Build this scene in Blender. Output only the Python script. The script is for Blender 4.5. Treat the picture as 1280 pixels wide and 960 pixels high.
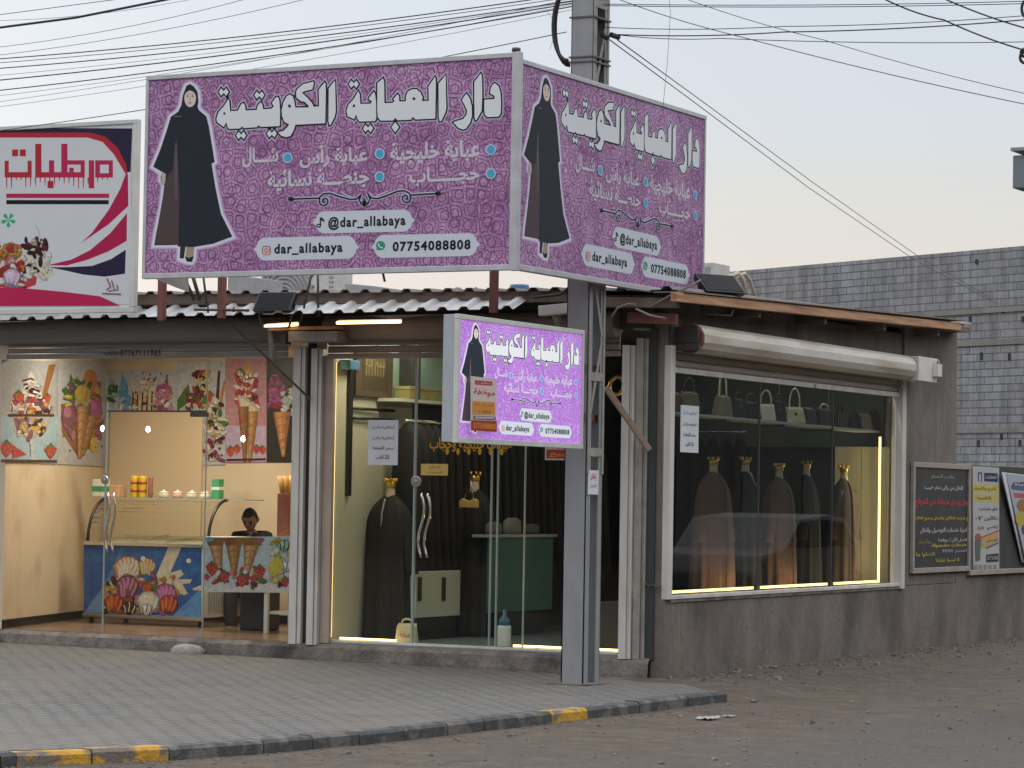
import bpy, bmesh, math, random
import unicodedata
from mathutils import Vector, Matrix
from mathutils.geometry import tessellate_polygon
random.seed(7)
rad = math.radians
for o in list(bpy.data.objects): bpy.data.objects.remove(o)
scene = bpy.context.scene
COL = scene.collection

# ------------------------------------------------------------------ camera
CAM = Vector((10.226, -22.389, 1.529))
RIGHT = Vector((0.88597, 0.46342, 0.01670)); UP = Vector((0.003, -0.042, 0.999)); FWD = Vector((-0.464, 0.885, 0.039))
YAW, PITCH, ROLL = -0.48240749614983824, -0.038852180920141186, 0.016686485044101942
def _rot():
    B = Matrix(((1, 0, 0), (0, 0, -1), (0, 1, 0)))
    cy, sy = math.cos(YAW), math.sin(YAW); cp, sp = math.cos(PITCH), math.sin(PITCH); cr, sr = math.cos(ROLL), math.sin(ROLL)
    return (Matrix(((cr, -sr, 0), (sr, cr, 0), (0, 0, 1))) @ Matrix(((1, 0, 0), (0, cp, -sp), (0, sp, cp))) @ B
            @ Matrix(((cy, -sy, 0), (sy, cy, 0), (0, 0, 1))))
R = _rot()                       # rows: right, down, forward
RIGHT, UP, FWD = Vector(R[0]), -Vector(R[1]), Vector(R[2])
FPX = 3600.0                     # focal length in photo pixels (1280 wide)
cam_d = bpy.data.cameras.new('camera'); cam_d.sensor_width = 36; cam_d.lens = FPX * 36 / 1280
cam_d.clip_start = 0.1; cam_d.clip_end = 2000
cam = bpy.data.objects.new('camera', cam_d); COL.objects.link(cam)
M3 = Matrix((RIGHT, UP, -FWD)).transposed()
cam.matrix_world = Matrix.Translation(CAM) @ M3.to_4x4()
scene.camera = cam

# ------------------------------------------------------------------ sky, sun, exposure
SUN_EL, SUN_AZ = rad(9), rad(-48)      # after-sunset glow, low behind the shops
w = bpy.data.worlds.new('World'); scene.world = w; w.use_nodes = True
nt = w.node_tree; bgn = nt.nodes['Background']
sky = nt.nodes.new('ShaderNodeTexSky'); sky.sky_type = 'NISHITA'; sky.sun_disc = False
sky.sun_elevation = SUN_EL; sky.sun_rotation = SUN_AZ; sky.air_density = 1.0; sky.dust_density = 2.5; sky.ozone_density = 1.0
hs = nt.nodes.new('ShaderNodeHueSaturation'); hs.inputs['Saturation'].default_value = 0.3
mixw = nt.nodes.new('ShaderNodeMix'); mixw.data_type = 'RGBA'; mixw.inputs['Factor'].default_value = 0.975
tcw = nt.nodes.new('ShaderNodeTexCoord'); sxw = nt.nodes.new('ShaderNodeSeparateXYZ'); rw = nt.nodes.new('ShaderNodeValToRGB')
nt.links.new(tcw.outputs['Generated'], sxw.inputs[0]); nt.links.new(sxw.outputs['Z'], rw.inputs[0])
els = rw.color_ramp.elements; els[0].position = 0.0; els[0].color = (.43, .385, .355, 1); els[1].position = 1.0; els[1].color = (.96, .98, 1.0, 1)
for p_, c_ in ((.075, (.425, .392, .368)), (.10, (.402, .40, .38)), (.13, (.378, .402, .43)), (.17, (.365, .40, .445)), (.30, (.62, .645, .68)), (.5, (.9, .92, .95))):
    k_ = els.new(p_); k_.color = (*c_, 1)
vm = nt.nodes.new('ShaderNodeVectorMath'); vm.operation = 'SCALE'; vm.inputs['Scale'].default_value = 9.9     # thin even cloud veil over the clear sky
nt.links.new(rw.outputs[0], vm.inputs[0]); nt.links.new(vm.outputs[0], mixw.inputs[7])
nt.links.new(sky.outputs[0], hs.inputs['Color']); nt.links.new(hs.outputs[0], mixw.inputs[6])
nt.links.new(mixw.outputs[2], bgn.inputs['Color']); bgn.inputs['Strength'].default_value = 0.1
sun_d = bpy.data.lights.new('sun', 'SUN'); sun_d.energy = 0.5; sun_d.angle = rad(20); sun_d.color = (1, 0.93, 0.85)
sun = bpy.data.objects.new('sun', sun_d); COL.objects.link(sun); sun.location = (0, 0, 30)
sdir = Vector((math.sin(SUN_AZ) * math.cos(SUN_EL), math.cos(SUN_AZ) * math.cos(SUN_EL), math.sin(SUN_EL)))
sun.rotation_euler = sdir.to_track_quat('Z', 'Y').to_euler()
vs = scene.view_settings; vs.view_transform = 'Standard'; vs.look = 'None'; vs.gamma = 1; vs.use_curve_mapping = False
vs.exposure = 0.85
scene.cycles.max_bounces = 7; scene.cycles.transparent_max_bounces = 16; scene.cycles.caustics_reflective = False; scene.cycles.caustics_refractive = False
scene.cycles.use_denoising = True

# ------------------------------------------------------------------ reading the site: picture points to points on known planes
def ray(px, py): return (RIGHT * (px - 640) - UP * (py - 480) + FWD * FPX).normalized()
def F(px, py, y=0.0):
    d = ray(px, py); return CAM + d * ((y - CAM.y) / d.y)
def S(px, py, x=0.0):
    d = ray(px, py); return CAM + d * ((x - CAM.x) / d.x)
def G(px, py, z=0.0):
    d = ray(px, py); return CAM + d * ((z - CAM.z) / d.z)
def PL(px, py, p0, n):
    d = ray(px, py); return CAM + d * ((Vector(p0) - CAM).dot(n) / d.dot(n))

# ------------------------------------------------------------------ materials
def lin(c): return tuple((v / 12.92 if v <= 0.04045 else ((v + 0.055) / 1.055) ** 2.4) for v in c)
def rgb(r, g, b): return lin((r / 255, g / 255, b / 255))
def new_mat(name):
    m = bpy.data.materials.new(name); m.use_nodes = True
    return m, m.node_tree, m.node_tree.nodes['Principled BSDF']
def mat(name, c, rough=0.6, metal=0.0, c2=None, scale=6.0, detail=6.0, bump=0.0, bscale=None, spec=0.5, stretch=(1, 1, 1), lo=0.35, hi=0.65, c3=None, scale3=1.0, lo3=.5, hi3=.68):
    """Principled surface whose colour wanders between c and c2 (and c3 in large stains), in metres."""
    m, nt, b = new_mat(name)
    b.inputs['Base Color'].default_value = (*c, 1); b.inputs['Roughness'].default_value = rough
    b.inputs['Metallic'].default_value = metal; b.inputs['Specular IOR Level'].default_value = spec
    if c2 or bump:
        g = nt.nodes.new('ShaderNodeNewGeometry'); mp = nt.nodes.new('ShaderNodeMapping'); mp.inputs['Scale'].default_value = stretch
        nt.links.new(g.outputs['Position'], mp.inputs['Vector'])
    if c2:
        n = nt.nodes.new('ShaderNodeTexNoise'); n.inputs['Scale'].default_value = scale; n.inputs['Detail'].default_value = detail; n.inputs['Roughness'].default_value = .65
        r = nt.nodes.new('ShaderNodeValToRGB'); r.color_ramp.elements[0].position = lo; r.color_ramp.elements[1].position = hi
        r.color_ramp.elements[0].color = (*c, 1); r.color_ramp.elements[1].color = (*c2, 1)
        nt.links.new(mp.outputs[0], n.inputs['Vector']); nt.links.new(n.outputs['Fac'], r.inputs[0])
        out = r.outputs[0]
        if c3:
            n3 = nt.nodes.new('ShaderNodeTexNoise'); n3.inputs['Scale'].default_value = scale3; n3.inputs['Detail'].default_value = 5
            r3 = nt.nodes.new('ShaderNodeValToRGB'); r3.color_ramp.elements[0].position = lo3; r3.color_ramp.elements[1].position = hi3
            nt.links.new(mp.outputs[0], n3.inputs['Vector']); nt.links.new(n3.outputs['Fac'], r3.inputs[0])
            mx = nt.nodes.new('ShaderNodeMix'); mx.data_type = 'RGBA'; mx.inputs[7].default_value = (*c3, 1)
            nt.links.new(r3.outputs[0], mx.inputs['Factor']); nt.links.new(out, mx.inputs[6]); out = mx.outputs[2]
        nt.links.new(out, b.inputs['Base Color'])
    if bump:
        n2 = nt.nodes.new('ShaderNodeTexNoise'); n2.inputs['Scale'].default_value = bscale or scale * 4; n2.inputs['Detail'].default_value = 6
        bp = nt.nodes.new('ShaderNodeBump'); bp.inputs['Strength'].default_value = bump; bp.inputs['Distance'].default_value = 0.02
        nt.links.new(mp.outputs[0], n2.inputs['Vector']); nt.links.new(n2.outputs['Fac'], bp.inputs['Height']); nt.links.new(bp.outputs[0], b.inputs['Normal'])
    return m
def emit(name, c, s):
    m, nt, b = new_mat(name); b.inputs['Base Color'].default_value = (*c, 1)
    b.inputs['Emission Color'].default_value = (*c, 1); b.inputs['Emission Strength'].default_value = s
    return m
def glass_mat(name, tint=(1, 1, 1), ior=1.45, rough=0.0):
    m, nt, b = new_mat(name); nt.nodes.remove(b)
    tr = nt.nodes.new('ShaderNodeBsdfTransparent'); tr.inputs[0].default_value = (*tint, 1)
    gl = nt.nodes.new('ShaderNodeBsdfGlossy'); gl.inputs['Roughness'].default_value = rough
    fr0 = nt.nodes.new('ShaderNodeFresnel'); fr0.inputs[0].default_value = ior
    ge = nt.nodes.new('ShaderNodeNewGeometry'); fb = nt.nodes.new('ShaderNodeMath'); fb.operation = 'SUBTRACT'; fb.inputs[0].default_value = 1; nt.links.new(ge.outputs['Backfacing'], fb.inputs[1])
    fr = nt.nodes.new('ShaderNodeMath'); fr.operation = 'MULTIPLY'; nt.links.new(fr0.outputs[0], fr.inputs[0]); nt.links.new(fb.outputs[0], fr.inputs[1])
    mx = nt.nodes.new('ShaderNodeMixShader')
    nt.links.new(fr.outputs[0], mx.inputs[0]); nt.links.new(tr.outputs[0], mx.inputs[1]); nt.links.new(gl.outputs[0], mx.inputs[2])
    nt.links.new(mx.outputs[0], nt.nodes['Material Output'].inputs['Surface'])
    return m
def print_mat(name, rough=0.5, glow=0.0):
    """Printed sheet: colour from the face colours of the artwork."""
    m, nt, b = new_mat(name); a = nt.nodes.new('ShaderNodeAttribute'); a.attribute_name = 'ink'
    nt.links.new(a.outputs['Color'], b.inputs['Base Color']); b.inputs['Roughness'].default_value = rough; b.inputs['Specular IOR Level'].default_value = .18
    if glow:
        nt.links.new(a.outputs['Color'], b.inputs['Emission Color']); b.inputs['Emission Strength'].default_value = glow
    return m
def photo_print_mat(name, rough=.3):
    """photographic print: the face ink broken up by fine tonal grain of the picture itself"""
    m, nt, b = new_mat(name); N = nt.nodes.new; L = nt.links.new; at = N('ShaderNodeAttribute'); at.attribute_name = 'ink'; g = N('ShaderNodeNewGeometry')
    n1 = N('ShaderNodeTexNoise'); n1.inputs['Scale'].default_value = 22; n1.inputs['Detail'].default_value = 6; n1.inputs['Distortion'].default_value = .6; L(g.outputs['Position'], n1.inputs['Vector'])
    n2 = N('ShaderNodeTexNoise'); n2.inputs['Scale'].default_value = 9; n2.inputs['Detail'].default_value = 4; L(g.outputs['Position'], n2.inputs['Vector'])
    mr = N('ShaderNodeMapRange'); mr.inputs['From Min'].default_value = .3; mr.inputs['From Max'].default_value = .7; mr.inputs['To Min'].default_value = .80; mr.inputs['To Max'].default_value = 1.14; L(n1.outputs['Fac'], mr.inputs['Value'])
    vm = N('ShaderNodeVectorMath'); vm.operation = 'SCALE'; L(at.outputs['Color'], vm.inputs[0]); L(mr.outputs[0], vm.inputs['Scale'])
    hsv = N('ShaderNodeHueSaturation'); m2 = N('ShaderNodeMapRange'); m2.inputs['From Min'].default_value = .3; m2.inputs['From Max'].default_value = .7; m2.inputs['To Min'].default_value = .47; m2.inputs['To Max'].default_value = .53; L(n2.outputs['Fac'], m2.inputs['Value'])
    L(m2.outputs[0], hsv.inputs['Hue']); L(vm.outputs[0], hsv.inputs['Color']); L(hsv.outputs[0], b.inputs['Base Color']); b.inputs['Roughness'].default_value = rough
    return m
def banner_mat(name, base, line, dark, scale, glow=0.0, wrinkle=0.25):
    """Vinyl printed with a tangle of rounded outline motifs, in sheet coordinates (UV in metres)."""
    m, nt, b = new_mat(name); N = nt.nodes.new; L = nt.links.new
    tc = N('ShaderNodeUVMap'); tc.uv_map = 'sheet'
    def vor(sc, feat, rnd=1.0):
        v = N('ShaderNodeTexVoronoi'); v.voronoi_dimensions = '2D'; v.feature = feat; v.inputs['Scale'].default_value = sc; v.inputs['Randomness'].default_value = rnd
        L(tc.outputs[0], v.inputs['Vector']); return v
    def ramp(src, stops):
        r = N('ShaderNodeValToRGB'); e = r.color_ramp.elements
        while len(e) < len(stops): e.new(0.5)
        for k, (p, c) in enumerate(stops): e[k].position = p; e[k].color = (c, c, c, 1)
        L(src, r.inputs[0]); return r.outputs[0]
    def mix(fac, a, bb, mode='MIX'):
        x = N('ShaderNodeMix'); x.data_type = 'RGBA'; x.blend_type = mode
        if isinstance(fac, float): x.inputs['Factor'].default_value = fac
        else: L(fac, x.inputs['Factor'])
        for i, s in ((6, a), (7, bb)):
            if isinstance(s, tuple): x.inputs[i].default_value = (*s, 1)
            else: L(s, x.inputs[i])
        return x.outputs[2]
    e1 = ramp(vor(scale * .62, 'DISTANCE_TO_EDGE', .7).outputs['Distance'], [(0.0, 0), (.085, 0), (.105, 1), (.135, 1), (.16, 0), (1, 0)])
    e2 = ramp(vor(scale * .62, 'F1', .7).outputs['Distance'], [(0.0, 0), (.25, 0), (.275, 1), (.31, 1), (.335, 0)])
    e3 = ramp(vor(scale * 1.5, 'F1', .5).outputs['Distance'], [(0.0, .0), (.26, 0), (.31, .75), (.37, .75), (.42, 0)])
    no = N('ShaderNodeTexNoise'); no.inputs['Scale'].default_value = 1.6; L(tc.outputs[0], no.inputs['Vector'])
    c = mix(ramp(no.outputs['Fac'], [(.35, 0), (.65, 1)]), base, dark)
    cell = mix(ramp(vor(scale, 'F1', .85).outputs['Distance'], [(0, .5), (.5, 0)]), c, tuple(min(1, v * 1.35) for v in base))
    c = mix(e3, cell, tuple(v * 1.25 for v in line)); c = mix(e2, c, line); c = mix(e1, c, line)
    L(c, b.inputs['Base Color']); b.inputs['Roughness'].default_value = .5; b.inputs['Specular IOR Level'].default_value = .25
    nb = N('ShaderNodeTexNoise'); nb.inputs['Scale'].default_value = 2.2; nb.inputs['Detail'].default_value = 2
    mp = N('ShaderNodeMapping'); mp.inputs['Scale'].default_value = (2.2, .6, 1); L(tc.outputs[0], mp.inputs['Vector']); L(mp.outputs[0], nb.inputs['Vector'])
    bp = N('ShaderNodeBump'); bp.inputs['Strength'].default_value = wrinkle; bp.inputs['Distance'].default_value = .16; L(nb.outputs['Fac'], bp.inputs['Height']); L(bp.outputs[0], b.inputs['Normal'])
    if glow: L(c, b.inputs['Emission Color']); b.inputs['Emission Strength'].default_value = glow
    return m

M = {}
def setup_mats():
    M['plaster'] = mat('grey_cement_plaster', (.135, .115, .10), .9, c2=(.195, .17, .15), scale=2.6, bump=.7, bscale=22, c3=(.095, .08, .07), scale3=1.1, lo3=.5, hi3=.66, stretch=(1, 1, .55))
    M['concrete'] = mat('rough_concrete', (.13, .115, .10), .95, c2=(.24, .21, .19), scale=7, bump=.8, bscale=40, c3=(.07, .06, .055), scale3=2.5)
    M['white_metal'] = mat('dusty_white_metal', (.66, .64, .61), .45, c2=(.50, .47, .43), scale=5, stretch=(1, 1, .25), bump=.05)
    M['shutter'] = mat('dusty_shutter_slats', (.36, .33, .31), .5, c2=(.24, .21, .19), scale=2.5, stretch=(1, 1, 4), c3=(.2, .17, .15), scale3=1.5)
    M['tube'] = mat('stained_white_housing', (.60, .57, .52), .5, c2=(.50, .46, .41), scale=3, stretch=(.4, .4, 3), c3=(.42, .34, .26), scale3=2.4)
    M['box_white'] = mat('white_painted_box', (.68, .67, .65), .45, c2=(.55, .53, .5), scale=4)
    M['dark'] = mat('painted_recess_shade', (.03, .028, .027), .8)  # painted shade for holes and gaps
    M['dark_metal'] = mat('dark_steel', (.05, .05, .055), .5, metal=.3, c2=(.09, .07, .06), scale=12)
    M['grey_steel'] = mat('grey_painted_steel', (.235, .24, .255), .5, c2=(.30, .305, .315), scale=4, stretch=(1, 1, .3), bump=.08, c3=(.19, .17, .15), scale3=2.0)
    M['pale_steel'] = mat('pale_lattice_steel', (.34, .33, .30), .6, c2=(.25, .23, .20), scale=8)
    M['rust'] = mat('rusty_red_steel', (.22, .075, .06), .8, c2=(.14, .06, .05), scale=14, bump=.2)
    M['zinc'] = mat('weathered_zinc_sheet', (.66, .68, .69), .5, metal=.0, c2=(.50, .53, .54), scale=3, stretch=(3, .6, .6), c3=(.40, .38, .36), scale3=1.5)
    M['old_zinc'] = mat('dull_brown_roof_sheet', (.16, .135, .12), .8, c2=(.24, .21, .19), scale=4, bump=.2)
    M['wood'] = mat('reddish_wood_board', (.42, .20, .10), .7, c2=(.55, .33, .18), scale=3, stretch=(8, .5, 14), bump=.15, c3=(.26, .12, .07), scale3=1.6)
    M['old_wood'] = mat('weathered_brown_board', (.13, .095, .075), .85, c2=(.20, .155, .125), scale=4, stretch=(.5, 6, 14), bump=.2)
    M['stick'] = mat('pale_wood_strut', (.30, .22, .17), .8, c2=(.22, .16, .12), scale=20)
    M['frame_grey'] = mat('sign_frame_aluminium', (.52, .53, .56), .4, metal=.3, c2=(.42, .42, .44), scale=5)
    M['frame_white'] = mat('white_sign_frame', (.62, .62, .60), .5, c2=(.52, .51, .48), scale=4)
    M['cloth_side'] = mat('grey_banner_backing', (.42, .41, .39), .8, c2=(.33, .32, .30), scale=5)
    M['cream'] = mat('cream_wall_paint', (.62, .52, .38), .75, c2=(.58, .475, .34), scale=1.5, c3=(.50, .39, .28), scale3=2.2)
    M['board'] = mat('smooth_cream_board', (.66, .53, .36), .5)
    M['skirting'] = mat('black_skirting', (.012, .011, .010), .35)
    M['tiles'] = mat('brown_floor_tiles', (.16, .10, .065), .25, c2=(.22, .15, .10), scale=2)
    M['tiles2'] = mat('grey_green_floor_tiles', (.22, .25, .23), .22, c2=(.18, .20, .19), scale=2)
    M['cream2'] = mat('pale_green_cream_wall', (.55, .53, .40), .7, c2=(.48, .46, .35), scale=1.5)
    M['shade_tinted_wall'] = mat('shade_tinted_shop_wall', (.012, .016, .020), .6, c2=(.02, .024, .028), scale=1.2)  # dimness of the shop interior put into the wall colour
    M['ceiling'] = mat('shop_ceiling', (.35, .33, .30), .8)
    M['glass'] = glass_mat('clear_shop_glass', (.93, .96, .95)); M['glass_dark'] = glass_mat('grey_shop_glass', (.66, .72, .72), 1.5)
    M['edge'] = mat('glass_edge_grey', (.30, .36, .35), .3)
    M['chrome'] = mat('brushed_steel', (.62, .60, .57), .22, metal=1)
    M['gold'] = mat('gold_plastic', (.72, .45, .10), .28, metal=.85)
    M['gold_flat'] = mat('gold_sheet', (.62, .42, .12), .4, metal=.3)
    M['skin_form'] = mat('mannequin_cream', (.62, .50, .38), .45)
    M['black_cloth'] = mat('black_abaya_cloth', (.008, .008, .009), .8, c2=(.014, .013, .013), scale=10)
    M['brown_cloth'] = mat('brown_abaya_cloth', (.155, .082, .066), .75, c2=(.115, .06, .048), scale=8)
    M['led'] = emit('warm_led_strip', (1.0, .66, .24), 3.6); M['led_tube'] = emit('warm_led_tube', (1.0, .66, .30), 2.4)
    M['print'] = print_mat('printed_sheet', .55); M['print_gloss'] = print_mat('glossy_print', .3); M['photo'] = photo_print_mat('photo_print'); M['print_lit'] = print_mat('backlit_print', .3, .34)
    M['purple'] = banner_mat('purple_patterned_vinyl', (.475, .275, .455), (.135, .042, .135), (.33, .155, .325), 13.0, wrinkle=.55)
    M['purple_sidelit'] = banner_mat('purple_patterned_vinyl_sidelit', (.49, .295, .48), (.135, .042, .14), (.34, .165, .33), 13.0, wrinkle=.55)  # same vinyl, colours lightened for the light on the side face
    M['purple_lit'] = banner_mat('violet_backlit_vinyl', (.46, .245, .60), (.26, .10, .42), (.35, .155, .49), 15.0, glow=.40, wrinkle=.05)
    M['paper'] = mat('white_notice_paper', (.66, .68, .72), .8, c2=(.60, .62, .66), scale=8)
    M['black_plastic'] = mat('black_plastic', (.012, .012, .014), .4)
    M['cable'] = mat('black_cable_sheath', (.02, .02, .022), .6); M['wire'] = mat('grey_wire', (.10, .10, .105), .5)
    M['teal'] = mat('teal_counter_board', (.045, .135, .125), .4, c2=(.04, .115, .11), scale=2)
    M['white_board'] = mat('white_laminate', (.62, .62, .58), .35)
    M['yellow_paint'] = mat('worn_yellow_kerb_paint', (.62, .34, .025), .8, c2=(.45, .25, .04), scale=9, bump=.6, bscale=45, c3=(.17, .145, .12), scale3=6, lo3=.47, hi3=.57)
    M['black_paint'] = mat('worn_black_kerb_paint', (.05, .052, .055), .85, c2=(.085, .085, .085), scale=8, bump=.4, bscale=45, c3=(.15, .142, .135), scale3=6, lo3=.49, hi3=.60)
    M['kerb_top'] = mat('pale_kerb_concrete', (.20, .185, .17), .95, c2=(.29, .27, .25), scale=9, bump=.4, bscale=45)
    M['blue_plastic'] = mat('blue_plastic_barrel', (.05, .16, .28), .5); M['ac_white'] = mat('aged_ac_casing', (.55, .55, .53), .5, c2=(.45, .44, .42), scale=6)
    M['grey_board'] = mat('grey_insulation_board', (.33, .34, .36), .8, c2=(.28, .28, .29), scale=7)
    M['hose'] = mat('beige_hose', (.42, .37, .30), .7)
    M['hair'] = mat('black_hair', (.008, .007, .007), .6); M['skin'] = mat('skin', (.22, .12, .08), .5, c2=(.25, .14, .09), scale=30)
    M['shirt'] = mat('black_shirt', (.012, .012, .015), .8); M['trousers'] = mat('dark_trousers', (.03, .03, .04), .8)
setup_mats()

# ------------------------------------------------------------------ mesh helpers
class MB:
    def __init__(s): s.bm = bmesh.new(); s.mats = []
    def _mi(s, m):
        if m is None: return 0
        if m not in s.mats: s.mats.append(m)
        return s.mats.index(m)
    def face(s, pts, m=None):
        f = s.bm.faces.new([s.bm.verts.new(p) for p in pts]); f.material_index = s._mi(m); return s
    def hexa(s, c8, m=None):
        """8 corners: bottom ring then top ring"""
        v = [s.bm.verts.new(p) for p in c8]; mi = s._mi(m)
        for q in ((3, 2, 1, 0), (4, 5, 6, 7), (0, 1, 5, 4), (1, 2, 6, 5), (2, 3, 7, 6), (3, 0, 4, 7)):
            s.bm.faces.new([v[i] for i in q]).material_index = mi
        return s
    def box(s, a, b, m=None):
        (x0, y0, z0), (x1, y1, z1) = a, b
        return s.hexa([(x0, y0, z0), (x1, y0, z0), (x1, y1, z0), (x0, y1, z0), (x0, y0, z1), (x1, y0, z1), (x1, y1, z1), (x0, y1, z1)], m)
    def beam(s, p, q, wd, h=None, up=(0, 0, 1), m=None):
        p, q = Vector(p), Vector(q); h = h or wd; d = (q - p).normalized(); u = Vector(up)
        if abs(d.dot(u)) > .98: u = Vector((0, 1, 0))
        a = d.cross(u).normalized() * (wd / 2); b = a.cross(d).normalized() * (h / 2)
        return s.hexa([p - a - b, p + a - b, p + a + b, p - a + b, q - a - b, q + a - b, q + a + b, q - a + b], m)
    def tube(s, path, r, n=8, m=None, cap=True, closed=False):
        path = [Vector(p) for p in path]; k = len(path); mi = s._mi(m)
        rr = r if isinstance(r, (list, tuple)) else [r] * k
        rings = []; ref = None
        for i, p in enumerate(path):
            if closed: d = (path[(i + 1) % k] - path[i - 1])
            else: d = (path[min(i + 1, k - 1)] - path[max(i - 1, 0)])
            d.normalize()
            if ref is None:
                ref = Vector((0, 0, 1)) if abs(d.z) < .9 else Vector((1, 0, 0))
            a = (ref - d * ref.dot(d)).normalized(); ref = a; b = d.cross(a)
            rings.append([s.bm.verts.new(p + (a * math.cos(t) + b * math.sin(t)) * rr[i]) for t in (2 * math.pi * j / n for j in range(n))])
        for i in range(k if closed else k - 1):
            A, B = rings[i], rings[(i + 1) % k]
            for j in range(n):
                f = s.bm.faces.new((A[j], A[(j + 1) % n], B[(j + 1) % n], B[j])); f.material_index = mi; f.smooth = True
        if cap and not closed:
            s.bm.faces.new(rings[0][::-1]).material_index = mi; s.bm.faces.new(rings[-1]).material_index = mi
        return s
    def lathe(s, prof, n=24, c=(0, 0, 0), m=None, fx=1.0, fy=1.0, wob=None, cap=True):
        """prof: (radius, z). wob(t, k) multiplies the radius."""
        mi = s._mi(m); rings = []
        for k, (r, z) in enumerate(prof):
            rings.append([s.bm.verts.new((c[0] + r * fx * math.cos(t) * (wob(t, z) if wob else 1), c[1] + r * fy * math.sin(t) * (wob(t, z) if wob else 1), c[2] + z))
                          for t in (2 * math.pi * j / n for j in range(n))])
        for A, B in zip(rings, rings[1:]):
            for j in range(n):
                f = s.bm.faces.new((A[j], A[(j + 1) % n], B[(j + 1) % n], B[j])); f.material_index = mi; f.smooth = True
        if cap:
            s.bm.faces.new(rings[0][::-1]).material_index = mi; s.bm.faces.new(rings[-1]).material_index = mi
        return s
    def prism(s, pts, o, u, v, t, m=None):
        """polygon pts (a,b) on origin o with axes u, v, thickened along t"""
        o, u, v, t = Vector(o), Vector(u), Vector(v), Vector(t); mi = s._mi(m)
        A = [s.bm.verts.new(o + u * a + v * b) for a, b in pts]; B = [s.bm.verts.new(o + u * a + v * b + t) for a, b in pts]
        n = len(pts)
        for tri in tessellate_polygon([[Vector((a, b, 0)) for a, b in pts]]):
            s.bm.faces.new([A[i] for i in tri]).material_index = mi; s.bm.faces.new([B[i] for i in reversed(tri)]).material_index = mi
        for j in range(n): s.bm.faces.new((A[j], B[j], B[(j + 1) % n], A[(j + 1) % n])).material_index = mi
        return s
    def build(s, name, material=None, parent=None, bevel=0.0, smooth=False, uv=None, subsurf=0):
        bm = s.bm
        bmesh.ops.recalc_face_normals(bm, faces=bm.faces[:])
        co = [v.co for v in bm.verts]
        if parent is not None: off = parent_origin(parent)
        else:
            lo = Vector((min(c.x for c in co), min(c.y for c in co), min(c.z for c in co))); hi = Vector((max(c.x for c in co), max(c.y for c in co), max(c.z for c in co)))
            off = Vector(((lo.x + hi.x) / 2, (lo.y + hi.y) / 2, lo.z))
        if uv:
            o, u, v = (Vector(k) for k in uv); lay = bm.loops.layers.uv.new('sheet')
            for f in bm.faces:
                for l in f.loops: d = l.vert.co - o; l[lay].uv = (d.dot(u), d.dot(v))
        for v in bm.verts: v.co -= off
        me = bpy.data.meshes.new(name); bm.to_mesh(me); bm.free()
        mm = s.mats or ([material] if material else [])
        for x in mm: me.materials.append(x)
        if smooth:
            for p in me.polygons: p.use_smooth = True
        ob = bpy.data.objects.new(name, me); COL.objects.link(ob)
        if parent is not None: ob.parent = parent
        else: ob.location = off
        if bevel:
            b = ob.modifiers.new('bevel', 'BEVEL'); b.width = bevel; b.segments = 2; b.limit_method = 'ANGLE'; b.angle_limit = rad(40)
        if subsurf:
            b = ob.modifiers.new('sub', 'SUBSURF'); b.levels = subsurf; b.render_levels = subsurf
        return ob
def parent_origin(p):
    o = Vector((0, 0, 0))
    while p is not None: o += p.location; p = p.parent
    return o
def tag(o, label=None, cat=None, group=None, kind=None):
    if label: o['label'] = label
    if cat: o['category'] = cat
    if group: o['group'] = group
    if kind: o['kind'] = kind
    return o
def thing(name, label, cat, loc=(0, 0, 0), group=None):
    o = bpy.data.objects.new(name, None); COL.objects.link(o); o.location = loc; o.empty_display_size = .1
    return tag(o, label, cat, group)
def copy_tree(o, parent=None):
    c = o.copy(); COL.objects.link(c)
    if parent is not None: c.parent = parent
    for ch in list(o.children): copy_tree(ch, c)
    return c

# ------------------------------------------------------------------ flat artwork: printed shapes with their own ink, layered a hair apart
FORMS = {}
for cp in range(0xFE70, 0xFEFD):
    d = unicodedata.decomposition(chr(cp)).split()
    if len(d) == 2: FORMS[(chr(int(d[1], 16)), d[0][1:-1])] = chr(cp)
TAT = '\u0640'
def shape_ar(s):
    """Arabic letters to their joined forms, in visual order"""
    nxt = lambda c: c == TAT or (c, 'initial') in FORMS
    prv = lambda c: c == TAT or (c, 'final') in FORMS
    out = []
    for i, c in enumerate(s):
        p = i > 0 and nxt(s[i - 1]) and prv(c); q = i < len(s) - 1 and nxt(c) and prv(s[i + 1])
        out.append(FORMS.get((c, 'medial' if p and q else 'final' if p else 'initial' if q else 'isolated'), c))
    res = ''.join(reversed(out))
    import re
    return re.sub(r'[0-9]+', lambda m_: m_.group(0)[::-1], res)
_tc = {}
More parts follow.
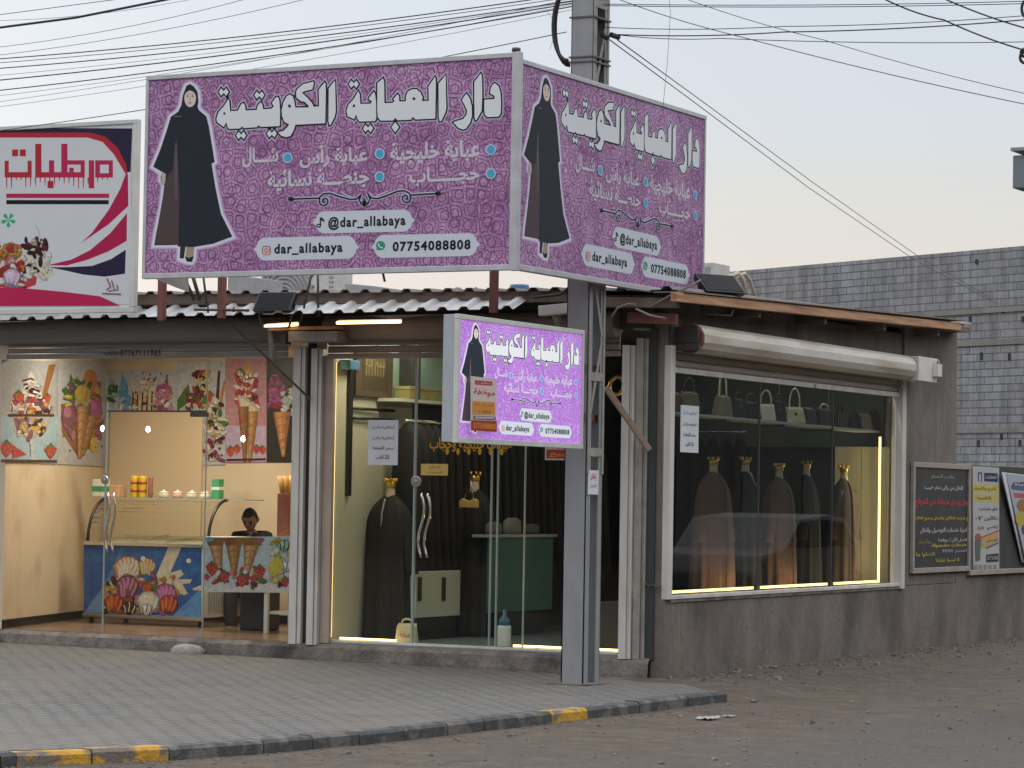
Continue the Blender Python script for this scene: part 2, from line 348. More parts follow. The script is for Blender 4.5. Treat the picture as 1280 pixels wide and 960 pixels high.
def text_tris(s, bold=0.0):
    """glyph triangles of a line of text, scaled into the unit box"""
    key = (s, bold)
    if key in _tc: return _tc[key]
    c = bpy.data.curves.new('lettering', 'FONT'); c.body = shape_ar(s) if any('\u0600' <= ch <= '\u06ff' for ch in s) else s
    c.resolution_u = 3; c.offset = bold; c.space_character = 1.0 if c.body != s else 1.18
    o = bpy.data.objects.new('lettering', c); COL.objects.link(o); bpy.context.view_layer.update()
    ev = o.evaluated_get(bpy.context.evaluated_depsgraph_get()); me = ev.to_mesh(); me.calc_loop_triangles()
    vs_ = [(v.co.x, v.co.y) for v in me.vertices]
    # loose glyphs are told apart so that overlapping ones can lie on their own level
    par = list(range(len(vs_)))
    def find(a):
        while par[a] != a: par[a] = par[par[a]]; a = par[a]
        return a
    tr = [tuple(t.vertices) for t in me.loop_triangles]
    for t in tr:
        a = find(t[0])
        for k in t[1:]: par[find(k)] = a
    ids = {}; out = []
    for t in tr:
        g = ids.setdefault(find(t[0]), len(ids)); out.append((t, g % 5))
    x0, x1 = min(v[0] for v in vs_), max(v[0] for v in vs_); y0, y1 = min(v[1] for v in vs_), max(v[1] for v in vs_)
    vs_ = [((x - x0) / (x1 - x0), (y - y0) / (y1 - y0)) for x, y in vs_]
    ev.to_mesh_clear(); bpy.data.objects.remove(o); bpy.data.curves.remove(c)
    _tc[key] = (vs_, out); return _tc[key]
def grow(poly, d):
    """polygon moved outward by d (mitre limited)"""
    n = len(poly); ar = sum(poly[i][0] * poly[(i + 1) % n][1] - poly[(i + 1) % n][0] * poly[i][1] for i in range(n)); sg = 1 if ar > 0 else -1
    out = []
    for i in range(n):
        p, c, q = Vector(poly[i - 1]), Vector(poly[i]), Vector(poly[(i + 1) % n])
        a = (c - p); b = (q - c)
        if a.length < 1e-9 or b.length < 1e-9: out.append(tuple(c)); continue
        a.normalize(); b.normalize()
        n1 = Vector((a.y, -a.x)) * sg; n2 = Vector((b.y, -b.x)) * sg
        m = n1 + n2
        if m.length < 1e-3: out.append(tuple(c + n1 * d)); continue
        m.normalize(); k = min(1.7, 1 / max(.2, m.dot(n1)))
        out.append(tuple(c + m * d * k))
    return out
def ell(cx, cy, rx, ry=None, n=18, rot=0.0):
    ry = ry or rx; c, s_ = math.cos(rot), math.sin(rot)
    return [(cx + rx * math.cos(t) * c - ry * math.sin(t) * s_, cy + rx * math.cos(t) * s_ + ry * math.sin(t) * c) for t in (2 * math.pi * k / n for k in range(n))]
def rect(x0, y0, x1, y1): return [(x0, y0), (x1, y0), (x1, y1), (x0, y1)]
def stroke(pts, wd):
    """ribbon of width wd along pts as quads"""
    out = []; L_ = []; R_ = []
    P = [Vector(p) for p in pts]
    for i, p in enumerate(P):
        d = (P[min(i + 1, len(P) - 1)] - P[max(i - 1, 0)]); d.normalize(); n = Vector((-d.y, d.x)) * (wd / 2)
        L_.append(tuple(p + n)); R_.append(tuple(p - n))
    return [[L_[i], L_[i + 1], R_[i + 1], R_[i]] for i in range(len(P) - 1)]
class Art:
    """Flat shapes in sheet coordinates (any 2-D unit); place() maps them on a plane."""
    STEP = 0.0003
    def __init__(s, conv=None): s.items = []; s.lv = 0; s.conv = conv or (lambda p: p)
    def up(s, k=1): s.lv += k; return s
    def poly(s, pts, c, holes=(), raw=False, lift=True):
        cv = (lambda p: p) if raw else s.conv
        loops = [[cv(p) for p in pts]] + [[cv(p) for p in h] for h in holes]
        flat = [p for l in loops for p in l]
        tris = tessellate_polygon([[Vector((x, y, 0)) for x, y in l] for l in loops])
        s.items.append((flat, [(t, 0) for t in tris], c, s.lv)); 
        if lift: s.lv += 1
        return s
    def strokes(s, pts, wd, c):
        for q in stroke(pts, wd): s.poly(q, c, lift=False)
        s.lv += 1; return s
    def text(s, txt, a, b, h, c, bold=0.0, raw=False):
        """line of text from the middle of its left edge a to the middle of its right edge b, h high (in input units)"""
        cv = (lambda p: p) if raw else s.conv
        A, B = Vector(cv(a)), Vector(cv(b)); sgn = -1 if not raw and s.flip else 1
        Hh = (Vector(cv((a[0], a[1] - h / 2))) - Vector(cv((a[0], a[1] + h / 2)))).length
        U = B - A; y0 = (A + B) / 2
        vs_, tr = text_tris(txt, bold)
        s.items.append(([(A.x + U.x * x, y0.y + (y - .5) * Hh) for x, y in vs_], tr, c, s.lv)); s.lv += 2; return s
    flip = True
    def place(s, name, material, o, u, v, n, parent=None, su=1.0, sv=1.0, base=0.0012):
        o, u, v, n = Vector(o), Vector(u), Vector(v), Vector(n); off = parent_origin(parent) if parent is not None else Vector(o)
        verts = []; faces = []; cols = []; step = min(s.STEP, .006 / max(1, s.lv, max(i[3] for i in s.items)))     # however many inks, the print stays thin
        for pts, tris, c, lv in s.items:
            sub = {}
            for t, g in tris:
                idx = []
                for k in t:
                    key = (k, g)
                    if key not in sub:
                        sub[key] = len(verts); x, y = pts[k]
                        verts.append(o + u * (x * su) + v * (y * sv) + n * (base + step * (lv + g * .2)) - off)
                    idx.append(sub[key])
                faces.append(idx); cols.append(c)
        me = bpy.data.meshes.new(name); me.from_pydata([tuple(p) for p in verts], [], faces)
        at = me.color_attributes.new('ink', 'FLOAT_COLOR', 'CORNER')
        for p in me.polygons:
            flipn = p.normal.dot(n) < 0
            for li in p.loop_indices: at.data[li].color = (*cols[p.index], 1)
        me.materials.append(material)
        ob = bpy.data.objects.new(name, me); COL.objects.link(ob)
        if parent is not None: ob.parent = parent
        else: ob.location = o
        return ob
from mathutils import noise as mnoise
# ================================================================== ground, road, pavement, kerb
def smooth(a, b, x):
    t = max(0, min(1, (x - a) / (b - a))); return t * t * (3 - 2 * t)
def road_z(x, y):
    z = -.085
    if y > -2.2: z += .085 * smooth(1.35, .25, x) * smooth(-1.9, -.4, y)
    if abs(x) < 14 and abs(y) < 16: z += .006 * mnoise.noise(Vector((x * .9, y * .9, 0))) + .004 * mnoise.noise(Vector((x * 4, y * 4, 2)))
    return z
def axis(lo, hi, near, step):
    a = []; v = near[0]
    while v <= near[1]: a.append(v); v += step
    k = step * 2; v = near[1] + k
    while v < hi: a.append(v); k *= 1.6; v += k
    a.append(hi); k = step * 2; v = near[0] - k
    while v > lo: a.insert(0, v); k *= 1.6; v -= k
    a.insert(0, lo); return a
def road_mat():
    m, nt, b = new_mat('dusty_asphalt'); N = nt.nodes.new; L = nt.links.new
    g = N('ShaderNodeNewGeometry'); sx = N('ShaderNodeSeparateXYZ'); L(g.outputs['Position'], sx.inputs[0])
    def noise(sc, det=6, st=None):
        n = N('ShaderNodeTexNoise'); n.inputs['Scale'].default_value = sc; n.inputs['Detail'].default_value = det; n.inputs['Roughness'].default_value = .7
        if st:
            mp = N('ShaderNodeMapping'); mp.inputs['Scale'].default_value = st; L(g.outputs['Position'], mp.inputs['Vector']); L(mp.outputs[0], n.inputs['Vector'])
        else: L(g.outputs['Position'], n.inputs['Vector'])
        return n.outputs['Fac']
    def math_(op, a, bb):
        x = N('ShaderNodeMath'); x.operation = op
        for i, s in ((0, a), (1, bb)):
            if isinstance(s, (int, float)): x.inputs[i].default_value = s
            else: L(s, x.inputs[i])
        return x.outputs[0]
    def ramp(src, stops):
        r = N('ShaderNodeValToRGB'); e = r.color_ramp.elements
        while len(e) < len(stops): e.new(.5)
        for k, (p, c) in enumerate(stops): e[k].position = p; e[k].color = (*c, 1)
        L(src, r.inputs[0]); return r.outputs[0]
    def mix(f, a, bb):
        x = N('ShaderNodeMix'); x.data_type = 'RGBA'; L(f, x.inputs['Factor']); L(a, x.inputs[6]); L(bb, x.inputs[7]); return x.outputs[2]
    asp = ramp(noise(26, 8), [(.3, (.052, .049, .047)), (.5, (.080, .075, .070)), (.72, (.125, .118, .11))])
    dirt = ramp(noise(5, 9), [(.3, (.066, .049, .037)), (.5, (.102, .077, .059)), (.7, (.15, .118, .094))])
    # dust lies against the wall and in the gutter and thins out over the carriageway
    d = math_('MULTIPLY', math_('SUBTRACT', 4.4, sx.outputs['X']), .27)
    f = math_('ADD', d, math_('MULTIPLY', math_('SUBTRACT', noise(.55, 7, (1.0, .45, 1)), .5), 2.6))
    f = ramp(f, [(.1, (.06,) * 3), (.75, (1,) * 3)])
    c = mix(f, asp, dirt)
    peb = ramp(noise(75, 3), [(.60, (0,) * 3), (.66, (.55,) * 3)])
    c = mix(peb, c, ramp(noise(30, 2), [(.4, (.20, .18, .16)), (.6, (.30, .27, .24))]))
    wp = N('ShaderNodeMix'); wp.data_type = 'RGBA'; wp.blend_type = 'LINEAR_LIGHT'; wp.inputs['Factor'].default_value = .35; nw = N('ShaderNodeTexNoise'); nw.inputs['Scale'].default_value = 1.7; nw.inputs['Detail'].default_value = 5
    L(g.outputs['Position'], nw.inputs['Vector']); L(g.outputs['Position'], wp.inputs[6]); L(nw.outputs['Color'], wp.inputs[7])
    vo = N('ShaderNodeTexVoronoi'); vo.feature = 'DISTANCE_TO_EDGE'; vo.inputs['Scale'].default_value = .8; L(wp.outputs[2], vo.inputs['Vector'])
    crk = ramp(vo.outputs['Distance'], [(0, (.75,) * 3), (.012, (0,) * 3)]); crk2 = math_('MULTIPLY', crk, ramp(noise(.6, 3), [(.48, (0,) * 3), (.6, (1,) * 3)]))
    c = mix(crk2, c, ramp(noise(20), [(.4, (.03, .027, .024)), (.6, (.045, .04, .036))]))
    oil = ramp(noise(1.1, 4, (1, .35, 1)), [(.60, (0,) * 3), (.72, (.45,) * 3)]); c = mix(oil, c, ramp(noise(12), [(.4, (.045, .043, .042)), (.6, (.06, .057, .055))]))
    L(c, b.inputs['Base Color']); b.inputs['Roughness'].default_value = .95
    bp = N('ShaderNodeBump'); bp.inputs['Strength'].default_value = .55; bp.inputs['Distance'].default_value = .02
    h = math_('ADD', math_('MULTIPLY', noise(9, 8), .8), noise(60, 4)); L(h, bp.inputs['Height']); L(bp.outputs[0], b.inputs['Normal'])
    return m
xs = axis(-400, 400, (-1.0, 9.0), .22); ys = axis(-400, 400, (-11.0, 14.0), .22)
mb = MB(); gv = [[mb.bm.verts.new((x, y, road_z(x, y) if -2 < x < 12 and -13 < y < 40 else (-.085 if y < 30 else -.085))) for y in ys] for x in xs]
for i in range(len(xs) - 1):
    for j in range(len(ys) - 1): mb.bm.faces.new((gv[i][j], gv[i + 1][j], gv[i + 1][j + 1], gv[i][j + 1])).smooth = True
tag(mb.build('road', road_mat()), kind='structure')

KERB_PX = [(0, 942), (20, 940), (115, 937), (212, 933), (330, 925), (450, 915), (560, 904), (690, 889), (735, 884), (800, 877), (860, 870), (909, 865)]
KP = [G(x, y, 0.0) for x, y in KERB_PX]
KSTART = [Vector((-9, -10.35, .0)), Vector((-5, -10.3, .0)), Vector((-2.6, -10.15, .0)), Vector((-1.1, -9.85, .0)), Vector((-.45, -9.45, .0))]
def pav_z(x): return -.006 * x
def pave_mat():
    m, nt, b = new_mat('grey_interlocking_pavers'); N = nt.nodes.new; L = nt.links.new
    g = N('ShaderNodeNewGeometry'); mp = N('ShaderNodeMapping'); mp.inputs['Rotation'].default_value = (0, 0, rad(3)); L(g.outputs['Position'], mp.inputs['Vector'])
    wv = N('ShaderNodeTexNoise'); wv.inputs['Scale'].default_value = 1.3; L(g.outputs['Position'], wv.inputs['Vector'])
    ad = N('ShaderNodeMix'); ad.data_type = 'RGBA'; ad.blend_type = 'LINEAR_LIGHT'; ad.inputs['Factor'].default_value = .03; L(mp.outputs[0], ad.inputs[6]); L(wv.outputs['Color'], ad.inputs[7])
    br = N('ShaderNodeTexBrick'); br.inputs['Scale'].default_value = 1; br.inputs['Brick Width'].default_value = .21; br.inputs['Row Height'].default_value = .105
    br.inputs['Mortar Size'].default_value = .013; br.inputs['Mortar Smooth'].default_value = .25; br.inputs['Bias'].default_value = -.1
    br.inputs['Color1'].default_value = (.150, .147, .143, 1); br.inputs['Color2'].default_value = (.174, .171, .167, 1); br.inputs['Mortar'].default_value = (.05, .046, .042, 1)
    L(ad.outputs[2], br.inputs['Vector'])
    def noise(sc, lo, hi, det=6):
        n = N('ShaderNodeTexNoise'); n.inputs['Scale'].default_value = sc; n.inputs['Detail'].default_value = det; L(g.outputs['Position'], n.inputs['Vector'])
        r = N('ShaderNodeValToRGB'); r.color_ramp.elements[0].position = lo; r.color_ramp.elements[1].position = hi; L(n.outputs['Fac'], r.inputs[0]); return r.outputs[0]
    def mix(f, a, c, k=None):
        x = N('ShaderNodeMix'); x.data_type = 'RGBA'
        if k:
            q = N('ShaderNodeMath'); q.operation = 'MULTIPLY'; L(f, q.inputs[0]); q.inputs[1].default_value = k; f = q.outputs[0]
        L(f, x.inputs['Factor']); L(a, x.inputs[6]); x.inputs[7].default_value = (*c, 1); return x.outputs[2]
    c = mix(noise(.7, .42, .62), br.outputs['Color'], (.165, .145, .128), .7)      # sand and dust patches
    c = mix(noise(2.6, .5, .7), c, (.10, .095, .09), .6)
    c = mix(noise(40, .6, .72, 3), c, (.30, .28, .26), .35)
    L(c, b.inputs['Base Color']); b.inputs['Roughness'].default_value = .9
    bp = N('ShaderNodeBump'); bp.inputs['Strength'].default_value = .9; bp.inputs['Distance'].default_value = .012; bp.invert = True
    L(br.outputs['Fac'], bp.inputs['Height']); b2 = N('ShaderNodeBump'); b2.inputs['Strength'].default_value = .4; b2.inputs['Distance'].default_value = .01
    nn = N('ShaderNodeTexNoise'); nn.inputs['Scale'].default_value = 22; nn.inputs['Detail'].default_value = 6; L(g.outputs['Position'], nn.inputs['Vector']); L(nn.outputs['Fac'], b2.inputs['Height'])
    L(bp.outputs[0], b2.inputs['Normal']); L(b2.outputs[0], b.inputs['Normal'])
    return m
KW = .13
def inner(line, d):
    out = []
    for i, p in enumerate(line):
        t = (line[min(i + 1, len(line) - 1)] - line[max(i - 1, 0)]); t.z = 0; t.normalize(); out.append(p + Vector((-t.y, t.x, 0)) * d)
    return out
full = KSTART + KP; inn = inner(full, KW)
mb = MB(); poly = [(p.x, p.y) for p in inn] + [(.32, -.36), (.02, .02), (-9.5, .02), (-9.5, -10.2)]
vv = [mb.bm.verts.new((x, y, pav_z(x) - .003)) for x, y in poly]
for t in tessellate_polygon([[Vector((x, y, 0)) for x, y in poly]]): mb.bm.faces.new([vv[i] for i in t])
tag(mb.build('pavement', pave_mat()), kind='structure')
mb = MB()                                                   # kerb: one run of stones, painted in turn
def kcol(px): return M['yellow_paint'] if 20 < px < 212 or 690 < px < 735 else M['black_paint']
runs = [(a, b, None) for a, b in zip(range(len(KSTART)), range(1, len(KSTART) + 1))]
for i in range(len(full) - 1):
    px = (KERB_PX[i - len(KSTART)][0] + KERB_PX[i - len(KSTART) + 1][0]) / 2 if i >= len(KSTART) else -50
    a, b, ia, ib = full[i], full[i + 1], inn[i], inn[i + 1]
    n = max(1, round((b - a).length / .55))
    for k in range(n):
        g_ = .006 / (b - a).length
        f0, f1 = k / n + g_, (k + 1) / n - g_
        p, q, ip, iq = a.lerp(b, f0), a.lerp(b, f1), ia.lerp(ib, f0), ib.lerp(ia, 1 - f1)
        jz = random.uniform(-.006, .005); jo = random.uniform(-.006, .006)
        t = (b - a).normalized(); nn = Vector((-t.y, t.x, 0)) * jo
        c = [p + nn, q + nn, iq + nn, ip + nn]; ch = [v.copy() for v in c]
        inw = Vector((-t.y, t.x, 0)) * .022
        lower = [Vector((v.x, v.y, -.25)) for v in c]; mid = [Vector((v.x, v.y, v.z + jz - .02)) for v in c]; top = [Vector((c[0] + inw)), Vector((c[1] + inw)), c[2].copy(), c[3].copy()]
        for v in top: v.z += jz
        mid[2].z = top[2].z - .001; mid[3].z = top[3].z - .001
        mb.hexa(lower + mid, kcol(px)); mb.hexa([Vector((v.x, v.y, v.z)) for v in mid] + top, kcol(px))
tag(mb.build('kerb', bevel=.006), kind='structure')
for (px, py, s, lab, mt) in ((884, 900, .085, 'crumpled clear plastic wrapper on the road by the kerb end', 'paper'), (911, 897, .045, 'small white paper scrap on the road right of the plastic wrapper', 'paper')):
    p = G(px, py, -.085); mb = MB(); n = 7
    vs2 = [[mb.bm.verts.new((p.x + s * (i / (n - 1) - .5) * 1.6, p.y + s * (j / (n - 1) - .5) * 2.2, p.z + .012 + .35 * s * abs(mnoise.noise(Vector((i * .9 + px, j * .8, py)))))) for j in range(n)] for i in range(n)]
    for i in range(n - 1):
        for j in range(n - 1): mb.bm.faces.new((vs2[i][j], vs2[i + 1][j], vs2[i + 1][j + 1], vs2[i][j + 1]))
    tag(mb.build('litter_scrap', mat('dusty_wrapper', (.36, .35, .34), .5), smooth=True), lab, 'litter')
# pebbles and rubble scattered where the dirt meets the side wall: nobody could count them
mb = MB()
for k in range(420):
    y = random.uniform(-1.3, 11); x = .05 + abs(random.gauss(0, .45)); 
    if y < -.1 and x < 1.2 - .1: continue
    s = random.choice((.006, .008, .01, .012, .02)) * random.uniform(.7, 1.6); z = road_z(x, y)
    c8 = [(x + s * random.uniform(.6, 1.3) * a, y + s * random.uniform(.6, 1.3) * b, z + (s * random.uniform(.5, 1) if c else -s * .4)) for c in (0, 1) for a, b in ((-1, -1), (1, -1), (1, 1), (-1, 1))]
    mb.hexa(c8)
for k in range(160):
    i = random.randrange(len(KSTART), len(full) - 1); p = full[i].lerp(full[i + 1], random.random()); x = p.x + abs(random.gauss(0, .22)) + .02; y = p.y + random.uniform(-.1, .1); s = random.uniform(.004, .012); z = road_z(x, y)
    mb.hexa([(x + s * random.uniform(.6, 1.3) * a, y + s * random.uniform(.6, 1.3) * b, z + (s if c else -s * .4)) for c in (0, 1) for a, b in ((-1, -1), (1, -1), (1, 1), (-1, 1))])
for k in range(900):
    x = random.uniform(1.0, 6.5); y = random.uniform(-10.5, 5); s = random.choice((.004, .005, .006, .008, .012)) * random.uniform(.7, 1.4); z = road_z(x, y)
    i = min(range(len(full)), key=lambda q: abs(full[q].y - y))
    if x < full[i].x + .05 and y < -1.1: continue
    mb.hexa([(x + s * random.uniform(.6, 1.4) * a, y + s * random.uniform(.6, 1.4) * b, z + (s * random.uniform(.5, 1.2) if c else -s * .4)) for c in (0, 1) for a, b in ((-1, -1), (1, -1), (1, 1), (-1, 1))])
tag(mb.build('rubble', mat('dusty_grit', (.165, .14, .12), .95, c2=(.24, .215, .19), scale=40)), 'small stones and grit scattered along the wall foot and gutter', 'grit', kind='stuff')

# ================================================================== far block building
bp0 = CAM + ray(1240, 400) * 55; bdir = ray(-1800, 571); bdir.z = 0; bdir.normalize(); bn = Vector((-bdir.y, bdir.x, 0))
if bn.dot(FWD) > 0: bn = -bn
def B(px, py): return PL(px, py, bp0, bn)
def block_mat():
    m, nt, b = new_mat('grey_blockwork'); N = nt.nodes.new; L = nt.links.new
    tc = N('ShaderNodeUVMap'); tc.uv_map = 'sheet'
    br = N('ShaderNodeTexBrick'); br.inputs['Scale'].default_value = 1; br.inputs['Brick Width'].default_value = .42; br.inputs['Row Height'].default_value = .146
    br.inputs['Mortar Size'].default_value = .011; br.inputs['Mortar Smooth'].default_value = .2
    br.inputs['Color1'].default_value = (.22, .232, .255, 1); br.inputs['Color2'].default_value = (.29, .302, .328, 1); br.inputs['Mortar'].default_value = (.10, .105, .115, 1); br.inputs['Bias'].default_value = .1
    L(tc.outputs[0], br.inputs['Vector'])
    n = N('ShaderNodeTexNoise'); n.inputs['Scale'].default_value = .55; n.inputs['Detail'].default_value = 8; n.inputs['Roughness'].default_value = .7; L(tc.outputs[0], n.inputs['Vector'])
    r = N('ShaderNodeValToRGB'); r.color_ramp.elements[0].position = .38; r.color_ramp.elements[1].position = .66; L(n.outputs['Fac'], r.inputs[0])
    x = N('ShaderNodeMix'); x.data_type = 'RGBA'; q = N('ShaderNodeMath'); q.operation = 'MULTIPLY'; q.inputs[1].default_value = .55; L(r.outputs[0], q.inputs[0]); L(q.outputs[0], x.inputs['Factor'])
    L(br.outputs['Color'], x.inputs[6]); x.inputs[7].default_value = (.21, .195, .185, 1)
    mp = N('ShaderNodeMapping'); mp.inputs['Scale'].default_value = (5, .5, 1); L(tc.outputs[0], mp.inputs['Vector']); ns = N('ShaderNodeTexNoise'); ns.inputs['Scale'].default_value = 1.5; ns.inputs['Detail'].default_value = 7; L(mp.outputs[0], ns.inputs['Vector'])
    mr = N('ShaderNodeMapRange'); mr.inputs['From Min'].default_value = .35; mr.inputs['From Max'].default_value = .65; mr.inputs['To Min'].default_value = .72; mr.inputs['To Max'].default_value = 1.15; L(ns.outputs['Fac'], mr.inputs['Value'])
    sc = N('ShaderNodeVectorMath'); sc.operation = 'SCALE'; L(x.outputs[2], sc.inputs[0]); L(mr.outputs[0], sc.inputs['Scale'])
    L(sc.outputs[0], b.inputs['Base Color']); b.inputs['Roughness'].default_value = .95
    bp = N('ShaderNodeBump'); bp.inputs['Strength'].default_value = .6; bp.inputs['Distance'].default_value = .02; bp.invert = True; L(br.outputs['Fac'], bp.inputs['Height']); L(bp.outputs[0], b.inputs['Normal'])
    return m
top = (B(915, 337).z + B(1280, 310).z) / 2
o = B(893, 600); e = B(1330, 600); 
bb = thing('block_building', 'unfinished grey concrete block building behind the shops', 'building', (o.x, o.y, 0))
ux = -bdir if (e - o).dot(bdir) < 0 else bdir
Lb = (e - o).length + 6
mb = MB(); c = [o, o + ux * Lb, o + ux * Lb - bn * 9, o - bn * 9]
mb.hexa([Vector((p.x, p.y, -.3)) for p in c] + [Vector((p.x, p.y, top)) for p in c])
mb.build('block_wall', block_mat(), bb, uv=(Vector((o.x, o.y, -.02)), ux, (0, 0, 1)))
for (p1, p2) in ((B(1240, 384.5).z, B(1240, 391).z), (B(1240, 424.5).z, B(1240, 431.5).z), (B(1240, 534).z, B(1240, 541).z)):
    mb = MB(); a = o + bn * .03 - ux * .02; d = o + ux * (Lb + .02) + bn * .03; mb.hexa([Vector((a.x, a.y, p2)), Vector((d.x, d.y, p2)), Vector((d.x, d.y, p2)) - bn * .2, Vector((a.x, a.y, p2)) - bn * .2, Vector((a.x, a.y, p1)), Vector((d.x, d.y, p1)), Vector((d.x, d.y, p1)) - bn * .2, Vector((a.x, a.y, p1)) - bn * .2])
    mb.build('concrete_band', mat('band_concrete', (.17, .16, .15), .9, c2=(.25, .24, .23), scale=1.6, bump=.5), bb)
for (px, py, hh) in ((1213, 400, 9), (1254, 388, 7), (1279, 399, 7), (1227, 445, 9), (1262, 446, 9), (1223, 554, 8), (1252, 546, 7), (1275, 554, 8), (1221, 327, 6)):
    p = B(px, py); h = hh / 2 * 55 / 3600; mb = MB(); q = p + bn * .012
    mb.hexa([q + ux * s - bn * t + Vector((0, 0, z)) for z in (-h, h) for s, t in ((-.035, 0), (.035, 0), (.035, .3), (-.035, .3))]); mb.build('wall_slot_shade', M['dark'], bb)  # dark block standing for the shade inside a slot
# low wall that carries on from the shop along the side street
mb = MB(); mb.box((-.22, 7.6, -.3), (0, 40, 1.965)); tag(mb.build('boundary_wall', M['plaster'], bevel=.01), 'low grey rendered wall running on from the shop behind the posters', 'wall')
# ================================================================== the far side of both streets, which the shop glass mirrors
def opposite(name, lab, a, b, h, depth, seed):
    """a row of shuttered shops from a to b (its street face is on the left of a->b)"""
    rs = random.Random(seed); a, b = Vector((*a, 0)), Vector((*b, 0)); u = (b - a).normalized(); n = Vector((-u.y, u.x, 0)); L_ = (b - a).length
    t = thing(name, lab, 'building', tuple(a))
    mb = MB(); c = [a, b, b - n * depth, a - n * depth]; mb.hexa([p + Vector((0, 0, -.3)) for p in c] + [p + Vector((0, 0, h)) for p in c]); mb.build('wall', mat('opposite_render_' + name, (.045, .045, .047), .9, c2=(.075, .075, .08), scale=.6), t)
    k = 0; x = 1.0
    while x < L_ - 3.6:
        mb = MB(); p = a + u * x + n * .03; mb.hexa([p + u * s - n * d + Vector((0, 0, z)) for z in (.15, 2.6) for s, d in ((0, 0), (3, 0), (3, .2), (0, .2))]); mb.build('shopfront', mat('opposite_shopfront', (.02, .021, .024), .6), t)
        x += 4.2
    return t
opposite('opposite_shops', 'dark row of shuttered shops across the side street', (19, -30), (19, 60), 7.5, 8, 3)
opposite('facing_shops', 'dark row of shuttered shops across the front street', (-80, -42), (14, -42), 9.0, 8, 5)

# a parked car across the side street, out of frame, which the shop window mirrors
def parked_car(loc, rz):
    t = thing('parked_car', 'grey parked saloon car mirrored in the street window', 'car', (0, 0, 0)); paint = mat('grey_car_paint', (.13, .135, .14), .3); gl = mat('car_window', (.02, .022, .025), .08); tyre = mat('tyre_rubber', (.02, .02, .02), .8)
    side = [(-2.2, .35), (-2.25, .62), (-2.1, .86), (-1.35, .94), (-.75, 1.36), (.35, 1.42), (1.1, 1.36), (1.75, .98), (2.2, .92), (2.28, .6), (2.2, .35)]
    mb = MB(); mb.prism(side, (0, -.82, 0), (1, 0, 0), (0, 0, 1), (0, 1.64, 0)); mb.build('body', paint, t, bevel=.08)
    for sy in (-.828, .816):
        for q in ([(-1.15, .95), (-.70, 1.30), (.02, 1.35), (.02, .95)], [(.10, .95), (.10, 1.35), (.98, 1.30), (1.45, .98)]): mb = MB(); mb.prism(q, (0, sy, 0), (1, 0, 0), (0, 0, 1), (0, .012, 0)); mb.build('window', gl, t)
    for x in (-1.4, 1.4):
        for sy in (-.78, .78):
            mb = MB(); mb.tube([(x, sy - .1, .31), (x, sy + .1, .31)], .31, 20); w_ = mb.build('wheel', tyre, t); mb = MB(); mb.tube([(x, sy - .104, .31), (x, sy + .104, .31)], .18, 14); mb.build('rim', M['chrome'], w_)
    t.location = loc; t.rotation_euler = (0, 0, rz)
parked_car((5.6, 16.0, -.08), rad(90))

for k, (px, py, lab) in enumerate(((128, 536, 'left lit bulb on the facing shops mirrored beside the sundae poster'), (185, 537, 'lit bulb on the facing shops mirrored on the plain cream board'), (304, 549, 'lit bulb on the facing shops mirrored over the pink poster'))):
    p = F(px, py, .095); d = ray(px, py); q = p + Vector((d.x, -d.y, d.z)) * ((41.6) / d.y); t = thing('wall_lamp', lab, 'lamp', q)
    mb = MB(); mb.lathe([(.02, -.08), (.05, -.05), (.07, 0), (.05, .05), (.03, .10)], 16, c=q); mb.build('bulb', emit('lit_bulb', (1, .93, .82), 60), t)
    mb = MB(); mb.tube([q + Vector((0, 0, .11)), q + Vector((0, -.2, .2)), (q.x, -42.05, q.z + .2)], .02, 6); mb.build('bracket', M['dark_metal'], t)
# ================================================================== the corner shop building
PX1 = -3.42                                        # partition between the two shops (right face)
FZ = .17                                           # shop floor
shop = thing('corner_shop_building', 'single storey corner building of grey cement with two shops', 'building', (-4, 3, 0))
WA, WB = Vector((-6.99, -.02, 0)), Vector((-7.99, 3.0, 0)); WU = (WB - WA).normalized(); WN = Vector((WU.y, -WU.x, 0))   # skewed left wall of the sweet shop, facing inwards
if WN.x < 0: WN = -WN
BK = 3.0                                            # its back wall
mb = MB()                                           # street side wall: sill, pier and lintel round the window
mb.box((-.2, .06, -.3), (0, 7.6, .665)); mb.box((-.2, 5.9, .667), (0, 7.57, 3.42)); mb.box((-.2, 0.06, 2.96), (-.03, 5.898, 3.28))
mb.build('side_wall', M['plaster'], shop, bevel=.008)
mb = MB(); mb.box((-.125, 0, -.3), (0.002, .058, 3.1)); mb.build('corner_pier', M['plaster'], shop, bevel=.006)
mb = MB(); n = 26                                   # rough cement step under both shopfronts
def st(x, k): return .012 * mnoise.noise(Vector((x * 3, k * 5.1, 1))) + .02 * mnoise.noise(Vector((x * 9, k * 3.3, 4)))
prof = lambda x: [(-.075 + st(x, 1), -.3), (-.075 + st(x, 1), pav_z(x) + .02), (-.06 + st(x, 2), FZ - .04 + st(x, 3) * .5), (-.02, FZ - .006 + st(x, 4) * .25), (.2, FZ - .004)]
xs_ = [-9.5 + i * (9.38 / 150) for i in range(151)]
rows = [[mb.bm.verts.new((x, y, z)) for y, z in prof(x)] for x in xs_]
for A_, B_ in zip(rows, rows[1:]):
    for j in range(4): mb.bm.faces.new((A_[j], B_[j], B_[j + 1], A_[j + 1]))
mb.build('front_step', M['concrete'], shop)
mb = MB(); mb.box((-9.5, .0, 2.98), (-.13, .2, 3.24)); mb.build('front_lintel', mat('dark_lintel', (.05, .046, .043), .9, c2=(.09, .08, .07), scale=4), shop)  # lintel coloured darker than the plaster walls
mb = MB(); mb.box((-9.7, -.02, -.3), (-9.5, 7.6, 3.3)); mb.build('end_wall', M['plaster'], shop, bevel=.008)
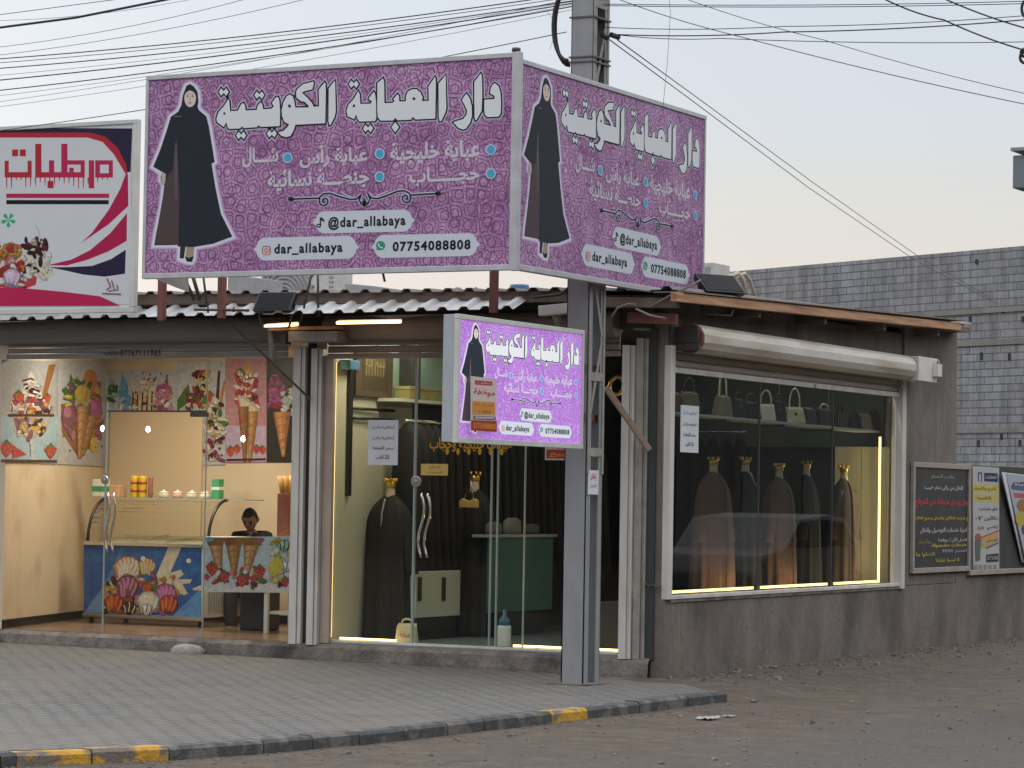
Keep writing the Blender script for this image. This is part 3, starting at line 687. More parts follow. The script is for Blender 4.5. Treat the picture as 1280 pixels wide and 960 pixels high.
mb = MB(); mb.box((-9.498, 7.42, -.3), (-.202, 7.598, 3.4)); mb.build('rear_wall', M['plaster'], shop)
mb = MB(); mb.box((-9.498, .02, FZ), (-7.06, .18, 2.76)); mb.build('front_wall', M['plaster'], shop)
# floors, inner walls, ceilings
mb = MB(); mb.box((-9.5, .0, FZ - .15), (PX1 - .17, 6.3, FZ + .001)); mb.build('floor', M['tiles'], shop)
mb = MB(); mb.box((PX1 - .168, .0, FZ - .15), (-.2, 6.3, FZ + .011)); mb.build('floor', M['tiles2'], shop)
mb = MB(); mb.hexa([WA + WN * .0, WB + WN * .0, WB - WN * .15, WA - WN * .15] and [Vector((p.x, p.y, z)) for z in (FZ, 3.1) for p in (WA, WB + WU * .3, WB + WU * .3 - WN * .15, WA - WN * .15)]); mb.build('inner_wall', M['cream'], shop)
mb = MB(); mb.box((-9, BK, FZ), (PX1 - .17, BK + .12, 3.1)); mb.build('inner_wall', M['cream'], shop)
mb = MB(); mb.hexa([Vector((p.x, p.y, z)) + WN * k for z in (FZ + .002, FZ + .085) for p, k in ((WA, .012), (WB, .012), (WB, .001), (WA, .001))]); mb.build('skirting', M['skirting'], shop)
mb = MB(); mb.box((-7.9, BK - .012, FZ + .002), (PX1 - .17, BK - .001, FZ + .085)); mb.build('skirting', M['skirting'], shop)
mb = MB(); mb.box((PX1 - .168, .03, FZ - .1), (PX1 - .09, 6.2, 3.1)); mb.build('inner_wall', M['cream'], shop)
mb = MB(); mb.box((PX1 - .088, .03, FZ - .1), (PX1, 1.62, 3.1)); mb.build('inner_wall', M['cream2'], shop)
mb = MB(); mb.box((PX1 - .088, 1.622, FZ - .1), (PX1, 6.2, 3.1)); mb.build('inner_wall', M['shade_tinted_wall'], shop)  # rear of the same partition, its shade painted in
mb = MB(); mb.box((PX1 + .002, .16, FZ + .05), (PX1 + .016, .175, 2.72)); mb.build('led_strip', M['led'], shop)
mb = MB(); mb.box((PX1, 6.2, FZ - .1), (-.2, 6.3, 3.1)); mb.build('inner_wall', M['shade_tinted_wall'], shop)
mb = MB(); mb.box((-9, .21, 3.05), (PX1 - .17, BK, 3.12)); mb.build('ceiling', M['ceiling'], shop)
mb = MB(); mb.box((PX1, .21, 3.05), (-.21, 6.2, 3.12)); mb.build('ceiling', M['shade_tinted_wall'], shop)
# roof: corrugated sheet on a board edge
def corrugated(x0, x1, y0, y1, zf, name, m, parent, pitch=.21, rh=.03, th=.004, ny=2, phase=0.0):
    mb = MB(); xs = []; x = math.floor(x0 / pitch) * pitch + phase
    while x < x1:
        for dx, h in ((0, 0), (.085, 0), (.115, rh), (.165, rh), (.195, 0)):
            if x0 <= x + dx <= x1: xs.append((x + dx, h))
        x += pitch
    rows = []
    for k in range(ny + 1):
        y = y0 + (y1 - y0) * k / ny; rows.append([mb.bm.verts.new((x, y + (.012 * mnoise.noise(Vector((x * 1.3, k, 3))) if k == 0 else 0), zf(x, y) + h + .005 * mnoise.noise(Vector((x * 2, y, 0))))) for x, h in xs])
    for A_, B_ in zip(rows, rows[1:]):
        for j in range(len(xs) - 1): mb.bm.faces.new((A_[j], A_[j + 1], B_[j + 1], B_[j]))
    ob = mb.build(name, m, parent); sd = ob.modifiers.new('thickness', 'SOLIDIFY'); sd.thickness = th; sd.offset = -1
    return ob
zr = lambda x, y: 3.34 + .022 * (y + .3) - .010 * (x + 5.3) * (1 if x > -5.3 else 0)
corrugated(-9.5, .22, -.36, 7.5, zr, 'roof_sheet', M['old_zinc'], shop, ny=12)
mb = MB(); mb.hexa([Vector((x, y, zr(x, y) + d)) for d in (-.08, -.03) for x, y in ((-9.4, -.2), (.2, -.2), (.2, 7.4), (-9.4, 7.4))]); mb.build('roof_deck', M['old_wood'], shop)
mb = MB(); mb.beam((-9.4, -.3, zr(-9.4, -.3) - .045), (-5.3, -.3, zr(-5.3, -.3) - .045), .05, .10); mb.beam((-5.3, -.3, zr(-5.3, -.3) - .045), (-.72, -.3, zr(-.72, -.3) - .045), .05, .10); mb.build('fascia_board', M['old_wood'], shop, bevel=.004)
a, b_ = F(757, 378, -.34), F(846, 379, -.34); mb = MB(); mb.beam(a, b_ + Vector((.02, 0, 0)), .05, .085); mb.build('fascia_board', M['old_wood'], shop, bevel=.004)
mb = MB(); mb.beam(S(842, 371, .3), S(1198, 408.5, .3), .06, .078); mb.build('fascia_board', M['wood'], shop, bevel=.004)
mb = MB(); mb.beam(S(842, 371, .25) + Vector((-.05, .03, .045)), S(1196, 405, .25) + Vector((-.05, 0, .035)), .3, .012); mb.build('edge_flashing', M['old_zinc'], shop)
mb = MB(); mb.beam(F(786, 397, -.25), F(846, 399, -.25), .06, .09); mb.build('rafter', M['rust'], shop)
for y in (1.4, 3.0, 4.6, 6.2):
    mb = MB(); mb.beam((-.3, y, zr(0, y) - .13), (.26, y, zr(.2, y) - .125), .05, .07); mb.build('rafter', M['old_wood'], shop)
corrugated(-9.5, F(648, 390, -.55).x, -.56, -.33, lambda x, y: 3.118 + (y + .56) * .40 + .004 * (x + 5), 'canopy_sheet', M['zinc'], shop, ny=1, phase=.06)
mb = MB(); a, b_ = F(640, 396, -.5), F(722, 385, -.5); mb.beam(F(676, 389, -.5), F(724, 384.5, -.5), .1, .085); mb.build('gutter_end', M['frame_white'], shop, bevel=.004)
mb = MB(); mb.beam(F(694, 393, -.45), F(702, 412, -.3), .05, .05); mb.build('gutter_bracket', M['pale_steel'], shop)

# ------------------------------------------------------------------ roller shutters
def shutter(label, x0, x1, zb, zt, roll_z, roll_r, slat_m, y=.0):
    t = thing('roller_shutter', label, 'roller shutter', ((x0 + x1) / 2, y, zb))
    mb = MB(); mb.tube([(x0 + .03, y - .04, roll_z), (x1 - .03, y - .04, roll_z)], roll_r, 24); mb.build('shutter_roll', slat_m, t)
    n = max(2, round((zt - zb - .05) / .065)); h = (zt - zb - .05) / n; mb = MB()
    for k in range(n):
        z = zb + .05 + k * h
        c = [(y - .012, z + .004), (y - .02, z + h * .25), (y - .02, z + h * .75), (y - .012, z + h - .003), (y + .01, z + h - .003), (y + .01, z + .004)]
        mb.prism([(b, a) for b, a in c], (x0 + .02, 0, 0), (0, 1, 0), (0, 0, 1), (x1 - x0 - .04, 0, 0))
    mb.build('slat_curtain', slat_m, t)
    mb = MB(); mb.box((x0 + .02, y - .025, zb), (x1 - .02, y + .015, zb + .047)); mb.build('bottom_bar', slat_m, t, bevel=.004)
    return t
sm1 = mat('grey_shutter_paint', (.235, .235, .235), .5, c2=(.17, .165, .16), scale=2, stretch=(.6, 1, 5)); sm2 = mat('brown_dusty_shutter_paint', (.27, .22, .19), .55, c2=(.19, .155, .135), scale=2, stretch=(.6, 1, 5))
s1 = shutter('grey roller shutter raised above the sweet shop front', -9.2, -3.80, 2.768, 2.93, 3.02, .115, sm1)
s2 = shutter('brownish roller shutter raised above the abaya shop doors', -3.40, -.43, 2.746, 2.93, 3.02, .115, sm2)
def rail(x0, x1, m, z1, parent, y0=-.045, y1=.03, z0=None):
    z0 = FZ - .02 if z0 is None else z0
    w = x1 - x0; mb = MB()
    mb.box((x0, y0, z0), (x0 + w * .62, y1, z1)); mb.box((x0 + w * .66, y0 + .012, z0 + .002), (x0 + w * .8, y1, z1 - .002)); mb.box((x0 + w * .84, y0 + .004, z0 + .003), (x1, y1, z1 - .004))
    return mb.build('guide_rail', m, parent, bevel=.004)
rail(F(363, 800).x, F(378, 800).x, M['white_metal'], 2.86, s1)
rail(F(386.5, 800).x, F(399.5, 800).x, M['white_metal'], 2.84, s2, y0=-.06)
rail(F(776, 800).x, F(791, 800).x, M['white_metal'], 2.84, s2, y0=-.06, z0=.15)
rail(F(792.5, 800).x, F(807, 800).x, M['pale_steel'], 2.9, s2, y0=-.04, z0=.15)
mb = MB(); mb.box((F(378, 800).x + .002, .0, FZ - .05), (F(386.5, 800).x - .003, .03, 2.95)); mb.build('wall_gap_strip', M['dark'], shop)  # shade between the two rails, painted as a dark strip
mb = MB(); mb.box((F(807.5, 800).x, -.02, .15), (F(817.5, 800).x, .03, 2.98)); mb.build('wall_gap_strip', mat('dark_green_strip', (.035, .042, .042), .5), shop)
for x, z in ((F(813, 733, -.03), 0), (F(822, 735, -.03), 0)):
    mb = MB(); mb.tube([x + Vector((-.04, -.01, .03)), x + Vector((0, -.02, 0)), x + Vector((.04, -.01, .02))], .008, 6); mb.build('hinge_pin', M['dark_metal'], s2)
mb = MB(); mb.box((F(399.8, 800).x, -.01, FZ), (F(411, 800).x, .045, 2.78)); mb.build('door_jamb', mat('beige_jamb', (.42, .34, .27), .6, c2=(.33, .27, .22), scale=4), shop, bevel=.004)
# box and plank over the partition
a, b_ = F(359, 425, -.25), F(432, 424, -.25)
bx = thing('junction_casing', 'grey sheet metal casing with a plank on top above the shop partition', 'metal casing', a)
mb = MB(); mb.box((F(360, 424, -.3).x, -.3, F(380, 427, -.3).z), (F(421, 424, -.3).x, -.05, F(380, 414, -.3).z)); mb.build('casing', M['shutter'], bx, bevel=.005)
mb = MB(); mb.box((F(335, 424, -.3).x, -.31, F(380, 412.5, -.3).z), (F(419, 424, -.3).x, -.08, F(380, 408, -.3).z)); mb.build('plank', M['wood'], bx, bevel=.004)
mb = MB(); mb.box((F(351, 422, -.2).x, -.2, F(380, 430, -.2).z), (F(357, 424, -.2).x, -.1, F(380, 417, -.2).z)); mb.build('clamp', M['dark_metal'], bx)
# right window shutter: long white housing tube
s3 = thing('roller_shutter', 'long cream shutter housing with a white motor box above the street window', 'roller shutter', (.12, 3, 2.6))
mb = MB()
prof_ = [(.14 + .125 * math.cos(t), 2.905 + .125 * math.sin(t)) for t in (2 * math.pi * k / 12 + .26 for k in range(12))]
mb.prism([(x, z) for x, z in prof_], (0, .16, 0), (1, 0, 0), (0, 0, 1), (0, 5.38, 0)); mb.build('housing', M['tube'], s3, bevel=.006)
mb = MB(); mb.prism([(x * 1.0 + (x - .14) * .06, z + (z - 2.905) * .06) for x, z in prof_], (0, .13, 0), (1, 0, 0), (0, 0, 1), (0, .035, 0)); mb.build('end_plate', M['rust'], s3)
mb = MB(); mb.box((.004, .0, 2.80), (.03, .15, 3.03)); mb.box((.03, .09, 2.80), (.25, .13, 2.86)); mb.box((.03, .09, 2.864), (.24, .128, 3.0)); mb.build('mounting_bracket', M['dark_metal'], s3, bevel=.003)
mb = MB(); mb.box((.10, 5.56, 2.775), (.275, 6.12, 3.025)); mo = mb.build('motor_box', M['box_white'], s3, bevel=.006)
mb = MB(); mb.box((.277, 5.98, 2.835), (.335, 6.11, 2.965)); mb.tube([(.30, 5.99, 2.966), (.30, 6.0, 3.0), (.30, 6.05, 3.012), (.30, 6.10, 3.0), (.30, 6.105, 2.966)], .008, 6); mb.build('padlock_case', M['box_white'], mo, bevel=.008)
mb = MB()
for k in range(3): z = 2.665 + k * .062; mb.prism([(-.022, z + .003), (-.012, z + .016), (-.012, z + .046), (-.022, z + .059), (-.045, z + .059), (-.045, z + .003)], (0, .085, 0), (1, 0, 0), (0, 0, 1), (0, 5.68, 0))
mb.build('slat_curtain', mat('cream_brown_slats', (.42, .36, .31), .5, c2=(.33, .27, .23), scale=2, stretch=(1, .5, 5)), s3)
mb = MB(); mb.box((-.05, .085, 2.612), (-.004, 5.765, 2.66)); mb.box((-.003, 3.4, 2.622), (.012, 3.46, 2.65)); mb.build('bottom_bar', M['white_metal'], s3, bevel=.004)
mb = MB(); mb.box((-.03, -.002, .668), (.035, .088, 2.84)); mb.build('guide_rail', M['white_metal'], s3, bevel=.006)
mb = MB(); mb.box((-.06, 5.78, .64), (.03, 5.895, 2.80)); mb.box((-.07, 5.72, .668), (-.035, 5.778, 2.65)); mb.build('guide_rail', M['white_metal'], s3, bevel=.005)
mb = MB(); mb.tube([F(792, 411, -.1), S(862, 413, .1)], .012, 8); tag(mb.build('conduit_rod', M['pale_steel']), 'thin pale rod running to the rusty end of the shutter housing', 'rod')

# ------------------------------------------------------------------ street display window
win = thing('display_window', 'street display window with three tall panes lit by a warm strip', 'window', (-.05, 3, .66))
GX = -.075
mb = MB(); mb.box((-.06, .09, .667), (.02, 5.78, .70)); mb.build('sill_frame', M['white_metal'], win, bevel=.004)
mb = MB(); mb.box((-.03, .09, .64), (.012, 5.9, .664)); mb.build('sill_lip', M['concrete'], win)
ys_ = [.092, S(946, 735, GX).y, S(1038, 735, GX).y, 5.775]
for y0, y1 in zip(ys_, ys_[1:]):
    mb = MB(); mb.box((GX - .005, y0 + .004, .70), (GX + .005, y1 - .004, 2.64)); mb.build('glass_pane', M['glass_dark'], win)
for y in ys_[1:3]:
    mb = MB(); mb.box((GX - .009, y - .005, .70), (GX + .009, y + .005, 2.64)); mb.build('glass_joint', mat('dark_joint', (.05, .055, .06), .4), win)
    mb = MB(); mb.box((GX - .02, y - .03, .70), (GX + .02, y + .03, .745)); mb.build('glass_clamp', M['dark_metal'], win)
mb = MB(); mb.box((-.17, .15, .705), (-.155, 5.62, .728)); mb.box((-.17, 5.62, .705), (-.155, 5.65, 2.20)); mb.build('led_strip', M['led'], win)
# black posters
# ================================================================== shopfront glazing
def pane(x0, x1, z0, z1, y, parent, m=None, name='glass_pane'):
    mb = MB(); mb.box((x0, y - .005, z0), (x1, y + .005, z1)); return mb.build(name, m or M['glass'], parent)
def xe(px, py=700, y=.1): return F(px, py, y).x
def s_handle(px, py0, py1, y, parent, amp=.045):
    """pair of S-curved pull bars"""
    for k, dx in enumerate((0, .045)):
        a, b = F(px, py0, y), F(px, py1, y); pts = []
        for i in range(17):
            t = i / 16; pts.append(Vector((a.x + dx + amp * math.sin(t * 2 * math.pi) * 1.0 + (b.x - a.x) * t, y - .035 + .03 * k, a.z + (b.z - a.z) * t)))
        mb = MB(); mb.tube(pts, .013, 8)
        for i in (3, 13): mb.tube([pts[i], (pts[i].x, y - .005, pts[i].z)], .008, 6)
        mb.build('handle', M['chrome'], parent)
sf = thing('glass_shopfront', 'frameless glass front of the sweet shop with a swing door', 'shopfront', (-5.4, .1, FZ))
pane(-7.05, xe(129), FZ + .003, 2.80, .1, sf); pane(xe(256), xe(364), FZ + .003, 2.80, .1, sf)
dr = pane(xe(131), xe(254), FZ + .012, F(190, 515, .1).z, .1, sf, name='door_leaf')
pane(xe(131), xe(254), F(190, 514, .1).z + .004, 2.80, .1, sf)
for px in (130, 255):
    mb = MB(); mb.box((xe(px) - (.005 if px == 130 else .003), .092, FZ), (xe(px) + (.005 if px == 130 else .003), .108, 2.35 if px == 130 else 2.8)); mb.build('glass_edge', M['edge'], sf)
mb = MB(); mb.box((xe(131), .09, F(190, 515, .1).z - .001), (xe(254), .11, F(190, 513, .1).z)); mb.build('glass_edge', M['dark_metal'], sf)
mb = MB(); mb.box((xe(235), .08, F(240, 521, .1).z), (xe(256), .12, F(240, 515, .1).z)); mb.build('patch_fitting', M['dark_metal'], sf, bevel=.004)
s_handle(137, 616, 690, .1, dr, .028)
def disc(px, py, r, y, parent):
    c = F(px, py, y); mb = MB(); mb.tube([c + Vector((0, -.035, 0)), c + Vector((0, -.012, 0))], r, 20); mb.tube([c + Vector((0, -.045, 0)), c + Vector((0, -.035, 0))], r * .35, 12); mb.build('door_lock', M['chrome'], parent, bevel=.003)
disc(133, 600, .042, .1, dr)
sg = thing('glass_shopfront', 'frameless glass front of the abaya shop with steel S shaped handles', 'shopfront', (-1.9, .1, FZ))
gz = FZ + .03
pane(xe(411), xe(515), gz, 2.78, .1, sg); dl = pane(xe(519), xe(609), gz + .01, 2.77, .1, sg, name='door_leaf'); pane(xe(619), xe(654), gz, 2.78, .1, sg); pane(xe(656), xe(776), gz, 2.78, .1, sg)
for px, wd in ((517, .009), (613, .004), (621, .004), (655, .003)):
    mb = MB(); mb.box((xe(px) - wd, .086, gz), (xe(px) + wd, .114, 2.78)); mb.build('glass_edge', M['edge'], sg)
mb = MB(); mb.box((xe(411), .05, FZ - .002), (xe(776), .15, gz - .002)); mb.build('floor_channel', M['white_metal'], sg)
s_handle(529, 617, 697, .1, dl, .032); disc(522, 602, .05, .1, dl)
for (p0, p1, py0, py1, lab) in ((425, 495, 797.8, 800.5, 'glowing warm strip light on the floor behind the left door glass'), (642, 776, 810.5, 815.5, 'glowing warm strip light on the floor behind the right door glass')):
    a, b_ = F(p0, py0, .17), F(p1, py1, .17); mb = MB(); mb.box((a.x, .16, FZ + .034), (b_.x, .18, FZ + .05)); tag(mb.build('led_strip', M['led']), lab, 'strip light')
# under-canopy tubes
for (p0, q0, p1, q1, lab) in ((331, 408, 372, 405.5, 'short warm light tube under the canopy beside the plank'), (421, 403.5, 501, 402, 'long warm light tube under the canopy above the abaya doors')):
    a, b_ = F(p0, q0, -.36), F(p1, q1, -.36); t = thing('tube_light', lab, 'tube light', a)
    mb = MB(); mb.tube([a, b_], .014, 8); mb.build('tube', M['led_tube'], t); mb = MB(); mb.beam(a + Vector((0, .03, .01)), b_ + Vector((0, .03, .01)), .03, .03); mb.build('fitting', M['frame_white'], t)

# room lights
def area(name, loc, sx, sy, e, c, rot=(0, 0, 0)):
    l = bpy.data.lights.new(name, 'AREA'); l.shape = 'RECTANGLE'; l.size = sx; l.size_y = sy; l.energy = e; l.color = c
    o = bpy.data.objects.new(name, l); COL.objects.link(o); o.location = loc; o.rotation_euler = rot
area('sweet_shop_ceiling_lamp', (-5.6, 1.2, 3.03), 2.6, .5, 62, (1, .80, .60))
area('abaya_shop_ceiling_lamp', (-2.2, 2.4, 3.03), 1.0, .3, 1.5, (.8, .95, 1))
area('abaya_door_fill', (-2.7, .55, 3.03), .8, .2, 10, (1, .86, .62))  # added fill light that brightens the cream wall, no fitting here
area('window_shelf_fill', (-.12, 3.0, 2.92), .04, 5.2, 7, (1, .9, .74), (0, rad(25), 0))  # added fill light aimed at the bag fronts, no fitting here
area('window_sill_strip_lamp', (-.19, 2.9, .735), .03, 5.3, 9, (1, .62, .26), (rad(180), rad(-50), 0))
area('window_side_strip_lamp', (-.19, 5.60, 1.45), .03, 1.4, 4, (1, .72, .36), (rad(-90), 0, rad(-60)))

# ================================================================== people-shaped things: mannequins
def mannequin(label, cloth, loc, rz, h=1.42, open_front=False, seed=1, sleeves=True, chain=False, group=None, headless=True, wide=1.0):
    rs = random.Random(seed); t = thing('mannequin', label, 'mannequin', (0, 0, 0), group)
    ph = [rs.uniform(0, 6.28) for _ in range(4)]
    def wob(a, z):
        k = max(0, (1.05 - z / h) / 1.05); return 1 + k * (.095 * math.sin(9 * a + ph[0]) + .07 * math.sin(14 * a + ph[1] + z * 1.2) + .03 * math.sin(23 * a + ph[2]))
    s = h / 1.42
    prof = [(.285, .0), (.28, .1), (.272, .4), (.262, .7), (.252, .9), (.245, 1.02), (.228, 1.12), (.205, 1.2), (.165, 1.27), (.115, 1.325), (.07, 1.362), (.05, 1.375)]
    prof = [(r * s * wide, z * s) for r, z in prof]; fine = []
    for (r0, z0), (r1, z1) in zip(prof, prof[1:]):
        for k in range(3): fine.append((r0 + (r1 - r0) * k / 3, z0 + (z1 - z0) * k / 3))
    fine.append(prof[-1])
    mb = MB(); mb.lathe(fine, 72, fx=1.12, fy=.66, wob=wob); mb.build('gown', cloth, t)
    fp = [(0, -r * .66 * wob(-math.pi / 2, z) - .004, z) for r, z in fine if z < 1.33 * s]; mb = MB(); mb.tube(fp, .007, 6); mb.build('placket', cloth, t)
    if sleeves:
        for sd in (-1, 1):
            mb = MB(); pts = []; rr = []
            for k in range(9):
                q = k / 8; pts.append((sd * (.15 + .15 * q ** .8) * s * wide, (.02 + .01 * math.sin(q * 5 + ph[1])) * s * -1, (1.22 - .60 * q) * s)); rr.append((.056 + .010 * q + .005 * math.sin(q * 21 + ph[3])) * s)
            mb.tube(pts, rr, 14); mb.build('sleeve', cloth, t)
    mb = MB(); mb.lathe([(.055 * s, 1.34 * s), (.046 * s, 1.38 * s), (.042 * s, 1.44 * s), (.045 * s, 1.462 * s)], 16, fx=1, fy=1); mb.build('neck', M['skin_form'], t)
    mb = MB(); n = 24; mb.lathe([(.047 * s, 1.445 * s), (.052 * s, 1.46 * s), (.05 * s, 1.475 * s), (.052 * s, 1.50 * s)], n)
    for k in range(7):
        a = 2 * math.pi * k / 7; p = Vector((.053 * s * math.cos(a), .053 * s * math.sin(a), 1.495 * s)); mb.tube([p, p + Vector((.008 * math.cos(a), .008 * math.sin(a), .04 * s))], [.014 * s, .011 * s], 6)
    mb.build('crown', M['gold'], t)
    if open_front:
        mb = MB(); mb.face([(-.045 * s, -.062 * s, 1.362 * s), (.03 * s, -.062 * s, 1.362 * s), (.016 * s, -.138 * s, 1.20 * s), (.0, -.14 * s, 1.18 * s)]); mb.build('neckline', M['skin_form'], t)
    if chain:
        for k in (.3,):
            mb = MB(); mb.tube([(k * .045, -.10, 1.34 * s), (k * .04, -.14, 1.2 * s), (k * .035, -.145, 1.0 * s), (k * .035, -.145, .95 * s)], .008, 6); mb.build('scarf_edge', mat('grey_trim', (.30, .29, .27), .6), t)
    t.location = loc; t.rotation_euler = (0, 0, rz); return t
FACE_ST = rad(90)                          # the gowns face the side street
mb = MB(); mb.box((-1.0, .45, FZ + .02), (-.17, 5.86, .60)); tag(mb.build('display_plinth', mat('plinth_dark', (.03, .026, .024), .6)), 'low dark display plinth inside the street window', 'plinth')
spec = [(892, 572, -.50, 'brown_cloth', False, 'brown abaya on the window mannequin nearest the paper notice'),
        (932, 572, -.60, 'black_cloth', True, 'black abaya with open neck on the mannequin between two brown ones'),
        (974, 580, -.50, 'brown_cloth', False, 'brown abaya on the middle of the five window mannequins'),
        (1008, 577, -.60, 'black_cloth', False, 'black abaya on the mannequin behind and right of the middle brown one'),
        (1055, 582, -.48, 'brown_cloth', False, 'brown abaya on the window mannequin standing before the lit cream panel')]
brown2 = mat('darker_brown_abaya_cloth', (.085, .052, .040), .75, c2=(.06, .038, .03), scale=8)
for k, (px, py, x, m, op, lab) in enumerate(spec):
    p = S(px, py, x); base = .602; h = (p.z + .008 - base) / 1.535 * 1.42
    mannequin(lab, brown2 if px == 1055 else M[m], (x, p.y, base), FACE_ST + rad((-8, 6, -4, 10, -14)[k]), h=h, open_front=op, seed=k + 3, group='mannequins in the street window', wide=(1.0, .92, .98, .92, .82)[k])
# cream side panel at the far end of the window, in its own strip light
mb = MB(); xl, xm = F(1043, 640, 5.82).x, F(1076, 640, 5.82).x; mb.box((xl, 5.82, .60), (xm - .004, 5.86, 2.10)); mb.box((xm + .004, 5.82, .60), (-.13, 5.86, 2.10))
tag(mb.build('cream_panel', mat('cream_panel_paint', (.60, .55, .42), .6)), 'cream panel closing the far end of the street window', 'panel')
mb = MB(); mb.box((-3.3, 6.1, 2.1), (-.3, 6.15, 3.0)); tag(mb.build('upper_panel', mat('grey_green_panel', (.13, .16, .15), .5)), 'grey green board high on the end wall of the abaya shop', 'panel')

# ------------------------------------------------------------------ hand bags
def handbag(label, cat, m, loc, rz, w_=.22, h_=.16, d_=.09, handle=.12, hm=None, taper=.8, clasp=None, name='handbag', group=None, wide_handle=.5):
    t = thing(name, label, cat, (0, 0, 0), group); mb = MB(); a, b = w_ / 2, d_ / 2; k = taper
    mb.hexa([(-a, -b, 0), (a, -b, 0), (a, b, 0), (-a, b, 0), (-a * k, -b * .55, h_), (a * k, -b * .55, h_), (a * k, b * .55, h_), (-a * k, b * .55, h_)]); mb.build('bag_body', m, t, bevel=.015)
    mb = MB(); mb.hexa([(-a * k * 1.03, -b * .60, h_ * .62), (a * k * 1.03, -b * .60, h_ * .62), (a * k, b * .3, h_ + .006), (-a * k, b * .3, h_ + .006), (-a * k * 1.02, -b * .68, h_ * .66), (a * k * 1.02, -b * .68, h_ * .66), (a * k, b * .3, h_ + .012), (-a * k, b * .3, h_ + .012)]); mb.build('flap', m, t, bevel=.004)
    r = w_ * wide_handle * .5
    if handle:
        pts = [(-r, 0, h_ - .02)] + [(-r * math.cos(q), 0, h_ + .0 + handle * (.25 + .75 * math.sin(q)) if 0 < q < math.pi else h_) for q in (math.pi * i / 12 for i in range(13))] + [(r, 0, h_ - .02)]
        mb = MB(); mb.tube(pts, .009, 8); mb.build('handle', hm or m, t)
    if clasp:
        mb = MB(); mb.tube([(0, -b * .75 - .004, h_ * .6), (0, -b * .62, h_ * .6)], .016, 10); mb.build('clasp', clasp, t)
    t.location = loc; t.rotation_euler = (0, 0, rz); return t
leather = lambda n, c: mat(n, c, .45, c2=tuple(v * .75 for v in c), scale=15)
khaki = leather('khaki_leather', (.19, .17, .11)); tan = leather('taupe_leather', (.24, .19, .145)); blk = leather('black_leather', (.012, .012, .013)); crm = leather('cream_leather', (.60, .52, .38)); dkg = leather('dark_green_leather', (.04, .055, .045)); drd = leather('dark_red_leather', (.14, .045, .04)); dbr = leather('dark_brown_leather', (.06, .035, .025)); wht = leather('ivory_leather', (.66, .62, .52))
SX = -.33; sz = lambda y: 2.293 - .005 * (y - .7)
sh = thing('window_shelf', 'long pale edged shelf of bags high in the street window', 'shelf', (SX, 3, 2.28))
mb = MB(); mb.hexa([(SX - .17, .12, sz(.12) - .02), (SX + .10, .12, sz(.12) - .02), (SX + .10, 5.8, sz(5.8) - .02), (SX - .17, 5.8, sz(5.8) - .02), (SX - .17, .12, sz(.12)), (SX + .10, .12, sz(.12)), (SX + .10, 5.8, sz(5.8)), (SX - .17, 5.8, sz(5.8))]); mb.build('board', M['white_board'], sh)
for y in (1.9, 3.3, 4.6):
    mb = MB(); mb.beam((SX + .06, y, sz(y) - .035), (SX - .3, y, sz(y) - .035), .02, .025); mb.build('bracket', M['dark_metal'], sh)
    mb = MB(); mb.tube([(SX - .0, y, sz(y)), (SX - .0, y, 3.05)], .004, 6); mb.build('hanging_wire', M['pale_steel'], sh)
bags = [(843, drd, .2, .17, .0, None, None, 'dark red bag at the left end of the window shelf behind the notice'),
        (861, khaki, .22, .19, .13, dkg, None, 'khaki hand bag with a dark green handle above the paper notice'),
        (903, tan, .24, .19, .20, wht, None, 'taupe hand bag with a tall pale looped handle on the window shelf'),
        (922, blk, .18, .18, .06, blk, M['chrome'], 'black bag with a silver clasp beside the taupe one on the shelf'),
        (938, blk, .22, .16, .08, dkg, M['chrome'], 'black bag with a rounded dark green rim and silver clasp on the shelf'),
        (957, wht, .20, .15, .14, crm, None, 'ivory hand bag with a thick cream handle left of the dark strapped bag'),
        (973, blk, .17, .20, .07, dbr, M['chrome'], 'black bag with a silver stud between the two cream bags'),
        (993, crm, .22, .15, .19, wht, M['chrome'], 'cream hand bag with a tall white handle and silver stud'),
        (1011, dbr, .18, .16, .0, None, None, 'plain dark brown bag right of the cream one with the tall handle'),
        (1030, dbr, .25, .17, .05, crm, None, 'brown bag with a broad pale chain curve on the window shelf'),
        (1050, dbr, .18, .15, .08, blk, None, 'dark reddish brown bag with a thin black handle on the shelf'),
        (1068, blk, .2, .12, .06, blk, None, 'low black bag with a short handle toward the shelf end'),
        (1081, tan, .17, .16, .0, None, None, 'dull pinkish taupe bag near the right end of the shelf'),
        (1092, dbr, .16, .18, .04, dbr, None, 'upright dark brown bag last on the right of the window shelf')]
for k, (px, m, w_, h_, hd, hm, cl, lab) in enumerate(bags):
    y = S(px, 515, SX).y
    handbag(lab, 'handbag', m, (SX, y, sz(y) + .001), FACE_ST + rad(random.uniform(-14, 14)) - (rad(50) if px in (957, 993) else rad(20)), w_, h_, .10, hd, hm, .78, cl, group='bags on the window shelf')
# hanging black abayas at the back, seen through both fronts
rk = thing('clothes_rack', 'rail of black abayas along the dark back wall of the abaya shop', 'clothes rack', (-2.2, 5.7, 2.3))
mb = MB(); mb.tube([(-3.1, 5.75, 2.25), (-1.7, 5.75, 2.25)], .015, 8); mb.build('rail', M['chrome'], rk)
for k in range(9):
    x = -3.05 + k * .16; rs = random.Random(k); mb = MB()
    mb.lathe([(.10, 0), (.085, .6), (.07, 1.2), (.06, 1.4), (.02, 1.46)], 20, c=(x, 5.75, .72), fx=.6, fy=2.1, wob=lambda a, z: 1 + .10 * math.sin(6 * a + k) * (1.5 - z) / 1.5); mb.build('hanging_abaya', M['black_cloth'], rk)

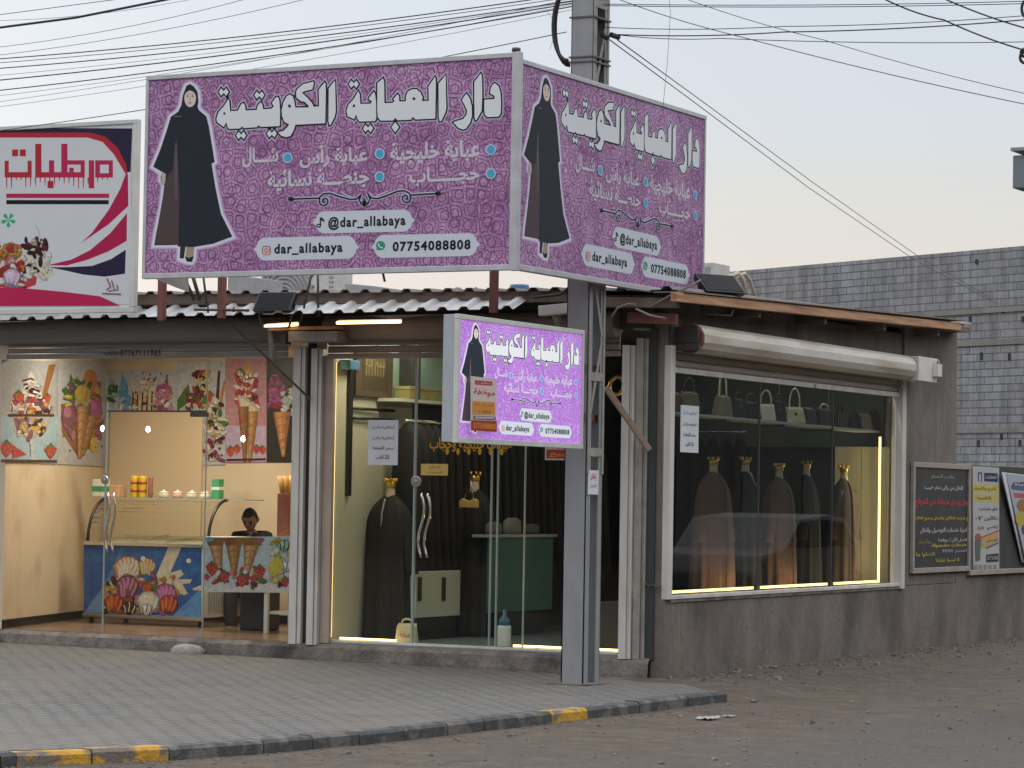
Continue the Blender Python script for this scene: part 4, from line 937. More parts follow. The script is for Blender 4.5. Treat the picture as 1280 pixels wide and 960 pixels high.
RXK = PX1 + .30
r_a, r_b = S(506, 530, RXK), S(745, 530, RXK)
rk = thing('clothes_rack', 'long rail of black abayas along the partition behind the paper notice on the door glass', 'clothes rack', (RXK, (r_a.y + r_b.y) / 2, .4))
zt = S(506, 526, RXK).z
mb = MB(); mb.tube([(RXK, r_a.y, zt), (RXK, r_b.y, zt)], .014, 8); mb.build('rail', M['chrome'], rk)
nk = 26
for k in range(nk):
    y = r_a.y + .06 + k * (r_b.y - r_a.y - .1) / (nk - 1); rs = random.Random(k); L_ = rs.uniform(1.36, 1.62); mb = MB()
    mb.lathe([(.105, 0), (.09, .5), (.075, 1.1), (.062, 1.30), (.02, 1.38)], 20, c=(RXK, y, zt - .02 - L_), fx=2.0, fy=.72, wob=lambda a, z: 1 + .12 * math.sin(6 * a + k) * (1.4 - z) / 1.4)
    for v in mb.bm.verts: v.co.z = zt - .02 - L_ + (v.co.z - (zt - .02 - L_)) * L_ / 1.38
    mb.build('hanging_abaya', M['black_cloth'], rk)
# ------------------------------------------------------------------ inside the abaya shop
WX = PX1 + .003
p0, p1 = S(441, 450, WX), S(487, 500, WX)
fr_ = thing('picture_frame', 'dark framed embroidered picture on the cream wall of the abaya shop', 'picture', (WX, (p0.y + p1.y) / 2, p1.z))
ya, yb = S(441, 470, WX).y, S(487, 470, WX).y; za, zb_ = S(464, 497, WX).z, 2.86
mb = MB(); mb.box((WX, ya, za), (WX + .04, yb, zb_)); mb.build('frame', mat('carved_frame', (.06, .04, .025), .5, c2=(.12, .08, .04), scale=30, bump=.4), fr_, bevel=.008)
art = Art(); art.poly(rect(.10, .07, (yb - ya) - .10, (zb_ - za) - .05), (.075, .055, .035), raw=True)
for k in range(7): art.poly(rect(.16 + k * (yb - ya - .34) / 6.5, .2, .16 + k * (yb - ya - .34) / 6.5 + .03, .42), (.20, .15, .07), raw=True, lift=False)
art.up().text('بسم الله', (.16, .31), (yb - ya - .16, .31), .17, (.33, .27, .15), raw=True)
art.place('picture', M['print'], (WX + .041, ya, za), (0, 1, 0), (0, 0, 1), (1, 0, 0), fr_)
mb = MB(); q0 = S(432, 449, WX); mb.box((WX, S(424, 460, WX).y, S(424, 462, WX).z), (WX + .12, S(436, 460, WX).y, 2.75)); tag(mb.build('wall_speaker', M['blue_plastic'], bevel=.01), 'small blue box mounted high on the cream wall beside the picture', 'wall box')
rl = thing('wall_rail', 'black wall rail with short arms on the cream wall by the abaya doors', 'display rail', (WX, S(434, 600, WX).y, 1.5))
y_ = S(434, 600, WX).y; mb = MB(); mb.box((WX, y_ - .03, S(434, 620, WX).z), (WX + .03, y_ + .03, 2.7)); mb.build('upright', M['black_plastic'], rl)
for py, L_ in ((510, .30), (522, .34)):
    mb = MB(); z = S(434, py, WX).z; mb.tube([(WX + .02, y_, z), (WX + .05, y_ + .75, z)], .014, 8); mb.build('arm', M['black_plastic'], rl)
CX = PX1 + .24
cb = thing('glass_cabinet', 'pale green lit shelf of folded boxes along the partition above the hanging abayas', 'cabinet', (CX, 2.5, 2.2))
c0, c1 = S(497, 497, CX), S(700, 497, CX); zs = S(530, 500, CX).z
mb = MB(); mb.box((PX1 + .004, c0.y, zs - .03), (PX1 + .02, c1.y, 3.03)); mb.build('back_panel', mat('pale_green_panel', (.33, .42, .34), .5), cb)
mb = MB(); mb.box((PX1 + .022, c0.y, zs - .03), (CX, c1.y, zs)); mb.build('shelf', M['white_board'], cb)
for px in (524, 610):
    y = S(px, 470, CX).y; mb = MB(); mb.box((PX1 + .024, y, zs + .002), (CX - .002, y + .03, 3.03)); mb.build('divider', M['dark_metal'] if px == 524 else M['white_board'], cb)
area('cabinet_lamp', (CX - .06, c0.y + .4, 3.0), .06, .8, 1.6, (.85, 1, .85))
for i, (px, w_, lab) in enumerate(((513, .26, 'first yellowish gift box on the left of the lit shelf above the black abayas'), (530, .30, 'second yellowish gift box with a pale lid on the lit shelf above the black abayas'), (546, .24, 'third yellowish gift box just left of the lightbox'))):
    y = S(px, 490, CX - .1).y; t = thing('gift_box', lab, 'box', (CX - .1, y, zs), 'gift boxes on the lit shelf')
    mb = MB(); mb.box((CX - .2, y - w_ / 2, zs + .001), (CX - .04, y + w_ / 2 - .01, zs + .09)); mb.build('box_base', leather('straw_card%d' % i, (.36, .33, .12)), t, bevel=.004)
    mb = MB(); mb.box((CX - .205, y - w_ / 2 - .004, zs + .092), (CX - .035, y + w_ / 2 - .006, zs + .125)); mb.build('lid', leather('straw_lid%d' % i, (.42, .38, .18)), t, bevel=.004)
# two dark mannequins by the doors
mA = mannequin('black abaya on the mannequin with a gold neck cap left of the door', M['black_cloth'], (F(485, 790, .85).x, .85, FZ + .015), rad(-8), h=(F(485, 600, .85).z - FZ) / 1.535 * 1.42, seed=21, chain=True, group='mannequins inside the abaya doors', wide=1.0)
mB = mannequin('slim black abaya mannequin standing behind the door with a gold purse', M['black_cloth'], (F(590, 790, 2.0).x, 2.0, FZ + .02), rad(5), h=1.45, seed=22, group='mannequins inside the abaya doors', wide=.78)
p = F(468, 678, 1.3); mb = MB()
for k in range(4): mb.tube([p + Vector((-.07 + .03 * k, 0, -.05)), p + Vector((-.07 + .03 * k, 0, .04))], .011, 6)
tag(mb.build('gold_bangles', M['gold']), 'gold bangles at the sleeve of the mannequin left of the door', 'bangles')
p = F(585, 632, 1.62); gp = thing('gold_purse', 'small gold purse hanging on a cord before the slim black abaya', 'purse', p)
mb = MB(); hw = .10; mb.prism([(-hw, -.02), (hw, -.02), (hw, .045), (hw * .7, .07), (hw * .3, .055), (0, .045), (-hw * .3, .055), (-hw * .7, .07), (-hw, .045)], p, (1, 0, 0), (0, 0, 1), (0, .04, 0)); mb.build('purse_body', M['gold_flat'], gp, bevel=.008)
mb = MB(); mb.tube([p + Vector((-hw * .5, .02, .06)), p + Vector((.005, .02, .27)), p + Vector((hw * .5, .02, .06))], .006, 6); mb.build('cord', M['chrome'], gp)
DX = PX1 + .55
a, b_ = S(519, 775, DX), S(575, 768, DX); zt = S(545, 714, DX).z; zb = S(545, 771, DX).z
dw = thing('drawer_unit', 'low pale green drawer unit with two dark slots behind the door', 'drawer unit', (DX, (a.y + b_.y) / 2, zb))
mb = MB(); mb.box((PX1 + .14, a.y, zb), (DX, b_.y, zt)); mb.build('cabinet_body', mat('pale_green_laminate', (.42, .45, .36), .4), dw, bevel=.005)
mb = MB(); mb.box((PX1 + .16, a.y + .02, FZ + .012), (DX - .03, b_.y - .02, zb - .001)); mb.build('plinth', M['skirting'], dw)
for px in (524, 554):
    mb = MB(); c = S(px, 735, DX); mb.box((DX + .001, c.y - .03, c.z - .12), (DX + .012, c.y + .03, c.z + .10)); mb.build('handle', M['black_plastic'], dw)
KX = PX1 + .8
a, b_ = S(612, 765, KX), S(690, 765, KX); zt = S(650, 672, KX).z; zb = S(650, 764, KX).z
ct = thing('sales_counter', 'dark teal sales counter with a thin grey top inside the abaya shop', 'counter', (KX, (a.y + b_.y) / 2, zb))
mb = MB(); mb.box((KX - .04, a.y, zb), (KX, b_.y, zt)); mb.build('front_panel', M['teal'], ct, bevel=.005)
mb = MB(); mb.box((KX - .18, a.y - .05, zt + .002), (KX + .03, b_.y + .04, zt + .03)); mb.build('countertop', mat('grey_top', (.30, .32, .31), .3), ct, bevel=.004)
mb = MB(); mb.box((KX - .14, a.y + .1, FZ + .012), (KX - .042, b_.y - .1, zt)); mb.build('base', M['shade_tinted_wall'], ct)
for k, (px, py, w_, h_, v, lab) in enumerate(((617, 668, .30, .12, .10, 'left grey folded bundle on the teal counter'), (640, 668, .34, .16, .16, 'pale rounded bundle in the middle of the teal counter'), (664, 668, .30, .10, .07, 'dark folded bundle on the right of the teal counter'))):
    c = S(px, py, KX - .08); mb = MB(); mb.lathe([(w_ / 2, 0), (w_ / 2 * 1.04, h_ * .3), (w_ / 2 * .95, h_ * .8), (w_ / 2 * .5, h_)], 16, c=(KX - .08, c.y, zt + .031), fx=.30); tag(mb.build('folded_bundle', mat('bundle%d' % k, (v, v, v * .9), .8)), lab, 'clothes')
p = F(630, 806, .45); cn = thing('water_canister', 'white cylindrical canister with a blue cap on the floor behind the glass', 'canister', (p.x, .45, FZ + .012))
mb = MB(); mb.lathe([(.060, 0), (.062, .01), (.062, .17), (.058, .19)], 20, c=(p.x, .45, FZ + .012)); mb.build('body', M['white_board'], cn)
mb = MB(); mb.lathe([(.05, .19), (.05, .24), (.02, .27), (.015, .33)], 16, c=(p.x, .45, FZ + .014)); mb.build('cap', mat('clear_blue', (.03, .12, .18), .3), cn)
p = F(507, 803, .3); fb = handbag('cream paper carrier bag with red print on the floor by the left door', 'paper bag', mat('cream_paper_bag', (.66, .54, .30), .6), (p.x, .32, FZ + .012), rad(10), .20, .17, .12, .05, None, .88, name='carrier_bag')
art = Art(); art.text('عباية', (-.05, .08), (.05, .08), .06, (.35, .03, .02), raw=True); art.place('print', M['print'], (0, -.066, 0), (1, 0, 0), (0, 0.17, 1), (0, -1, 0), None).parent = fb
# ------------------------------------------------------------------ papers and small plates on the glass
def sheet(name, label, cat, o, u, v, n, w_, h_, m, art=None, th=.002):
    o, u, v, n = Vector(o), Vector(u), Vector(v), Vector(n)
    t = thing(name, label, cat, o)
    mb = MB(); mb.hexa([o, o + u * w_, o + u * w_ + n * th, o + n * th, o + v * h_, o + u * w_ + v * h_, o + u * w_ + v * h_ + n * th, o + v * h_ + n * th]); mb.build('sheet', m, t)
    if art: art.place('lettering', M['print'], o + n * th, u, v, n, t, base=.0006)
    return t
X_, Y_, Z_ = Vector((1, 0, 0)), Vector((0, 1, 0)), Vector((0, 0, 1))
def notice_art(w_, h_):
    a = Art(); ink = (.03, .03, .04)
    for txt, zc, hh, wd in (('تخفيضات', .84, .10, .74), ('تخفيضات', .60, .10, .74), ('سعر القطعة', .37, .10, .70), ('25 الف', .18, .09, .45)):
        a.text(txt, ((.5 - wd / 2) * w_, zc * h_), ((.5 + wd / 2) * w_, zc * h_), hh * h_, ink, raw=True, bold=.008)
    return a
a, b_ = F(459.5, 581, .09), F(498, 525, .09); sheet('paper_notice', 'white paper notice with four printed lines taped on the abaya door glass', 'notice', (a.x, .092, a.z), X_, Z_, -Y_, b_.x - a.x, b_.z - a.z, M['paper'], notice_art(b_.x - a.x, b_.z - a.z))
a, b_ = S(850, 565, GX + .007), S(873.5, 508, GX + .007); sheet('paper_notice', 'white paper notice with four printed lines taped inside the street window', 'notice', (GX + .007, a.y, a.z), Y_, Z_, X_, b_.y - a.y, b_.z - a.z, M['paper'], notice_art(b_.y - a.y, b_.z - a.z))
a, b_ = F(526, 594, .09), F(560, 580, .09); ar = Art(); w_, h_ = b_.x - a.x, b_.z - a.z
ar.text('الدفع', (.3 * w_, .70 * h_), (.72 * w_, .70 * h_), .3 * h_, (.08, .04, .01), raw=True).text('اسحب', (.25 * w_, .27 * h_), (.78 * w_, .27 * h_), .3 * h_, (.08, .04, .01), raw=True)
sheet('gold_plate', 'small gold plate with dark lettering on the door glass above the handles', 'door plate', (a.x, .092, a.z), X_, Z_, -Y_, w_, h_, M['gold_flat'], ar)
# gold cut-out lettering across the glass under the lightbox
ar = Art(); gold = (.55, .30, .02); a, b_ = F(537, 557, .09), F(640, 553, .09)
ar.text('عبايات خليجية وحجاب', (0, .06), (b_.x - a.x, .06), .13, gold, raw=True, bold=.02)
for k in range(6): ar.poly(ell(.18 + k * .11, .0, .018, .03), gold, raw=True)
tag(ar.place('gold_lettering', M['print'], (a.x, .092, a.z - .05), X_, Z_, -Y_), 'gold lettering stuck across the door glass just under the purple lightbox', 'lettering')
a, b_ = F(681, 575, .09), F(720, 557, .09); ar = Art(); w_, h_ = b_.x - a.x, b_.z - a.z
ar.poly(rect(.05 * w_, .1 * h_, .97 * w_, .72 * h_), (.30, .05, .03), raw=True).text('للبيع', (.15 * w_, .4 * h_), (.9 * w_, .4 * h_), .42 * h_, (.62, .25, .10), raw=True, bold=.02).text('مطلوب', (.2 * w_, .86 * h_), (.8 * w_, .86 * h_), .2 * h_, (.1, .02, .02), raw=True)
sheet('red_sticker', 'small red sticker on the glass left of the steel post', 'sticker', (a.x, .092, a.z), X_, Z_, -Y_, w_, h_, mat('pink_paper', (.55, .42, .38), .6), ar)
# gold hoop inside, right of the post
c = F(771, 482, .6); mb = MB(); mb.tube([c + Vector((.07 * math.cos(t), .02 * math.sin(t), .08 * math.sin(t))) for t in (2 * math.pi * k / 20 for k in range(20))], .018, 8, closed=True); tag(mb.build('gold_hoop', M['gold']), 'gold hoop hanging inside the glass right of the steel post', 'hoop')
# ================================================================== sweet shop interior
PPX = lambda n: (lambda p: p)
def wall_conv(o, u, v):
    o, u, v = Vector(o), Vector(u), Vector(v); n = u.cross(v)
    return lambda p: (lambda q: ((q - o).dot(u), (q - o).dot(v)))(PL(p[0], p[1], o, n))
ink = dict(choc=(.05, .02, .012), cream=(.62, .55, .42), white=(.66, .64, .62), straw=(.42, .04, .035), leaf=(.06, .16, .03), waffle=(.42, .21, .075), waffled=(.27, .12, .04), waffl=(.52, .30, .13),
           yellow=(.60, .46, .08), orange=(.55, .23, .03), pink=(.55, .24, .34), mag=(.40, .09, .30), blue=(.13, .36, .55), mint=(.30, .50, .36), plum=(.22, .08, .14), grey=(.47, .50, .54), grey2=(.38, .40, .43), sky=(.32, .48, .58), dark=(.03, .022, .025), gold=(.50, .30, .08), berry=(.20, .02, .06))
ink = {k: tuple(v * .88 for v in c) for k, c in ink.items()}
def mixc(c, k): return tuple(min(.9, v * k) for v in c)
def swirl(a, cx, cy, r, c1, c2, n=5):
    """a scoop as a photograph shows it: dark rim, body, soft light side, glossy sauce running down"""
    rs = random.Random(int(cx * 31 + cy * 17)); rag = lambda q, k, dx=0, dy=0: [(cx + dx + q * (1 + .06 * math.sin(5 * t + cx) + .04 * math.sin(11 * t + cy)) * math.cos(t), cy + dy + q * k * (1 + .05 * math.sin(7 * t + cx)) * math.sin(t)) for t in (2 * math.pi * i / 26 for i in range(26))]
    a.poly(rag(r * 1.03, .95), mixc(c1, .40)); a.poly(rag(r * .93, .93, -r * .03, -r * .04), mixc(c1, .75)); a.poly(rag(r * .76, .9, -r * .10, -r * .12), c1); a.poly(rag(r * .45, .8, -r * .2, -r * .25), mixc(c1, 1.3)); 
    for k in range(n):
        t0 = math.pi * (1.15 + .7 * k / max(1, n - 1)); ln = r * rs.uniform(.9, 1.5); x0, y0 = cx + r * .85 * math.cos(t0), cy + r * .85 * math.sin(t0)
        P_ = [(x0 + ln * q * .30 * math.cos(t0 + math.pi) + r * .08 * math.sin(q * 5), y0 + ln * q) for q in (0, .25, .5, .75, 1)]; P_ = [p for p in P_ if ((p[0] - cx) ** 2 + (p[1] - cy) ** 2) < r * r * .95] or P_[:2]
        if len(P_) > 1: a.strokes(P_, r * .17, c2); a.poly(ell(P_[-1][0], P_[-1][1], r * .10, r * .13, 10), c2)
    a.poly(ell(cx - r * .35, cy - r * .45, r * .13, r * .06, 10, -.6), mixc(c1, 1.7))
def pile(a, x0, y0, x1, y1, cols, n, r, seed=1, inside=None):
    """heap of small shaded fruits, crumbs and cream blobs"""
    rs = random.Random(seed)
    for k in range(n):
        x, y = rs.uniform(x0, x1), y0 + (y1 - y0) * (k + rs.random()) / n; q = r * rs.uniform(.5, 1.15); c = ink[rs.choice(cols)]; ro = rs.uniform(0, 3); rag = 1 + 1.1 * rs.random()
        a.poly(ell(x, y, q * rag, q * .8, 11, ro), mixc(c, .5)); a.poly(ell(x - q * .10, y - q * .12, q * .84 * rag, q * .64, 11, ro), mixc(c, rs.uniform(.75, 1.1)))
        if rs.random() < .4: a.poly(ell(x - q * .25, y - q * .25, q * .5 * rag, q * .2, 8, ro), mixc(c, 1.3))
        if rs.random() < .3: a.strokes([(x - q, y), (x, y + q * .3), (x + q * .9, y - q * .2)], q * .22, ink['choc'])
def berry(a, cx, cy, r):
    a.poly([(cx - r, cy - r * .5), (cx - r * .4, cy - r), (cx + r * .4, cy - r), (cx + r, cy - r * .5), (cx + r * .55, cy + r * .5), (cx, cy + r * 1.1), (cx - r * .55, cy + r * .5)], ink['straw'])
    a.poly([(cx - r, cy - r * 1.2), (cx, cy - r * .7), (cx + r, cy - r * 1.2), (cx + r * .4, cy - r * 1.0), (cx, cy - r * 1.5), (cx - r * .4, cy - r)], ink['leaf'])
    for k in range(5): a.poly(ell(cx + r * .5 * math.cos(k * 1.3), cy + r * .4 * math.sin(k * 1.3), r * .09), ink['gold'], lift=False)
    a.up()
def cone(a, x0, x1, y0, xt, yt, c='waffle'):
    a.poly([(x0, y0), (x1, y0), (xt + 2, yt), (xt - 2, yt)], mixc(ink[c], .62)); a.poly([(x0 + (x1 - x0) * .1, y0), (x0 + (x1 - x0) * .75, y0), (xt + .8, yt - 2), (xt - 1.5, yt - 2)], ink[c]); a.poly([(x0 + (x1 - x0) * .22, y0), (x0 + (x1 - x0) * .45, y0), (xt, yt - 6), (xt - .8, yt - 6)], mixc(ink[c], 1.35))
    for k in range(1, 6):
        f = k / 6; xa, xb = x0 + (xt - x0) * f, x1 + (xt - x1) * f; yy = y0 + (yt - y0) * f
        a.strokes([(xa, yy), (xa + (xb - xa) * .5, yy - (yt - y0) * .10 + 2)], 1.0, ink['waffled']); a.strokes([(xb, yy), (xa + (xb - xa) * .5, yy - (yt - y0) * .10 + 2)], 1.0, ink['waffled'])
def poster(name, lab, o, u, v, quad, draw, m=None):
    """quad: the sheet's four corners in the picture (tl, tr, br, bl)"""
    cv = wall_conv(o, u, v); a = Art(cv); a.poly(quad[0], quad[1]); draw(a)
    n = Vector(u).cross(Vector(v)); n = n if n.dot(FWD) < 0 else -n
    P_ = [cv(p) for p in quad[0]]; t = thing(name, lab, 'poster', Vector(o) + Vector(u) * P_[3][0] + Vector(v) * P_[3][1], 'ice cream posters')
    mb = MB(); pts = [Vector(o) + Vector(u) * x + Vector(v) * y for x, y in P_]; mb.hexa([p + n * .001 for p in pts] + [p + n * .006 for p in pts]); mb.build('backing', M['white_board'], t)
    a.place('print', m or M['photo'], Vector(o) + n * .0065, u, v, n, t); return t
Lo = WA + WN * .004
def d1(a):
    a.poly([(0, 520), (72, 520), (70, 578), (0, 578)], ink['sky'])
    a.poly([(60, 456), (69, 455), (56, 500), (50, 500)], ink['waffled'])
    a.poly([(10, 517), (65, 517), (58, 538), (48, 548), (28, 549), (16, 540)], ink['grey2'])
    a.poly([(16, 522), (36, 522), (34, 545), (20, 540)], ink['plum']); a.poly([(36, 530), (56, 526), (52, 542), (40, 545)], ink['gold'])
    for x, y, r in ((20, 508, 10), (31, 511, 11), (45, 510, 11), (56, 511, 9)): swirl(a, x, y, r, ink['white'], ink['choc'], 4)
    a.poly([(30, 482), (36, 466), (39, 464), (44, 478), (50, 490), (54, 500), (22, 500), (26, 490)], ink['white'])
    for k in range(5): a.strokes([(27 + k * 1.5, 476 + k * 5), (38, 473 + k * 6), (47 + k, 480 + k * 5)], 2.4, ink['choc'])
    pile(a, 17, 499, 60, 517, ['white', 'cream', 'plum', 'choc', 'straw', 'gold', 'white'], 34, 4.2, 3); pile(a, 22, 522, 54, 545, ['plum', 'gold', 'choc', 'cream', 'grey'], 26, 4, 4); pile(a, 28, 478, 48, 497, ['white', 'white', 'choc', 'grey'], 16, 3.4, 5)
    berry(a, 22, 497, 7); berry(a, 58, 498, 5)
    a.strokes([(9, 519), (66, 519)], 3, ink['choc']); a.poly([(36, 549), (41, 549), (40, 572), (48, 577), (28, 577), (37, 572)], ink['grey'])
    berry(a, 7, 562, 9); a.poly([(14, 556), (32, 568), (14, 573)], ink['straw']); berry(a, 62, 565, 8)
    a.poly([(0, 574), (70, 575), (70, 578), (0, 578)], ink['choc'])
def d2(a):
    a.poly(ell(112, 476, 9, 15), ink['orange']); a.poly([(87, 466), (93, 480), (96, 500), (84, 500)], ink['leaf']); a.poly([(80, 482), (90, 492), (96, 504), (78, 500)], ink['leaf']); a.poly([(118, 484), (127, 474), (124, 500), (114, 500)], ink['yellow'])
    a.poly([(75, 505), (124, 500), (124, 540), (100, 574), (98, 574), (76, 540)], ink['waffled'])
    a.poly(ell(84, 522, 9, 17), ink['plum']); a.poly(ell(85, 516, 6, 9), ink['pink']); a.poly(ell(119, 512, 8, 16), ink['mag']); a.poly(ell(121, 500, 5, 8), ink['plum'])
    a.poly(ell(102, 491, 10, 12), ink['yellow']); a.poly(ell(102, 504, 10, 8), ink['mint'])
    pile(a, 78, 474, 124, 512, ['leaf', 'yellow', 'orange', 'mint', 'mag', 'plum', 'leaf'], 30, 4.2, 6); a.poly(ell(102, 493, 10, 12), mixc(ink['yellow'], .8)); a.poly(ell(100, 490, 7, 8), ink['yellow']); pile(a, 77, 512, 124, 545, ['plum', 'mag', 'pink', 'orange', 'waffled'], 28, 4.5, 7); a.poly(ell(85, 520, 8, 13), ink['plum']); a.poly(ell(83, 515, 5, 7), mixc(ink['pink'], .8)); a.poly(ell(118, 512, 7, 13), ink['mag']); a.poly(ell(116, 507, 4, 6), mixc(ink['mag'], 1.5))
    cone(a, 94, 110, 508, 98, 573, 'waffl'); cone(a, 108, 122, 520, 102, 570, 'waffle'); a.poly(ell(116, 556, 5, 10), ink['yellow'])
    for k in range(7): a.poly(ell(78 + k * 8, 545 + (k * 37) % 19, 1.3), ink['leaf'], lift=False)
E1 = [p for p in ((0, 449), (72, 450), (70, 578), (0, 578))]
poster('poster', 'poster of a chocolate striped sundae in a glass bowl with strawberries', Lo, WU, Z_, ([(1, 450), (71, 451), (69.5, 580), (1, 577.5)], ink['grey2']), d1)
poster('poster', 'poster of an ice cream cone packed with yellow and purple scoops and fruit', Lo, WU, Z_, ([(72, 451), (131, 452), (131, 583), (71, 580)], ink['grey']), d2)
Bo = Vector((-8.2, BK - .004, 0))
def d3(a):
    a.poly(ell(141, 488, 6, 8), ink['leaf']); a.poly([(148, 514), (150, 482), (153, 466), (160, 480), (163, 514)], ink['blue']); a.poly([(163, 514), (168, 486), (178, 482), (183, 466), (190, 480), (196, 492), (198, 514)], ink['cream'])
    for k in range(5): a.strokes([(167 + k * 6, 488), (166 + k * 6, 514)], 2, ink['choc'])
    for k in range(5): a.poly(ell(170 + k * 5.6, 486, 3.4), ink['white'])
    a.poly([(194, 514), (193, 492), (198, 480), (205, 484), (209, 468), (212, 484), (216, 498), (217, 514)], ink['pink']); a.poly([(203, 484), (210, 468), (211, 490)], ink['plum'])
    pile(a, 150, 482, 163, 514, ['blue', 'blue', 'sky', 'white'], 16, 3.5, 8); pile(a, 168, 472, 196, 512, ['cream', 'white', 'cream', 'choc', 'gold'], 30, 3.6, 9); pile(a, 197, 482, 216, 514, ['pink', 'pink', 'mag', 'plum', 'white'], 22, 3.8, 10); pile(a, 137, 480, 146, 500, ['leaf', 'mint'], 8, 3.5, 11)
    for k in range(7): a.poly(ell(180 + (k * 29) % 36, 466 + (k * 5) % 9, 1.2), ink['plum'], lift=False)
poster('poster', 'poster of three tall blue, cream and pink ice cream cups', Bo, X_, Z_, ([(133, 463), (222, 462), (222, 522), (133, 522)], ink['grey']), d3)
def d4(a):
    a.poly([(222, 514), (222, 500), (230, 488), (236, 480), (240, 500)], ink['leaf']); a.poly([(240, 486), (248, 462), (256, 450), (260, 470), (264, 488)], ink['cream']); a.poly([(243, 464), (258, 462), (252, 474)], ink['straw'])
    for k in range(9): a.poly(ell(236 + (k % 5) * 4, 494 + (k // 5) * 6, 3.4), ink['berry'])
    a.poly([(269, 512), (273, 464), (276, 463), (274, 510)], ink['choc']); a.poly([(272, 512), (280, 476), (283, 477), (277, 512)], ink['waffle'])
    berry(a, 263, 496, 6); swirl(a, 262, 514, 12, ink['white'], ink['choc'], 5); a.poly([(256, 528), (276, 520), (272, 536), (258, 545)], ink['gold']); swirl(a, 274, 548, 8, ink['cream'], ink['choc'], 3); swirl(a, 262, 556, 7, ink['plum'], ink['white'], 3)
    pile(a, 232, 488, 258, 512, ['berry', 'straw', 'berry', 'leaf', 'cream'], 26, 3.6, 12); pile(a, 242, 462, 264, 488, ['cream', 'white', 'choc', 'yellow'], 16, 3.4, 13); pile(a, 254, 500, 280, 545, ['white', 'cream', 'choc', 'leaf', 'gold', 'white'], 36, 4.2, 14); pile(a, 256, 548, 279, 576, ['plum', 'choc', 'cream', 'berry'], 16, 3.4, 15)
    for k in range(6): a.poly(ell(258 + k * 4, 566 + (k * 7) % 8, 1.6), ink['berry'], lift=False)
poster('poster', 'poster of a banana split with berries and wafer sticks', Bo, X_, Z_, ([(222.5, 452), (282, 451), (282, 581), (222.5, 582)], ink['grey']), d4)
def d5(a):
    a.poly([(283, 532), (333, 532), (333, 577), (283, 577)], (.42, .33, .48)); a.poly([(304, 466), (312, 448), (318, 470)], ink['waffl'])
    berry(a, 301, 472, 9); swirl(a, 313, 475, 9, ink['white'], ink['choc'], 4); a.poly([(294, 490), (306, 486), (322, 492), (327, 512), (314, 520), (297, 500)], ink['straw']); a.poly([(296, 492), (305, 495), (326, 510), (322, 521), (312, 525), (300, 508)], ink['cream'])
    pile(a, 296, 466, 324, 510, ['straw', 'white', 'choc', 'cream', 'leaf', 'straw', 'white'], 44, 4.0, 16); a.poly([(297, 494), (306, 497), (325, 512), (321, 522), (312, 526), (301, 509)], mixc(ink['cream'], .7)); a.poly([(299, 495), (306, 499), (322, 512), (317, 519), (311, 521), (303, 509)], ink['cream'])
    cone(a, 298, 312, 508, 307, 578, 'waffled'); cone(a, 311, 324, 514, 313, 577, 'waffle'); berry(a, 289, 565, 6); berry(a, 297, 562, 5); berry(a, 321, 562, 5); berry(a, 329, 563, 5)
    a.strokes([(284, 575), (333, 574)], 2.5, ink['choc'])
poster('poster', 'pink poster of two waffle cones with strawberries', Bo, X_, Z_, ([(283, 448), (333.5, 448), (333.5, 578), (283, 578.5)], (.40, .20, .24)), d5)
def d6(a):
    a.poly(ell(346, 487, 11, 15), ink['plum']); a.poly(ell(344, 476, 6, 8), ink['mag']); a.poly([(352, 490), (366, 484), (367, 520), (352, 520)], ink['grey2'])
    pile(a, 338, 474, 356, 510, ['plum', 'plum', 'berry', 'mag'], 22, 4.5, 17); pile(a, 352, 490, 366, 522, ['grey2', 'grey', 'mint', 'choc'], 18, 3.5, 18)
    for k in range(6): a.strokes([(337, 500), (348 + k, 482 + k * 5)], .8, ink['mag'])
    cone(a, 342, 364, 515, 355, 571, 'waffle')
poster('poster', 'black poster of a purple scoop on a plain cone by the door frame', Bo, X_, Z_, ([(334, 447), (369, 447), (369, 578), (334, 578)], (.022, .02, .022)), d6)
mb = MB(); a, b_ = F(136, 640, BK - .02), F(254, 514, BK - .02)
mb.box((a.x, BK - .03, F(136, 700, BK).z), (b_.x, BK - .008, b_.z)); tag(mb.build('plain_board', M['board']), 'plain cream board covering the lower middle of the poster wall', 'board')
# freezer
FY = 1.55
fa, fb_ = F(104, 770, FY), F(252.5, 772, FY); fz0, fz1 = F(180, 770, FY).z, F(180, 683, FY).z
fz = thing('ice_cream_freezer', 'blue fronted ice cream display freezer with curved glass on top', 'display freezer', ((fa.x + fb_.x) / 2, FY + .35, FZ))
x0, x1 = fa.x, fb_.x; y1 = FY + .72
mb = MB(); mb.box((x0, FY, fz0), (x1, y1, fz1)); mb.build('cabinet_body', M['white_board'], fz, bevel=.01)
cv = wall_conv((x0, FY, 0), X_, Z_); a = Art(cv)
a.poly([(105, 680), (252, 684), (252, 771), (105, 766)], (.025, .10, .30)); a.poly([(112, 766), (150, 690), (185, 768)], (.055, .17, .42), lift=True); a.poly([(215, 770), (252, 735), (252, 771)], (.10, .26, .50)); a.poly([(105, 766), (128, 735), (140, 768)], (.14, .26, .45))
a.poly([(211, 683), (227, 684), (213, 716), (226, 712), (230, 718), (222, 724), (240, 724), (238, 729), (228, 730), (235, 742), (230, 744), (216, 738), (205, 742), (190, 728), (197, 716)], ink['cream']); a.poly(ell(236, 701, 3), ink['white']); a.poly([(240, 736), (252, 731), (252, 738), (243, 738)], ink['cream'])
swirl(a, 160, 712, 18, ink['waffl'], ink['white'], 7); swirl(a, 184, 708, 11, ink['gold'], ink['cream'], 5); a.poly(ell(179, 698, 3), ink['white'])
